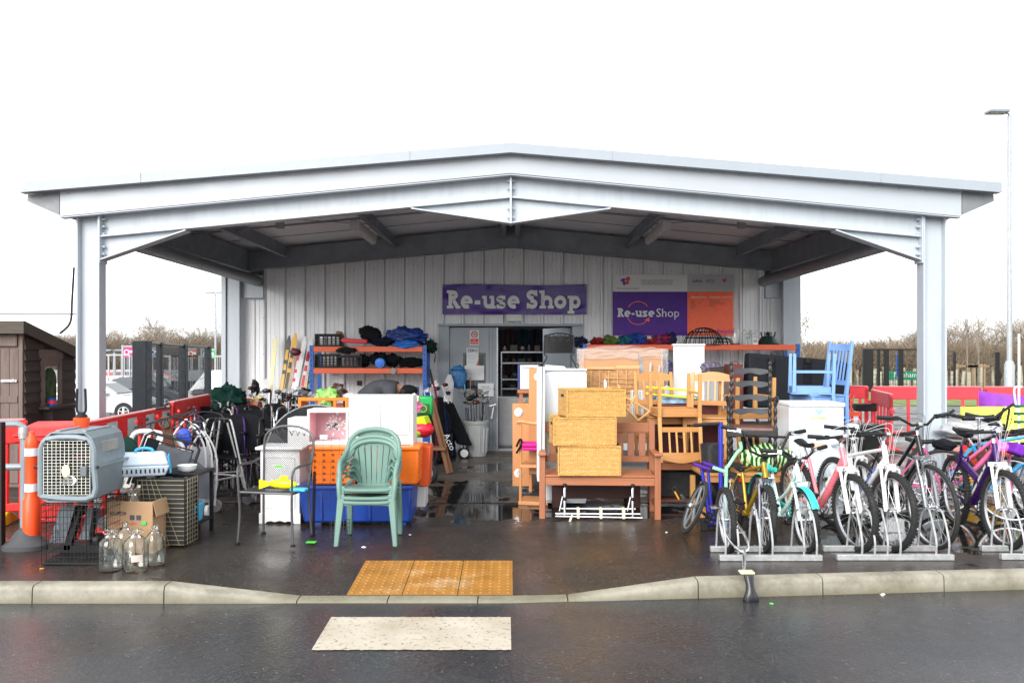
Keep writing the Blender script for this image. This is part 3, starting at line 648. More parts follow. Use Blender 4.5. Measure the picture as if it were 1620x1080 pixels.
# ---- handrail
HR=mat('handrail grey',(.24,.27,.30),.4,.2)
t=thing('handrail','grey tubular handrail ending beside the orange bollard','handrail',(X(20,7.5),7.5,0))
xb=.10; part('rail',MB().tube([(-3,-.5,1.0),(xb-.06,0,1.0),(xb,0,.97),(xb,0,.02)],.032,12),HR,t)
part('rail',MB().tube([(-3,-.5,.62),(xb,0,.62)],.03,12),HR,t); part('elbow',MB().lathe([(.042,-.05),(.045,0),(.042,.05)],(xb,0,.92),12),GALV,t)
solo('post',MB().box(X(-10,7.0),X(2,7.0),7.0,7.06,0,1.05),BKM,'black square post at the very left edge','post')
# ---- red wheelie bin
t=thing('wheelie_bin','red wheelie bin with closed lid behind the orange bollard','bin',(X(84,8.3),8.3,0),R(8))
part('bin_body',MB().hexa([(-.19,-.17,.05),(.19,-.17,.05),(.19,.2,.05),(-.19,.2,.05)],[(-.235,-.24,.82),(.235,-.24,.82),(.235,.24,.82),(-.235,.24,.82)]).box(-.2,.2,-.15,.18,.0,.05),REDP,t,bev=.015)
part('rim',MB().box(-.255,.255,-.262,.262,.78,.835),REDP,t,bev=.01)
part('lid',MB().hexa([(-.27,-.29,.837),(.27,-.29,.837),(.27,.28,.845),(-.27,.28,.845)],[(-.22,-.22,.905),(.22,-.22,.905),(.22,.2,.945),(-.22,.2,.945)]),REDP,t,bev=.012)
part('handle',MB().tube([(-.2,.28,.86),(-.2,.36,.86),(.2,.36,.86),(.2,.28,.86)],.016,8),REDP,t)
for s in (-1,1): part('wheel',MB().lathe([(.1,-.025),(.1,.025),(.03,.03)],(s*.21,.22,.1),16,'X'),RUB,t)
# ---- shed
SHD=wood('dark shed boards',(.040,.029,.024),.75,1,.4); SHF=wood('weathered shed boards',(.15,.11,.095),.8,2,.35)
t=thing('garden_shed','dark brown timber garden shed with arched side window and pale door','shed',(-5.88,10.3,0))
def shtop(y): return 1.93-.27*y
mb=MB()
for i in range(14):
    z=.1+i*.13
    y1=1.2
    zt=z+.128
    if z>shtop(0): break
    ye=min(1.2,(1.9-zt)/.27) if zt>shtop(1.2) else 1.2
    if ye<=.02: break
    if .95<z<1.5:   # window opening
        mb.hexa([(-.0,0,z),(.03,0,z),(.03,.36,z),(0,.36,z)],[(-.0,0,zt),(.006,0,zt),(.006,.36,zt),(0,.36,zt)])
        if ye>.8: mb.hexa([(-.0,.78,z),(.03,.78,z),(.03,ye,z),(0,ye,z)],[(-.0,.78,zt),(.006,.78,zt),(.006,ye,zt),(0,ye,zt)])
    else: mb.hexa([(-.0,0,z),(.03,0,z),(.03,ye,z),(0,ye,z)],[(-.0,0,zt),(.006,0,zt),(.006,ye,zt),(0,ye,zt)])
mb.add([(-.004,0,0),(-.004,1.2,0),(-.004,1.2,1.62),(-.004,.78,1.72),(-.004,.78,.95),(-.004,.36,.95),(-.004,.36,1.83),(-.004,0,1.93)],[(0,1,2,3,4,5,6,7)])
part('side_wall',mb,SHD,t)
mb=MB(); x=-.055
while x>-2: mb.box(x-.105,x-.002,-.018,0,.05,1.66); x-=.108
part('door',mb,SHF,t,bev=.003); part('front_wall',MB().box(-2,0,.0,.02,0,1.9).box(-.05,.0,-.022,0,.02,1.9),SHF,t,bev=.003)
part('door_ledge',MB().box(-1.4,-.06,-.036,-.0185,1.70,1.84).box(-1.4,-.06,-.03,-.0185,1.02,1.1),SHF,t,bev=.004)
part('hinge',MB().box(-.25,-.06,-.044,-.037,1.27,1.30).lathe([(.018,-.044),(.018,-.05),(0,-.05)],(-.1,0,1.29),8,'Y'),GALV,t)
part('roof',MB().hexa([(-2.1,-.12,1.96),(.08,-.12,1.96),(.08,1.3,1.60),(-2.1,1.3,1.60)],[(-2.1,-.12,2.0),(.08,-.12,2.0),(.08,1.3,1.64),(-2.1,1.3,1.64)]).hexa([(.045,-.13,1.86),(.09,-.13,1.86),(.09,1.3,1.50),(.045,1.3,1.50)],[(.045,-.13,2.0),(.09,-.13,2.0),(.09,1.3,1.645),(.045,1.3,1.645)]).box(-2.1,.085,-.15,-.13,1.85,2.0),wood('shed roof board',(.075,.062,.05),.8,0,.3),t)
wf=part('window',MB().box(.012,.045,.34,.40,.95,1.55).box(.012,.045,.74,.80,.95,1.55).box(.012,.035,.40,.74,1.45,1.55).box(.012,.037,.3,.84,1.55,1.66).box(.012,.045,.4,.74,.95,.99),SHF,t,bev=.003)
arch=[(.41,.99),(.73,.99),(.73,1.27)]+[(.57+.16*math.cos(R(a)),1.27+.16*math.sin(R(a))) for a in range(15,180,15)]+[(.41,1.27)]
part('pane',MB().prism([(y,z) for y,z in arch],-.002,.010,'YZ'),mat('green mossy pane',(.03,.07,.03),.6,spec=.1,var=.8,vs=9,dirt=.4,dirtc=(.25,.2,.1)),wf)
part('shelf',MB().box(.03,.17,.25,1.1,.92,.95).prism([(.35,.92),(.4,.92),(.38,.75)],.03,.15,'YZ'),SHD,t)
t2=thing('paint_can','small blue and red tin standing on the shed shelf','tin',(-5.78,10.75,.951)); part('tin_body',MB().lathe([(.05,0),(.05,.1),(0,.1)],n=16),BLUP,t2); part('label_band',MB().lathe([(.0508,.03),(.0508,.07)],n=16),REDP,t2)
# ---- red barrier section with yellow foot at left edge
def barrier(name,label,p,q,h=1.0,mstrip=False,col=REDP,group='red plastic barriers',feet=True,red2=None):
    p=Vector((*p,0)); q=Vector((*q,0)); L_=(q-p).length; a=math.atan2(q.y-p.y,q.x-p.x)
    t=thing(name,label,'barrier',p,a,group)
    mb=MB(); mb.box(0,L_,-.025,.025,h-.22,h).box(0,L_,-.02,.02,.12,.2).box(0,.07,-.025,.025,.05,h-.02).box(L_-.07,L_,-.025,.025,.05,h-.02)
    n_=max(3,int(L_/.28))
    for i in range(1,n_): x=L_*i/n_; mb.box(x-.028,x+.028,-.018,.018,.18,h-.21)
    part('panel',mb,col,t,bev=.012)
    part('top_edge',MB().box(.02,L_-.02,-.03,.03,h,h+.018),mat('faded red plastic edge',(.75,.25,.25) if not mstrip else (.72,.6,.58),.5),t,bev=.006)
    if feet:
        for x in (.18,L_-.18): part('foot',MB().hexa([(x-.03,-.28,0),(x+.03,-.28,0),(x+.03,.28,0),(x-.03,.28,0)],[(x-.03,-.05,.12),(x+.03,-.05,.12),(x+.03,.05,.12),(x-.03,.05,.12)]),plastic('yellow foot','d8c21a',.4) if feet=='y' else col,t,bev=.01)
    if mstrip:
        k=9; w_=(L_-.16)/k
        for i in range(k):
            part('reflective_block',MB().box(.08+i*w_,.08+(i+1)*w_-.002,-.031,-.0255,h-.2,h-.03),mat('strip red',(.7,.02,.02),.3) if i%2 else mat('strip silver',(.42,.45,.45),.35),t)
    part('hinge_lug',MB().lathe([(.04,h-.3),(.04,h-.24)],(-.03,0,0),10).lathe([(.04,.3),(.04,.36)],(L_+.03,0,0),10),col,t)
    return t
barrier('barrier','red plastic barrier end with a yellow foot under the grey handrail',(X(-60,8.0),8.0),(X(43,8.1),8.1),.98,feet='y')
# along the left edge of the canopy (facing in)
barrier('barrier','red barrier with red and silver striped strip, nearest one beside the left post',(X(120,7.3),7.3),(X(268,9.75),9.75),1.0,True)
barrier('barrier','plain red barrier behind the striped one, up to the green sheet',(X(271,9.9),9.9),(X(330,11.7),11.7),1.04)
# ---- dark gate/fence on the left
FD=mat('dark fence steel',(.008,.012,.017),.5,spec=.25)
t=thing('mesh_fence','dark steel mesh fence bay with a thick square post, left of the canopy','fence',(0,0,0))
mb=MB(); fp=[(225,15.0,.125),(253,17.5,.06),(290,21.5,.09),(329,27,.09)]
for i,(px,Y,hw) in enumerate(fp): part('post',MB().box(X(px,Y)-hw,X(px,Y)+hw,Y-hw,Y+hw,low(X(px,Y),Y)-.01,1.83),FD,t,bev=.01)
P=[(X(px,Y),Y) for px,Y,_ in fp]
for (a,b_) in zip(P[:-1],P[1:]):
    m_=MB(); a=Vector((*a,0)); b_=Vector((*b_,0)); m_.wires(a+Vector((0,0,-.6)),b_-a,(0,0,2.35),int((b_-a).length/.09),0,.004,4); m_.wires(a+Vector((0,0,-.6)),b_-a,(0,0,2.35),0,8,.006,4); m_.tube([a+Vector((0,0,1.8)),b_+Vector((0,0,1.8))],.03,6); part('mesh_panel',m_,FD,t)
# ---- pet carrier on wire crate
t=thing('wire_crate','black wire dog crate full of black and grey parts under the grey pet carrier','crate',(X(112,6.52),6.52,0),R(2))
mb=MB(); W2,D2,H2=.22,.5,.46
for y in (0,D2): mb.wires((-W2,y,.01),(2*W2,0,0),(0,0,H2),16,9,.0022)
for x in (-W2,W2): mb.wires((x,0,.01),(0,D2,0),(0,0,H2),14,7,.0022)
mb.wires((-W2,0,H2),(2*W2,0,0),(0,D2,0),12,6,.0022); part('wire_mesh',mb,BKM,t)
mb=MB(); 
for z in (.01,H2): mb.tube([(-W2,0,z),(W2,0,z),(W2,D2,z),(-W2,D2,z)],.005,6,closed=True)
mb.tube([(-.18,-.006,.04),(-.18,-.006,.42),(.12,-.006,.42),(.12,-.006,.04)],.004,6,closed=True); part('edge_frame',mb,BKM,t)
part('tray',MB().box(-W2+.01,W2-.01,.01,D2-.01,.012,.03),BKP,t)
t=thing('pushchair_part','black folded pushchair part with grey padding inside the wire crate','pushchair',(X(114,6.76),6.76,.032))
part('seat_pad',MB().grid(lambda u,v:(-.19+.12*u+.11*v,.02-.05*v,.08+.30*v),6,8).grid(lambda u,v:(.02+.11*u+.07*v,.06+.02*math.sin(v*3),.1+.25*v),6,8),fabric('grey padding',(.16,.18,.21)),t)
part('frame',MB().bar((-.06,.05,.02),(.04,.05,.37),.06,.05).bar((.1,.09,.02),(.17,.03,.35),.03).box(-.2,.2,.02,.2,.0,.06).lathe([(.06,-.02),(.06,.02)],(.15,.12,.08),14,'X'),BKP,t)
t=thing('pet_carrier','large grey plastic pet carrier with wire door, on top of the wire crate','pet carrier',(X(107,6.55),6.55,.475),R(2))
GC=plastic('carrier grey',(.20,.245,.275),.42); 
def shell(z0,z1,k0,k1,m_,nm,D=.60):
    mb=MB(); w0,w1=k0,k1
    mb.hexa([(-w0,0,z0),(w0,0,z0),(w0*.9,D,z0),(-w0*.9,D,z0)],[(-w1,.0,z1),(w1,.0,z1),(w1*.9,D,z1),(-w1*.9,D,z1)]); return part(nm,mb,m_,t,bev=.03)
# hollow tube body: bottom half and top half as open shells
def halfshell(prof,nm):
    mb=MB(); n_=len(prof); D=.58
    for (sc_,off) in ((1,0),): pass
    rings=[(0,1.0),(.02,1.0),(D,.9)]
    vs=[]; 
    for y,k in rings: vs+=[(x*k,y,z) for x,z in prof]
    vs+=[(x*.94,0,z*.96+.012) for x,z in prof]; 
    fs=[(i*n_+j,i*n_+j+1,(i+1)*n_+j+1,(i+1)*n_+j) for i in range(2) for j in range(n_-1)]
    fs+=[(j,j+1,3*n_+j+1,3*n_+j) for j in range(n_-1)]
    fs.append(tuple(2*n_+j for j in range(n_)))
    return part(nm,mb.add(vs,fs),GC,t,sharp=.5)
halfshell([(-.225,.27),(-.215,.12),(-.19,.02),(-.15,0),(.15,0),(.19,.02),(.215,.12),(.225,.27)],'base_shell')
halfshell([(.222,.275),(.212,.40),(.185,.49),(.13,.535),(-.13,.535),(-.185,.49),(-.212,.40),(-.222,.275)],'lid_shell')
part('rim_flange',MB().box(.213,.238,-.01,.56,.262,.278),GC,t,bev=.004); part('rim_flange',MB().box(-.238,-.213,-.01,.56,.262,.278),GC,t,bev=.004)
part('front_bezel',MB().tube(smooth([(-.20,-.005,.05),(-.20,-.005,.27),(-.18,-.005,.46),(0,-.005,.50),(.18,-.005,.46),(.2,-.005,.27),(.2,-.005,.05),(0,-.005,.03),(-.2,-.005,.05)],3),.022,8),GC,t)
wd=MB(); wd.wires((-.175,-.014,.06),(.35,0,0),(0,0,.41),11,0,.0028).wires((-.175,-.014,.06),(.35,0,0),(0,0,.41),0,17,.0022); dr=part('door',wd,mat('zinc wire',(.62,.60,.52),.35,.6),t)
part('latch',MB().box(.11,.16,-.04,-.018,.2,.28),GYP,dr,bev=.006)
part('vent_grille',MB().box(.19,.21,.12,.42,.37,.45),mat('vent panel',(.30,.30,.29),.5),t); part('ridge',MB().box(-.12,-.08,.05,.5,.53,.548).box(.08,.12,.05,.5,.53,.548),GC,t,bev=.006)
mb=MB()
for s in (-1,1): mb.lathe([(.012,0),(.012,-.012),(0,-.014)],(s*.235,-.012,.27),8,'Y').lathe([(.01,0),(.01,-.01),(0,-.01)],(s*.15,-.02,.47),8,'Y')
part('bolt',mb,BKP,t)
part('feed_cup',MB().lathe([(.05,-.05),(.055,-.03),(.055,-.022)],(.02,-.0,.17),16,'Y',sy=.7),glass('clear cup'),t)
solo('paper_tag',MB().blob((X(102,6.5),6.52,.475+.24),(.033,.004,.05),.05,1).tube([(X(105,6.5),6.52,.76),(X(106,6.5),6.53,.80)],.002,4),mat('cream paper',(.75,.68,.42),.7),'cream oval tag hanging on the pet carrier door','tag')
t=thing('garden_tool_head','orange tool head with a black two pronged fork, standing on the pet carrier','garden tool',(X(129,7.0),7.0,Z(684,7.0)))
part('body',MB().lathe([(.045,0),(.05,.02),(.055,.07),(.062,.09),(.062,.12),(.03,.13),(0,.13)],n=16),ORP,t); part('fork',MB().tube(smooth([(-.035,0,.36),(-.04,0,.2),(-.025,0,.165),(0,0,.16),(.025,0,.165),(.035,0,.2),(.03,0,.36)],3),.01,8).lathe([(.05,.13),(.035,.15),(.015,.16)],n=12),BKP,t)
# ---- cardboard box
CAR=mat('cardboard',(.40,.25,.14),.8,var=.1,vs=3,bump=.1,bs=40)
t=thing('cardboard_box','open cardboard box with printed marks behind the glass demijohns','box',(X(214,7.0),6.9,0),R(-4))
mb=MB(); w_,d_,h_=.19,.28,.42; 
mb.box(-w_,w_,0,.005,0,h_).box(-w_,w_,d_-.005,d_,0,h_).box(-w_,-w_+.005,.0055,d_-.0055,0,h_).box(w_-.005,w_,.0055,d_-.0055,0,h_).box(-w_+.006,w_-.006,.006,d_-.006,.0,.006); part('carton',mb,CAR,t)
part('flap',MB().hexa([(w_,0,h_),(w_+.004,0,h_),(w_+.004,d_,h_),(w_,d_,h_)],[(w_+.03,.0,h_-.12),(w_+.034,.0,h_-.12),(w_+.034,d_,h_-.12),(w_+.03,d_,h_-.12)]).hexa([(-w_,d_,h_),(w_,d_,h_),(w_,d_+.004,h_),(-w_,d_+.004,h_)],[(-w_,d_+.03,h_+.06),(w_,d_+.03,h_+.06),(w_,d_+.034,h_+.06),(-w_,d_+.034,h_+.06)]),CAR,t)
text('802/PJ38',.04,DK,t,(-.17,-.002,.31)); text('Open Fruits',.045,mat('box red print',(.55,.1,.05),.6),t,(-.16,-.002,.23))
part('print_symbol',MB().box(.0,.04,-.002,-.001,.27,.31).box(.055,.095,-.002,-.001,.27,.31).bar((.12,-.002,.02),(.16,-.002,.12),.02,.002),DK,t); solo('green_sticker',MB().box(X(224,6.88),X(231,6.88),6.88,6.882,.235,.262),plastic('green sticker','39d353',.5),'green price sticker on the cardboard box','sticker')
# ---- demijohns
GL=glass('clear glass',(.96,.99,.97),.02)
def demijohn(x,y,h=.31,r=.083,z=0,label='',sticker=None):
    t=thing('demijohn',label,'glass jar',(x,y,z),random.uniform(0,3),'glass demijohns')
    k=r/.083; pr=[(0,.004),(.07*k,.004),(.083*k,.02),(.083*k,.19*h/.31),(.074*k,.225*h/.31),(.045*k,.255*h/.31),(.022,.272*h/.31),(.019,.285*h/.31),(.024,.29*h/.31),(.024,h),(.018,h)]
    inn=[(a*.955 if a>.03 else max(0,a-.003),b_+.002) for a,b_ in pr[:-2]]
    part('bottle',MB().lathe(pr+inn[::-1],n=28),GL,t,sharp=1.2)
    [part('loop_handle',MB().torus((s_*.034,0,h-.02),.014,.005,'Y',14,6),GL,t) for s_ in (-1,1)]
    if sticker: part('paper_label',MB().lathe([(.0845*k,.09),(.0845*k,.14)],n=10,a0=-2.2,a1=-1.3),mat(sticker,(.6,.5,.45),.7),t)
    return t
demijohn(X(177,6.35),6.33,.315,.083,0,'clear glass demijohn standing leftmost of the group')
demijohn(X(212,6.3),6.33,.315,.09,0,'clear glass demijohn nearest the kerb, middle of the group',sticker='faded label')
demijohn(X(241,6.45),6.5,.31,.074,0,'narrow clear glass demijohn, rightmost of the group')
demijohn(X(196,6.6),6.62,.31,.08,0,'clear glass demijohn at the back of the group against the box')
demijohn(X(208,7.0),7.02,.31,.08,.2,'glass demijohn poking out of the cardboard box')
# ---- gold wire crate pile
GW=mat('brassy wire',(.42,.38,.24),.4,.7)
t=thing('wire_crate','large folded wire crate with brassy edges beside the cardboard box','crate',(X(275,7.1),7.08,0),R(-3))
mb=MB()
for i in range(15): mb.tube([(-.3,0,.03+i*.038),(.1,0,.03+i*.038),(.1,.26,.03+i*.038)],.0028,4)
for i in range(5): mb.tube([(-.3+i*.09,-.002,.02),(-.3+i*.036,-.002,.575)],.002,4)
for i in range(6): mb.tube([(.102,.05*i,.02),(.102,.05*i,.575)],.002,4)
part('wire_mesh',mb,GW,t); part('inner_panel',MB().box(-.29,.08,.03,.24,.02,.55),mat('dark crate inside',(.02,.02,.022),.6),t)
part('edge_frame',MB().tube([(-.3,0,.575),(.1,0,.575),(.1,.27,.575),(-.3,.27,.575)],.006,6,closed=True).tube([(.1,0,0),(.1,0,.575)],.005,6),BKM,t)
# ---- small pet carrier
t=thing('small_pet_carrier','small white cat carrier with pale blue handle and door, on the folded wire crate','pet carrier',(X(232,7.3),7.25,.585),R(20))
part('lid',MB().hexa([(-.24,-.13,.09),(.20,-.13,.09),(.20,.13,.09),(-.24,.13,.09)],[(-.18,-.09,.19),(.16,-.09,.19),(.16,.09,.19),(-.18,.09,.19)]),plastic('icy white plastic',(.62,.72,.82),.35),t,bev=.02)
part('base',MB().hexa([(-.22,-.11,0),(.17,-.11,0),(.17,.11,0),(-.22,.11,0)],[(-.245,-.135,.088),(.205,-.135,.088),(.205,.135,.088),(-.245,.135,.088)]),plastic('icy white plastic',(.62,.72,.82),.35),t,bev=.012)
mb=MB()
for i in range(11): mb.box(-.2+i*.035,-.188+i*.035,-.128,-.12,.03,.066)
part('vent_slot',mb,BKP,t); part('handle',MB().tube(smooth([(-.07,0,.185),(-.06,0,.215),(0,0,.228),(.06,0,.215),(.07,0,.185)],4),.012,8),SKYP,t)
d_=MB(); d_.wires((.212,-.09,.02),(0,.18,0),(-.02,0,.14),6,5,.006); part('door',d_,SKYP,t)
# ---- padded folding loungers, airers and junk pile
TUB=[BKM,WPAINT,GALV]
t=thing('folding_lounger','folded black tubular lounger with dark padded panel behind the cat carrier','lounger',(X(243,7.7),7.75,.36),rot=(R(-14),R(16),R(4)))
part('frame',MB().tube([(-.26,0,0),(-.26,0,.46),(-.22,0,.50),(.2,0,.5),(.24,0,.46),(.24,0,0)],.014,8).tube([(-.2,.03,-.05),(-.2,.03,.44),(.18,.03,.44),(.18,.03,-.05)],.012,8),BKM,t)
part('padded_panel',MB().box(-.12,.2,-.03,.0,.03,.42),mat('dark slate pad',(.035,.042,.055),.55),t,bev=.012); part('fabric_panel',MB().box(-.24,-.13,.005,.02,.02,.45),BKF,t)
t=thing('white_chair_back','white moulded plastic chair leaning behind the black lounger','chair',(X(216,8.0),8.0,.27),rot=(R(-12),R(18),R(5)))
part('back_frame',MB().tube(smooth([(-.24,0,0),(-.25,0,.45),(-.2,0,.58),(0,0,.62),(.2,0,.58),(.25,0,.45),(.24,0,0)],4),.024,8),PW,t); 
part('slats',MB().box(-.15,-.09,0,.012,.05,.58).box(-.03,.03,0,.012,.05,.6).box(.09,.15,0,.012,.05,.58),PW,t)
solo('sack',MB().blob((X(197,7.9),7.95,.66),(.11,.1,.17),.12,5),fabric('dark green cloth',(.015,.05,.04)),'dark green cloth sack between pet carrier and black lounger','sack')
t=thing('black_table','low black side table under the white bowl, right of the brassy crate','table',(X(290,7.5),7.5,0))
part('top',MB().box(-.2,.17,-.12,.3,.55,.575),BKP,t,bev=.004)
for x in (-.18,.15):
    for y in (-.1,.28): part('leg',MB().box(x-.015,x+.015,y-.015,y+.015,0,.55),BKP,t)
part('lower_shelf',MB().box(-.19,.16,-.1,.28,.12,.14),BKP,t)
solo('white_bowl',MB().lathe([(.05,0),(.075,.02),(.085,.06),(.078,.06),(.065,.02),(0,.015)],(X(296,7.5),7.5,.577),20),PW,'white dish with dark spots on the black side table','bowl')
t=thing('storage_tub','pale blue tub on the lower shelf of the black side table','tub',(X(297,7.42),7.42,.142)); part('tub',MB().hexa([(-.07,-.05,0),(.07,-.05,0),(.07,.16,0),(-.07,.16,0)],[(-.085,-.06,.14),(.085,-.06,.14),(.085,.17,.14),(-.085,.17,.14)]),SKYP,t,bev=.01); part('lid',MB().box(-.09,.09,-.07,.18,.142,.16),SKYP,t,bev=.006)
solo('storage_box',MB().box(X(285,7.6),X(305,7.6),7.5,7.8,.002,.1).box(X(286,7.6),X(300,7.6),7.46,7.498,.002,.06),BKP,'black box under the black side table','box',bev=.01)
solo('white_tub',MB().box(X(288,7.3),X(302,7.3),7.36,7.44,.002,.05),PW,'flat white tray on the ground in front of the black side table','tray',bev=.01)
t=thing('clothes_airer','white looped tube clothes airer with bent rails behind the black lounger','clothes airer',(X(295,8.4),8.4,0),R(5))
for k,(x0,x1,h) in enumerate(((-.16,.16,.93),(-.08,.21,.88),(.02,.25,.8))): part('loop_rail',MB().tube(smooth([(x0,k*.04,.1),(x0-.02,k*.04,h*.7),((x0+x1)/2-.04,k*.04,h),((x0+x1)/2+.04,k*.04,h),(x1+.02,k*.04,h*.7),(x1,k*.04,.1)],5),.010,8),mat('white tube',(.6,.61,.62),.35),t)
part('canvas_panel',MB().box(-.02,.19,.13,.14,.12,.68),fabric('pale grey canvas',(.4,.42,.46)),t)
for x in (.03,.2): part('wheel',MB().lathe([(.06,-.015),(.06,.015)],(x,0,.06),16,'X'),WPAINT,t)
solo('canvas_seat',MB().grid(lambda u,v:(X(290,8.3)+.04+.22*u,8.3+.03*math.sin(u*4),.2+.42*v-.15*u*v),8,8),fabric('grey canvas',(.2,.21,.25)),'grey canvas seat hanging in front of the white airer','canvas')
solo('blue_ball',MB().blob((X(291,8.25),8.25,.80),(.075,.06,.09),.02,1,24,14),plastic('royal blue plastic','2f55d8',.3),'royal blue plastic ball wedged in the white airer','ball')
RST=mat('rust',(.16,.065,.03),.8,.2,var=.4,bump=.4)
t=thing('rusty_bracket','rusty brown cast iron bracket leaning on the white airer','bracket',(X(275,8.05),8.05,.52),rot=(0,R(-10),0)); part('plate',MB().box(-.05,.04,0,.03,.0,.42),RST,t,bev=.008); part('scroll',MB().torus((0,-.01,.45),.05,.012,'Y',16,6),RST,t); part('scroll',MB().torus((-.02,-.01,.15),.045,.01,'Y',16,6),RST,t)
# coil of wires / ropes over the pile
random.seed(12)
mb=MB()
for i in range(7):
    cx=X(270+i*10,8.0); cz=Z(672+random.uniform(-8,14),8.0); rr=random.uniform(.06,.16); tl=random.uniform(-.5,.5)
    pts=[(cx+rr*math.cos(a)*1.3,7.95+.05*math.sin(a*2+i),cz+rr*.7*math.sin(a)+tl*rr*math.cos(a)*.5) for a in [k*2*PI/18 for k in range(17)]]
    mb.tube(pts,.0045,5)
solo('wire_tangle',mb,mat('dark wire',(.04,.04,.045),.5,.4),'tangle of thin dark cables looping over the airer pile','cables')
t=thing('hobby_rack','black metal rail with small knobs across the junk pile','rail',(X(258,7.9),7.9,Z(662,7.9)),rot=(0,R(-14),0))
part('rail',MB().bar((-.28,0,-.02),(.3,0,0),.012,.018),BKM,t)
for i in range(6): part('knob',MB().blob((-.24+i*.1,-.01,.03),(.016,.014,.018),.3,i,10,6),BKM if i%2 else REDP,t)
solo('garden_hand_tool',MB().tube([(X(247,7.95),7.95,Z(646,7.95)),(X(262,7.95),7.95,Z(644,7.95))],.012,8).torus((X(266,7.95),7.95,Z(642,7.95)),.025,.008,'Y',14,6),BKM,'black handled ring tool on top of the striped barrier','tool')
# ---- walking frames
def walker(label,x,y,rz,h=.9,m_=GALV):
    t=thing('walking_frame',label,'walking frame',(x,y,0),rz,'walking frames')
    for s in (-1,1):
        sp=part('side_frame',MB().tube(smooth([(s*.24,-.22,.07),(s*.21,-.05,h*.9),(s*.2,0,h),(s*.2,.1,h),(s*.2,.13,h*.9),(s*.26,.3,.05)],4),.0105,8).tube([(s*.235,-.17,.3),(s*.24,.25,.3)],.008,6),m_,t)
        part('hand_grip',MB().tube([(s*.2,-.01,h+.005),(s*.2,.12,h+.005)],.019,8),BKP,sp)
        part('wheel',MB().lathe([(.02,-.016),(.062,-.014),(.062,.014),(.02,.016)],(s*.24,-.22,.062),18,'X'),mat('caster grey',(.2,.2,.21),.6),t)
        part('ferrule',MB().lathe([(.02,0),(.018,.06)],(s*.26,.3,0),8),RUB,t)
    part('cross_bar',MB().tube([(-.23,-.12,.3),(.23,-.12,.3)],.011,8),m_,t); return t
walker('tall silver walking frame with grey wheels in front of the wheelchairs',X(336,8.9),9.0,R(68))
walker('silver walking frame standing behind the white airer',X(322,9.3),9.6,R(-60),.86)
# ---- wheelchairs
WCP=mat('purple frame paint',(.05,.015,.12),.3,.3)
def wheelchair(label,x,y,rz,fm,group='wheelchairs'):
    t=thing('wheelchair',label,'wheelchair',(x,y,0),rz,group)
    for s in (-1,1):
        w=part('wheel',MB().torus((s*.27,.12,.30),.285,.014,'X',32,8),RUB,t)
        sp=MB(); 
        for k in range(12): a=2*PI*k/12; sp.tube([(s*.27,.12,.3),(s*.27,.12+.28*math.cos(a),.3+.28*math.sin(a))],.002,4)
        part('spokes',sp,CHR,w); part('push_rim',MB().torus((s*.31,.12,.30),.25,.008,'X',28,6),CHR,w)
        c=part('caster',MB().torus((s*.22,-.32,.095),.08,.016,'X',20,8).lathe([(.02,-.02),(.02,.02)],(s*.22,-.32,.095),8,'X'),mat('caster tyre',(.25,.25,.26),.6),t)
        part('side_frame',MB().tube([(s*.23,.28,.15),(s*.23,.28,.95),(s*.23,.42,.97)],.013,8).tube(smooth([(s*.23,.28,.68),(s*.23,-.1,.68),(s*.23,-.16,.64),(s*.23,-.16,.48)],3),.012,8).tube(smooth([(s*.235,.24,.5),(s*.24,.22,.80),(s*.24,.10,.88),(s*.24,-.06,.86),(s*.24,-.12,.72)],4),.013,8).tube([(s*.23,.28,.2),(s*.23,-.32,.22),(s*.23,-.42,.48),(s*.23,.28,.48)],.013,8).tube([(s*.22,-.32,.18),(s*.22,-.30,.3)],.014,8),fm,t)
        part('armrest',MB().box(s*.23-.03,s*.23+.03,-.12,.2,.69,.72),BKP,t,bev=.01); part('grip',MB().tube([(s*.23,.36,.965),(s*.23,.47,.975)],.02,8),BKP,t)
        part('footplate',MB().box(min(s*.02,s*.2),max(s*.02,s*.2),-.55,-.42,.11,.125).tube([(s*.2,-.4,.4),(s*.2,-.48,.12)],.01,6),BKP,t)
        part('side_guard',MB().box(s*.215-.003,s*.215+.003,-.12,.26,.49,.66),BKP,t)
    part('seat',MB().grid(lambda u,v:(-.22+.44*u,-.2+.46*v,.485-.03*math.sin(PI*u)),8,6),BKF,t); part('backrest',MB().grid(lambda u,v:(-.225+.45*u,.285+.03*math.sin(PI*u)+.03*v,.50+.42*v*(1-.28*(2*u-1)**4)),8,6),BKF,t)
    part('cross_brace',MB().bar((-.22,.05,.18),(.22,.05,.47),.02).bar((.22,.03,.18),(-.22,.03,.47),.02),fm,t); return t
wheelchair('folded looking wheelchair with dark purple frame behind the silver walking frame',X(352,9.8),9.75,R(28),WCP)
wheelchair('black wheelchair with chrome arms, right of the purple framed one',X(400,10.2),10.2,R(18),CHR)
wheelchair('black folded wheelchair jammed between the purple framed one and the barrier',X(338,11),10.9,R(40),ALU)
wheelchair('black wheelchair with its footplates towards the white cabinet',X(382,9.6),9.5,R(8),BKM)
wheelchair('black framed wheelchair in the second row, behind the purple framed one',X(362,10.8),10.9,R(20),BKM)
wheelchair('black wheelchair nearest the round table top',X(420,11.6),11.5,R(-10),CHR)
wheelchair('black wheelchair at the back with high rounded backrest',X(388,11.3),11.2,R(10),ALU)
t=thing('bedside_table','small grey wheeled table by the wheelchairs','table',(X(428,10.6),10.6,0)); part('top',MB().box(-.17,.17,-.13,.13,.66,.69),mat('grey laminate',(.10,.10,.11),.4),t,bev=.006); part('stem',MB().tube([(0,0,.66),(0,0,.06)],.02,8).bar((-.16,0,.04),(.16,0,.04),.03),ALU,t)
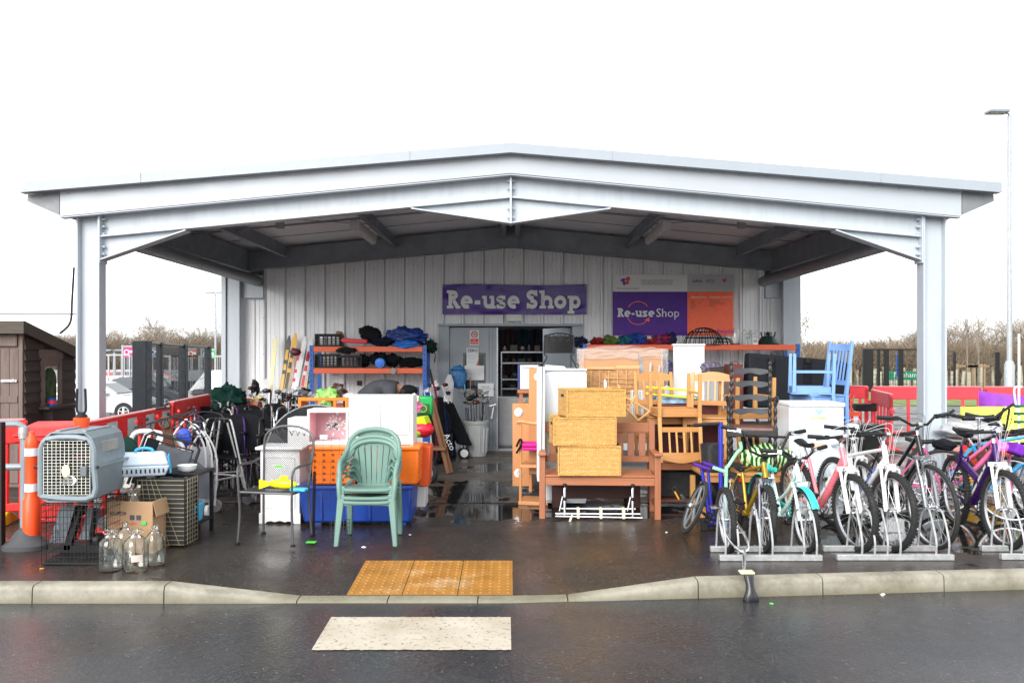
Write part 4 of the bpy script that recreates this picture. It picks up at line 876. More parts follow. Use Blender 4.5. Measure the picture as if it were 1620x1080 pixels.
# ---- round table top on edge
t=thing('round_table','round black table top standing on edge behind the white cabinet','table',(X(500,9.3),9.3,0),rot=(0,0,0))
part('tabletop',MB().lathe([(.0,-.012),(.53,-.012),(.55,0),(.53,.012),(0,.012)],(0,0,.50),64,'Y'),mat('black table laminate',(.012,.013,.016),.6,spec=.1),t); part('edge_rim',MB().torus((0,-.004,.50),.552,.009,'Y',64,6),ALU,t)
# ---- mesh garden chair
MG=mat('grey mesh metal',(.10,.10,.105),.45,.5)
t=thing('mesh_garden_chair','grey metal garden chair with wire mesh seat and arched back','chair',(X(432,7.3),7.38,0),R(-10))
mb=MB(); fr=.011
for s in (-1,1):
    mb.tube(smooth([(s*.25,-.20,0),(s*.235,-.19,.25),(s*.24,-.2,.44),(s*.25,-.2,.62),(s*.27,-.1,.66),(s*.27,.12,.66),(s*.25,.2,.68)],4),fr,8)
    mb.tube([(s*.23,.24,0),(s*.21,.2,.42),(s*.235,.26,.75)],fr,8); 
mb.tube(smooth([(-.235,.26,.75),(-.22,.27,.88),(-.12,.28,.95),(0,.28,.965),(.12,.28,.95),(.22,.27,.88),(.235,.26,.75)],4),fr,8)
mb.tube([(-.24,-.2,.44),(.24,-.2,.44),(.21,.2,.42),(-.21,.2,.42)],fr,8,closed=True); part('frame',mb,MG,t)
def meshpanel(f,nu,nv,r=.0022):
    q=MB()
    for i in range(-nv,nu+1):
        pts=[]
        for j in range(nv+1):
            u=(i+j)/nu
            if 0<=u<=1: pts.append(f(u,j/nv))
        if len(pts)>1: q.tube(pts,r,3,cap=False)
        pts=[]
        for j in range(nv+1):
            u=(i+nv-j)/nu
            if 0<=u<=1: pts.append(f(u,j/nv))
        if len(pts)>1: q.tube(pts,r,3,cap=False)
    return q
part('seat',meshpanel(lambda u,v:(-.235+.47*u,-.2+.4*v,.445-.035*math.sin(PI*u)*math.sin(PI*v)),26,20),MG,t)
part('back_mesh',meshpanel(lambda u,v:(-.225+.45*u,.215+.06*v,.46+.41*v+.06*math.sin(PI*u)*v),24,24),MG,t)
mb=MB()
for i in range(6): x=-.16+i*.06; mb.tube([(x,.28,.88),(x+.03,.28,.945),(x+.06,.28,.88)],.004,5)
part('back_lattice',mb,MG,t); 
for x,y in ((-.25,-.2),(.25,-.2),(-.23,.24),(.23,.24)): part('foot_cap',MB().lathe([(.022,0),(.022,.012),(.012,.02)],(x,y,0),10),BKP,t)
t=thing('toy_fish','yellow plastic fish shaped toy lying on the mesh chair seat','toy',(X(438,7.25),7.28,.475),R(-12))
YP=plastic('yellow plastic','f2e40a',.3); part('body',MB().blob((.05,0,.03),(.13,.035,.04),.05,2,24,14),YP,t,sharp=None); part('tail',MB().hexa([(-.07,-.006,.015),(-.07,.006,.015),(-.07,.006,.04),(-.07,-.006,.04)],[(-.17,-.01,-.02),(-.17,.01,-.02),(-.17,.01,.06),(-.17,-.01,.06)]).hexa([(.0,-.004,.05),(.1,-.004,.05),(.1,.004,.05),(.0,.004,.05)],[(.03,-.003,.1),(.09,-.003,.1),(.09,.003,.1),(.03,.003,.1)]),YP,t)
part('stand',MB().box(.12,.26,-.03,.05,-.03,.0),SKYP,t,bev=.01)
solo('green_tag',MB().box(-.03,.03,-.002,.002,-.008,.008),plastic('lime sticker','4ddc2a',.4),'lime price tag clipped on the mesh chair arm','tag',loc=(X(442,7.2),7.18,.665))
solo('green_tag',MB().box(-.04,.04,-.03,.03,0,.004),plastic('lime sticker','4ddc2a',.4),'lime price tag lying on the ground by the mesh chair','tag',loc=(X(488,7.2),7.3,.002))
# ---- white cabinet with scalloped foot
t=thing('white_cabinet','white panelled cabinet with scalloped foot behind the mesh chair','cabinet',(X(443,8.1),8.1,0),R(-3))
part('carcass',MB().box(-.19,.19,0,.3,.08,.70),WPAINT,t,bev=.006)
part('plinth',MB().prism([(-.2,0),(-.14,0),(-.12,.02),(-.08,.025),(-.05,.015),(0,.03),(.05,.015),(.08,.025),(.12,.02),(.14,0),(.2,0),(.2,.1),(-.2,.1)],-.012,.0),WPAINT,t,bev=.003)
part('top',MB().box(-.23,.23,-.04,.33,.70,.73),WPAINT,t,bev=.01); part('panel_moulding',MB().tube([(-.14,-.002,.15),(.14,-.002,.15),(.14,-.002,.63),(-.14,-.002,.63)],.007,4,closed=True),WPAINT,t)
solo('white_cupboard',MB().box(X(463,9.0),X(494,9.0),8.8,9.1,.4,Z(659,9.0)).hexa([(X(463,9.0),8.8,.4),(X(494,9.0),8.8,.4),(X(494,9.0),8.81,.4),(X(463,9.0),8.81,.4)],[(X(463,9.0),8.797,.41),(X(494,9.0),8.797,.41),(X(494,9.0),8.8,.41),(X(463,9.0),8.8,.41)]),WPAINT,'plain white box cupboard left of the pink lined cube','cupboard',bev=.008)
# ---- blue container with orange baskets
t=thing('blue_storage_box','long dark blue plastic storage box under the orange baskets','storage box',(X(568,8.1),8.0,0))
part('box',MB().hexa([(-.50,0,.03),(.50,0,.03),(.5,.55,.03),(-.5,.55,.03)],[(-.55,-.03,.37),(.51,-.03,.37),(.51,.6,.37),(-.55,.6,.37)]),BLUP,t,bev=.02)
part('rim',MB().box(-.565,.525,-.045,.61,.345,.38),BLUP,t,bev=.008)
mb=MB()
for x in (-.33,-.1,.12,.33): mb.box(x-.012,x+.012,-.026,-.0,.06,.34)
part('rib',mb,BLUP,t,bev=.004)
for x in (-.4,.4): part('foot',MB().box(x-.05,x+.05,.05,.5,.0,.03),BLUP,t)
ORB=plastic('bright orange plastic','f5761a',.3)
def basket(label,x0,x1,y,z0,z1,holes=True,d=.42):
    t=thing('orange_basket',label,'basket',((x0+x1)/2,y,z0),0,'orange plastic baskets'); w_=(x1-x0)/2; h_=z1-z0
    mb=MB(); mb.hexa([(-w_*.93,.02,0),(w_*.93,.02,0),(w_*.93,d-.02,0),(-w_*.93,d-.02,0)],[(-w_,0,h_),(w_,0,h_),(w_,d,h_),(-w_,d,h_)]); part('tub',mb,ORB,t,bev=.02)
    part('rim',MB().box(-w_-.012,w_+.012,-.014,d+.012,h_-.03,h_+.004),ORB,t,bev=.01)
    if holes:
        q=MB(); nx=int(2*w_/.075); 
        for i in range(nx):
            for j in range(5):
                zz=.05+j*(h_-.12)/4; yy=.02-.02*zz/h_; q.lathe([(.013,0),(.013,.003),(0,.003)],(-w_*.8+1.6*w_*i/(nx-1),yy-.006,zz),10,'Y')
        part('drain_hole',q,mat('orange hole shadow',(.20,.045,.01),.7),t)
    return t
basket('orange perforated basket on the left end of the blue box',X(490,7.95),X(562,7.95),7.97,.385,.74)
basket('smooth orange basket on the right end of the blue box',X(605,7.95),X(662,7.95),7.97,.385,.74,False)
basket('orange perforated basket in the middle, seen through the green chairs',X(566,8.0),X(603,8.0),8.02,.385,.72)
t=thing('orange_crate_side','orange ventilated crate behind the smooth basket at the right end','crate',(X(668,8.3),8.42,.3)); part('crate',MB().hexa([(-.05,0,0),(.05,0,0),(.05,.3,0),(-.05,.3,0)],[(-.07,0,.4),(.07,0,.4),(.07,.3,.4),(-.07,.3,.4)]),plastic('deep orange plastic','e0561a',.35),t,bev=.01)
solo('white_cube_shelf',MB().box(X(655,8.9),X(676,8.9),8.7,9.0,.05,Z(700,8.9)),WPAINT,'narrow white panel standing right of the orange baskets','panel',bev=.006)
# thin wire panels leaning
t=thing('wire_grid','thin black wire grid panel leaning before the orange basket','wire grid',(X(515,7.6),7.6,0),rot=(R(-5),0,0))
mb=MB().wires((-.11,0,.0),(.22,0,0),(0,0,.86),3,8,.0016); part('grid',mb,BKM,t); part('post',MB().box(-.12,-.1,-.01,.02,0,.56),BKM,t)
solo('wire_tray',MB().wires((X(525,7.5),7.45,.0),(.16,0,0),(0,.04,.16),6,5,.003),BKM,'small black wire tray at the foot of the wire panel','tray')
# ---- pink lined cube + white double cabinet
t=thing('pink_cube_shelf','open white cube shelf with pink flower papered inside, on the orange baskets','shelf',(X(520,8.2),8.15,Z(703,8.15)-.0))
w_=.195; h_=.335; PK=mat('pink lining',(.80,.40,.44),.6,var=.05)
part('case',MB().box(-w_,w_,0,.3,0,.025).box(-w_,w_,0,.3,h_-.03,h_).box(-w_,-w_+.02,0,.3,.025,h_-.03).box(w_-.02,w_,0,.3,.025,h_-.03),WPAINT,t,bev=.003)
part('pink_side',MB().box(-w_+.021,-w_+.024,.01,.29,.026,h_-.031),PK,t); part('pink_back',MB().box(-w_+.024,w_-.021,.28,.29,.026,h_-.031),mat('dusty pink',(.55,.30,.34),.6),t)
mb=MB(); random.seed(3)
for k in range(46):
    a=random.uniform(0,2*PI); r_=random.uniform(.0,.115); cx=.02+r_*math.cos(a); cz=.17+r_*math.sin(a)*.95; aa=a+random.uniform(-.4,.4); s_=.022
    if abs(cx)<w_-.04: mb.add([(cx-s_*.4*math.sin(aa),.278,cz+s_*.4*math.cos(aa)),(cx+s_*math.cos(aa),.278,cz+s_*math.sin(aa)),(cx+s_*.4*math.sin(aa),.278,cz-s_*.4*math.cos(aa)),(cx-s_*math.cos(aa),.278,cz-s_*math.sin(aa))],[(0,1,2,3)])
part('flower_print',mb,WLET,t); solo('price_card',MB().box(X(504,8.2),X(516,8.2),8.25,8.255,Z(700,8.2)+.03,Z(700,8.2)+.07),PAP,'small white price card lying in the pink cube','card')
t=thing('white_cupboard','white two door wall cupboard on top of the orange baskets','cupboard',(X(604,8.2),8.12,Z(704,8.12)))
w_=X(655,8.12)-X(604,8.12); h_=Z(626,8.12)-Z(704,8.12); part('carcass',MB().box(-w_,w_,.02,.36,0,h_),WPAINT,t,bev=.004)
for s in (-1,1):
    d=part('door',MB().box(min(s*.004,s*(w_-.035)),max(s*.004,s*(w_-.035)),0,.019,.1,h_-.03),mat('white gloss door',(.82,.82,.83),.2),t,bev=.004); part('knob',MB().lathe([(.008,0),(.010,-.014),(0,-.016)],(s*.02,0,.13),10,'Y'),CHR,d)
part('pink_strip',MB().box(-w_+.01,w_-.03,.006,.0195,.008,.095),mat('pale pink board',(.78,.62,.68),.4),t)
# ---- green stacking chairs
GRC=plastic('sage green plastic',(.125,.225,.19),.42,dirt=.25,dirtc=(.12,.16,.12))
def green_chair(z,y,label):
    t=thing('stacking_chair',label,'chair',(X(585,7.35),7.37+y,z),0,'green stacking garden chairs')
    def wrap(a): return (.275*math.sin(a),.03-.21*math.cos(a))
    # seat
    part('seat',MB().grid(lambda u,v:((-.215+.43*u)*(1-.06*v),-.20+.41*v,.40-.018*math.sin(PI*u)-.03*v+(-.02 if v<.05 else 0)),12,12).grid(lambda u,v:(-.215+.43*u,-.20-.004*v,.40-.03*v-.02),12,3),GRC,t,sharp=1)
    part('seat_rim',MB().tube(smooth([(-.22,.2,.38),(-.225,0,.39),(-.22,-.18,.385),(-.18,-.21,.375),(0,-.215,.372),(.18,-.21,.375),(.22,-.18,.385),(.225,0,.39),(.22,.2,.38)],3),.016,8),GRC,t)
    # back: arch shell hoop with arms
    for s in (-1,1):
        arm=part('arm',MB().tube(smooth([(s*.25,-.19,.40),(s*.265,-.17,.53),(s*.275,-.10,.60),(s*.272,.04,.63),(s*.255,.15,.69),(s*.20,.215,.79)],5),[.024]*26,8).grid(lambda u,v:(s*(.24+.012*v),-.19+.03*v+.012*u,.38+.2*v),2,5),GRC,t,sharp=1)
        part('back_fan',MB().grid(lambda u,v:(s*(.14+.09*u-.06*v*(1-u)),.205+.02*v-.08*u*(1-v),.5+.1*v+.04*u*(1-v)),4,6),GRC,t)
        for k,(a,b_) in enumerate(((.24,.14),(.225,.10))):
            part('side_strut',MB().tube(smooth([(s*(.255-.02*k),.02,.56+.03*k),(s*(.21-.03*k),.14,.56+.05*k),(s*(.15-.02*k),.20,.5)],4),.011,6),GRC,t)
    part('back_hoop',MB().tube(smooth([(-.255,.15,.69),(-.235,.19,.77),(-.17,.225,.835),(-.08,.24,.862),(0,.243,.868),(.08,.24,.862),(.17,.225,.835),(.235,.19,.77),(.255,.15,.69)],4),.024,10).grid(lambda u,v:((-.17+.34*u)*(1),.232+.01*math.sin(PI*u),.80+.05*v*math.sin(PI*(.12+.76*u))),10,3),GRC,t,sharp=1)
    for i in range(7):
        k=(i-3)/3; xb=k*.128; xt=k*.188
        part('back_slat',MB().hexa([(xb-.019,.205,.42),(xb+.019,.205,.42),(xb+.019,.213,.42),(xb-.019,.213,.42)],[(xt-.027,.237-.03*abs(k),.83-.05*k*k),(xt+.027,.237-.03*abs(k),.83-.05*k*k),(xt+.027,.246-.03*abs(k),.83-.05*k*k),(xt-.027,.246-.03*abs(k),.83-.05*k*k)]),GRC,t)
    part('lumbar',MB().grid(lambda u,v:(-.15+.3*u,.2+.006*v,.38+.1*v),8,3),GRC,t)
    for s in (-1,1):
        for (y0,y1,xo) in ((-.2,-.235,.275),(.19,.27,.25)):
            q=MB(); a=s*.235; b_=s*xo
            q.hexa([(b_-.022,y1-.016,0),(b_+.022,y1-.016,0),(b_+.022,y1+.016,0),(b_-.022,y1+.016,0)],[(a-.034,y0-.01,.41),(a+.03,y0-.01,.41),(a+.03,y0+.03,.41),(a-.034,y0+.03,.41)])
            part('leg',q,GRC,t,bev=.008)
    t.scale=(.90,.97,.965); return t
green_chair(.0,0,'sage green plastic garden chair at the bottom of the stack')
green_chair(.035,.012,'sage green plastic garden chair in the middle of the stack')
green_chair(.10,.03,'sage green plastic garden chair on top of the stack')
# ---- orange toy rack behind
t=thing('orange_rack','orange wooden open fronted rack with small things in it, behind the white cubes','rack',(X(511,9.9),9.9,Z(664,9.9)))
ow=wood('orange painted wood','f07a1e',.5,0,.12); w_=.29; h_=.26
part('frame',MB().box(-w_,w_,-.0,.025,0,.07).box(-w_,w_,-.0,.025,h_-.04,h_).box(-w_,-w_+.035,-.001,.3,.0,h_).box(w_-.035,w_,-.001,.3,0,h_).box(-.06,-.03,0,.02,.07,h_-.04).box(.12,.15,0,.02,.07,h_-.04),ow,t,bev=.004); part('shelf',MB().box(-w_+.03,w_-.03,.02,.3,.0,.02),ow,t)
random.seed(5)
for i,c in enumerate(['3b3f45','7c7c80','1b6b70','c43a2a','15151a']): solo('rack_item',MB().blob((X(484+i*13,10.0),10.05,Z(652,10)),(.04,.04,.045),.2,i),plastic('rack item %d'%i,c,.4),['grey','silver','teal','red','black'][i]+' small toy inside the orange rack','toy')
solo('gift_bag',MB().blob((X(518,10),10.0,Z(628,10)),(.12,.1,.10),.3,3,26,16),mat('lime and blue wrap',(.25,.55,.12),.5,var=.7,vs=12,bump=.6,bs=30),'crumpled lime and blue plastic bag on the orange rack','bag')
solo('dark_toy',MB().blob((X(532,10.1),10.15,Z(620,10.1)),(.10,.07,.10),.35,8),mat('brown black toy',(.05,.02,.015),.4,var=.5),'dark brown helmet like toy beside the lime bag','toy')
solo('bike_helmet',MB().blob((X(556,10.0),10.0,Z(627,10.0)),(.11,.08,.05),.1,8,flat=.01),mat('silver helmet',(.45,.46,.48),.4,var=.3,vs=20),'grey helmet lying behind the orange rack','helmet')
# ---- red tray with tarpaulin near the back-left post
t=thing('red_tray','orange red plastic tray rack by the left rear post','tray',(X(360,12.2),12.2,Z(650,12.2))); RT=plastic('orange red plastic','e8502e',.4)
part('tray',MB().box(-.42,.42,0,.02,0,.10).box(-.42,.42,.4,.42,.06,.16).box(-.42,-.4,.02,.4,0,.13).box(.4,.42,.02,.4,0,.13).box(-.4,.4,.02,.4,0,.02),RT,t,bev=.004)
for x in (-.38,.38): part('leg',MB().box(x-.02,x+.02,.02,.06,-Z(650,12.2),0),BLUP,t)
solo('green_tarpaulin',MB().blob((X(357,12.1),12.2,Z(640,12.1)),(.27,.22,.26),.22,11,44,28,flat=.08,wr=.12),fabric('dark green tarpaulin',(.008,.034,.027)),'dark green tarpaulin draped over the orange red tray','tarpaulin')
# ---- skis leaning on the wall
def ski(x0,z0,x1,z1,y,w,m1,m2,label,tip=True):
    t=thing('ski',label,'ski',(0,0,0),0,'skis leaning on the wall')
    p=Vector((x0,y-.35,z0)); q=Vector((x1,y-.03,z1)); d=(q-p).normalized(); L_=(q-p).length; side=d.cross(Vector((0,-1,0))).normalized(); nn_=side.cross(d).normalized()
    if nn_.y>0: nn_=-nn_
    mb=MB(); N=16; vs=[]
    for i in range(N+1):
        s=i/N; ww=w*(1-.25*math.sin(PI*s)); 
        if s>.93: ww*=math.sqrt(max(.05,1-((s-.93)/.07)**2))
        c=p+d*L_*s+nn_*(.25*max(0,s-.9)**1.0)
        for a,b_ in ((-1,0),(1,0),(1,1),(-1,1)): vs.append(c+side*a*ww/2+nn_*b_*.014)
    fs=[]
    for i in range(N):
        for k in range(4): fs.append((4*i+k,4*i+(k+1)%4,4*i+4+(k+1)%4,4*i+4+k))
    fs+=[(0,1,2,3),(4*N+3,4*N+2,4*N+1,4*N)]
    part('ski_body',mb.add(vs,fs),m1,t)
    if m2:
        k=MB()
        for (a,b_) in ((.45,.62),(.66,.72),(.76,.86)):
            A=p+d*L_*a+nn_*.0155; B_=p+d*L_*b_+nn_*.0155; k.add([A-side*w*.3,A+side*w*.3,B_+side*w*.22,B_-side*w*.3],[(0,1,2,3)])
        part('graphic',k,m2,t)
    part('binding',MB().bar(p+d*L_*.33+nn_*.03,p+d*L_*.45+nn_*.03,.06,.05).bar(p+d*L_*.2+nn_*.03,p+d*L_*.26+nn_*.035,.06,.05),BKP,t)
SK=[(213,0)]
def sx_(px): return X(px,14.0)
YW=mat('ski pale yellow',(.70,.66,.35),.3); YL=mat('ski yellow',(.75,.42,.03),.3); RD=mat('ski red',(.62,.03,.05),.3); WS=mat('ski white',(.75,.75,.76),.3); BK=mat('ski black',(.02,.02,.022),.3)
for (a,b_,top,w_,m1,m2,lb) in [(430,435,532,.085,YW,None,'pale yellow ski with orange tip standing upright, leftmost'),(443,457,531,.085,BK,YL,'black ski with yellow tip markings left of the bright yellow one'),(448,467,527,.09,YL,BK,'bright yellow ski with dark lettering'),(458,475,551,.10,RD,WS,'red ski with white lettering'),(463,482,532,.085,WS,None,'plain white ski just right of the red one'),(472,492,534,.09,WS,RD,'white ski with red marks, tilted furthest right'),(480,491,541,.08,WS,YL,'white and yellow ski close to the blue rack post'),(484,493,575,.07,mat('ski green',(.1,.3,.1),.4),WS,'short green edged ski behind the white ones')]:
    ski(sx_(a-3),.25,sx_(b_),Z(top,13.9),14.1,w_,m1,m2,lb)
solo('ski_tip_pad',MB().blob((X(469,13.8),13.75,Z(557,13.8)),(.09,.05,.06),.05,1),mat('maroon cover',(.10,.01,.03),.5),'maroon cover hung on the red ski','cover')
# white upturned snow skis / snow blades left
for (px,py,lb) in ((404,600,'short white snow blade with curled tip by the rear post'),(418,598,'wider white snow blade with curled tip beside it')):
    t=thing('snow_blade',lb,'ski',(X(px,13.6),13.6,.3)); h=Z(py,13.6)-.3
    part('blade',MB().grid(lambda u,v:((-.06+.12*u)*(1 if v<.8 else math.sqrt(max(0,1-((v-.8)/.2)**2))),.15*v+.0-.25*max(0,v-.8),h*v),6,16),WS,t)
# golf bags and clubs cluster
random.seed(9)
def golfbag(label,px,Y,h,r_,m_,tilt=0,clubs=7,group='golf bags'):
    t=thing('golf_bag',label,'golf bag',(X(px,Y),Y,0),rot=(R(-6),R(tilt),0),group=group)
    part('bag',MB().lathe([(r_*.9,0),(r_,.04),(r_*.93,h*.5),(r_,h*.9),(r_*1.08,h*.93),(r_*1.08,h),(r_*.9,h),(r_*.85,h*.85)],n=20),m_,t); part('pocket',MB().blob((0,-r_,h*.35),(r_*.7,.06,h*.2),.05,2),m_,t); part('strap',MB().tube(smooth([(r_,0,h*.9),(r_*1.7,-.05,h*.6),(r_,0,h*.3)],5),.012,6),BKF,t)
    part('collar',MB().torus((0,0,h),r_,.014,'Z',20,6),BKP,t)
    for i in range(clubs):
        a=random.uniform(0,2*PI); rr=r_*.7*random.random(); x,y=rr*math.cos(a),rr*math.sin(a); x2=x*1.9+random.uniform(-.04,.04); hh=h+random.uniform(.1,.28)
        c0=thing('golf_club','golf club in the '+label,'golf club',(X(px,Y),Y,0),rot=(R(-6),R(tilt),0),group='golf clubs in the golf bags'); part('shaft',MB().tube([(x,y,h*.5),(x2,y*1.6,hh)],.006,5),CHR,c0); c=c0
        if i%2: part('club_head',MB().blob((x2+.03,y*1.6-.01,hh+.01),(.05,.035,.03),.15,i,12,8),[mat('wood head',(.05,.01,.01),.2),BKM,mat('pewter head',(.16,.16,.17),.35,.5)][i%3],c)
        else: part('club_head',MB().hexa([(x2-.005,y*1.6-.01,hh-.01),(x2+.07,y*1.6-.02,hh-.02),(x2+.07,y*1.6,hh-.02),(x2-.005,y*1.6+.01,hh-.01)],[(x2-.01,y*1.6-.01,hh+.02),(x2+.08,y*1.6-.01,hh+.045),(x2+.08,y*1.6,hh+.045),(x2-.01,y*1.6,hh+.02)]),mat('pewter head',(.16,.16,.17),.35,.5),c)
    return t
golfbag('navy golf bag full of clubs behind the round table top',446,12.0,.82,.16,NAVY,3,10)
golfbag('black golf bag behind the wheelchairs',424,12.2,.80,.13,BKF,-4,7)
golfbag('black golf bag with red handled clubs close to the ski tips',465,12.6,.82,.12,BKF,5,9)
golfbag('short black golf bag next to the orange red tray',405,12.6,.82,.11,BKF,-6,6)
solo('ski_boot',MB().blob((X(404,12.8),12.8,Z(615,12.8)),(.06,.06,.13),.35,2),BKP,'black ski boot on the pile by the orange red tray','boot')
solo('bag_of_balls',MB().blob((X(474,12.3),12.3,Z(622,12.3)),(.13,.07,.05),.2,4),mat('silver club cover',(.28,.30,.32),.3,.5),'flat silver cover across the golf clubs','cover')
solo('cloth_heap',MB().blob((X(412,12.5),12.45,Z(634,12.5)),(.1,.07,.07),.4,5),mat('yellow white cloth',(.6,.5,.25),.8,var=.5,vs=14),'cream and yellow rag on the golf bags','cloth')
# ---- racking left of the door
BLR=mat('rack blue',(.02,.12,.48),.35); ORR=mat('rack orange',(.78,.13,.045),.4,var=.05)
def rack(label,x0,x1,y0,y1,zs,h,cols=True,nm='shelf_rack'):
    t=thing(nm,label,'shelf',((x0+x1)/2,y0,0)); w_=(x1-x0)/2; d_=y1-y0
    for sx in (-1,1):
        for y in (0,d_):
            u=part('upright',MB().box(sx*w_-.03,sx*w_+.03,y-.02,y+.02,0,h),BLR,t)
            q=MB()
            for k in range(int(h/.08)): q.box(sx*w_-.006,sx*w_+.006,y-.0225,y-.0205,.05+k*.08,.075+k*.08)
            if y==0: part('slot',q,BKM,u)
        part('side_brace',MB().bar((sx*w_,0,.4),(sx*w_,d_,.9),.02),BLR,t)
    for z in zs:
        part('beam',MB().box(-w_+.032,w_-.032,-.022,.0,z-.085,z),ORR,t,bev=.006); part('beam',MB().box(-w_+.032,w_-.032,d_,d_+.02,z-.085,z),ORR,t,bev=.006)
        part('shelf_board',MB().box(-w_+.02,w_-.02,.002,d_-.002,z-.03,z-.006),wood('chipboard',(.32,.22,.13),.8,0),t)
    return t
YR=13.4; rack('blue and orange metal racking left of the shop doors',X(493,YR),X(672,YR),YR,13.95,[.8,Z(582,YR),Z(548,YR)],Z(548,YR)+.02)
z1=Z(548,YR)+.001; z2=Z(582,YR)+.001
def crate(px0,px1,z,h,label,m_=BKP,Y=13.45):
    x0,x1=X(px0,Y),X(px1,Y); t=thing('folding_crate',label,'crate',((x0+x1)/2,Y,z),0,'slatted plastic crates'); w_=(x1-x0)/2
    for y in (0,.3):
        q=MB(); q.box(-w_,w_,y,y+.012,0,.03).box(-w_,w_,y,y+.012,h-.04,h)
        for i in range(7): x=-w_+2*w_*i/6; q.box(max(-w_,x-.01),min(w_,x+.01),y+.001,y+.011,.03,h-.04)
        for i in range(3): q.box(-w_+.01,w_-.01,y+.002,y+.010,.045+i*(h-.1)/3,.055+i*(h-.1)/3)
        part('side_panel',q,m_,t)
    part('end_panel',MB().box(-w_,-w_+.01,.012,.3,0,h).box(w_-.01,w_,.012,.3,0,h),m_,t); part('base',MB().box(-w_+.01,w_-.01,.012,.3,0,.012),m_,t)
    return t
crate(498,538,z1,.2,'black slatted crate at the left end of the top shelf'); crate(498,533,z2,.22,'black slatted crate at the left end of the second shelf'); crate(534,572,z2,.2,'black slatted crate right of another one on the second shelf'); 
crate(634,660,Z(628,13.4),.15,'royal blue slatted crate low on the rack behind the bent over person',plastic('royal blue crate','1a33b0',.35))
def lump(name,px,py,Y,rx,ry,rz,m_,label,cat,amp=.2,seed=0,rot=0):
    return solo(name,MB().blob((0,0,0),(rx,ry,rz),amp,seed,56,34,wr=.16),m_,label,cat,loc=(X(px,Y),Y,Z(py,Y)),rot=(0,R(rot),0),sharp=None)
lump('rucksack',586,529,13.6,.19,.13,.13,fabric('black nylon',(.014,.014,.016)),'black rucksack standing on the top shelf','bag',.08,1,20)
lump('bag_strap_heap',604,541,13.5,.16,.12,.07,fabric('blue black nylon',(.012,.015,.035)),'dark blue bag slumped against the black rucksack','bag',.3,3)
lump('holdall',643,533,13.6,.31,.16,.15,mat('blue nylon sheen',(.01,.04,.22),.4,var=.5,vs=8,bump=.6,bs=12),'shiny blue holdall bag on the top shelf','bag',.22,7,3)
lump('cagoule',641,545,13.42,.2,.1,.06,mat('bright blue nylon',(.02,.16,.6),.45,var=.3,bump=.5,bs=14),'bright blue folded cagoule under the blue holdall','jacket',.25,4)
lump('black_bag',680,548,13.5,.1,.1,.09,fabric('green black nylon',(.01,.025,.02)),'black and green bag hanging over the right end of the top shelf','bag',.3,5)
solo('bag_strap',MB().tube(smooth([(X(682,13.3),13.35,Z(550,13.3)),(X(688,13.3),13.33,Z(560,13.3)),(X(687,13.3),13.33,Z(573,13.3))],4),.008,5),BKF,'loose black strap dangling off the top shelf','strap')
t=thing('red_mat','rolled pinkish red mat on the top shelf','mat',(X(562,13.45),13.45,Z(539,13.45))); part('mat',MB().bar((-.2,0,.01),(.2,0,-.015),.2,.07),plastic('coral red foam','e04452',.6),t,bev=.02)
lump('skate_bag',548,554,13.35,.13,.07,.05,fabric('black webbing',(.02,.02,.022)),'black strap and buckle heap hanging over the shelf edge','bag',.4,6)
lump('beige_toy',537,529,13.6,.06,.06,.05,mat('tan plush',(.35,.22,.12),.9),'small tan soft toy in the top shelf crate','toy',.3,2)
for i,(px,py,rx,rz_2,lb) in enumerate([(575,570,.10,.09,'black sports bag next to the crates on the second shelf'),(600,568,.14,.1,'black holdall behind the blue round tub'),(622,570,.12,.1,'black camera bag in the middle of the second shelf'),(648,573,.2,.07,'long black tripod bag on the second shelf'),(664,573,.06,.06,'black shoe at the right end of the second shelf')]): lump('black_bag',px,py,13.6,rx,.12,rz_2,BKF,lb,'bag',.3,i+20)
solo('blue_tub_lid',MB().lathe([(0,-.03),(.04,-.03),(.055,-.028),(.06,-.02),(.075,-.02),(.08,0),(.08,.12),(0,.12)],(X(601,13.35),13.35,Z(574,13.35)),24,'Y'),plastic('sky blue plastic','2f7be0',.3),'round sky blue tub lid on the second shelf','tub')
solo('grey_pouch',MB().hexa([(-.04,0,-.05),(.04,0,-.05),(.04,.02,-.05),(-.04,.02,-.05)],[(-.045,0,.05),(.045,0,.05),(.045,.02,.05),(-.045,.02,.05)]),mat('grey pouch',(.3,.3,.27),.7),'grey pouch hanging from the second shelf','pouch',bev=.01,loc=(X(622,13.33),13.34,Z(587,13.33)),rot=(0,R(25),0))
solo('wall_socket',MB().box(-.04,.04,-.03,0,-.04,.04),mat('brown box',(.08,.05,.03),.7),'small brown box fixed to the cladding below the racking','box',bev=.004,loc=(X(568,14.1),14.16,Z(606,14.1)))
# ---- things right of the white cupboard
t=thing('green_case','bright green plastic case with round vent, right of the white cupboard','case',(X(670,10.2),10.2,Z(657,10.2))); part('shell',MB().box(-.11,.11,0,.12,0,.23),plastic('bright green plastic','12a04e',.35),t,bev=.025); part('vent_panel',MB().box(-.085,.07,-.012,-.001,.02,.14),mat('dark green grille',(.05,.09,.05),.6,var=.6,vs=30),t,bev=.01); part('wheel_vent',MB().torus((0,-.016,.08),.04,.008,'Y',20,6),plastic('lime trim','7fc62a',.4),t)
solo('pink_toy',MB().blob((X(659,9.9),9.9,Z(641,9.9)),(.06,.05,.08),.3,2),plastic('candy pink plastic','f27fb5',.4),'candy pink toy beside the green case','toy')
solo('white_flower_toy',MB().blob((X(656,9.8),9.8,Z(630,9.8)),(.05,.04,.05),.4,6),mat('white green petals',(.6,.65,.4),.6,var=.4,vs=20),'white and green artificial flower above the pink toy','flower')
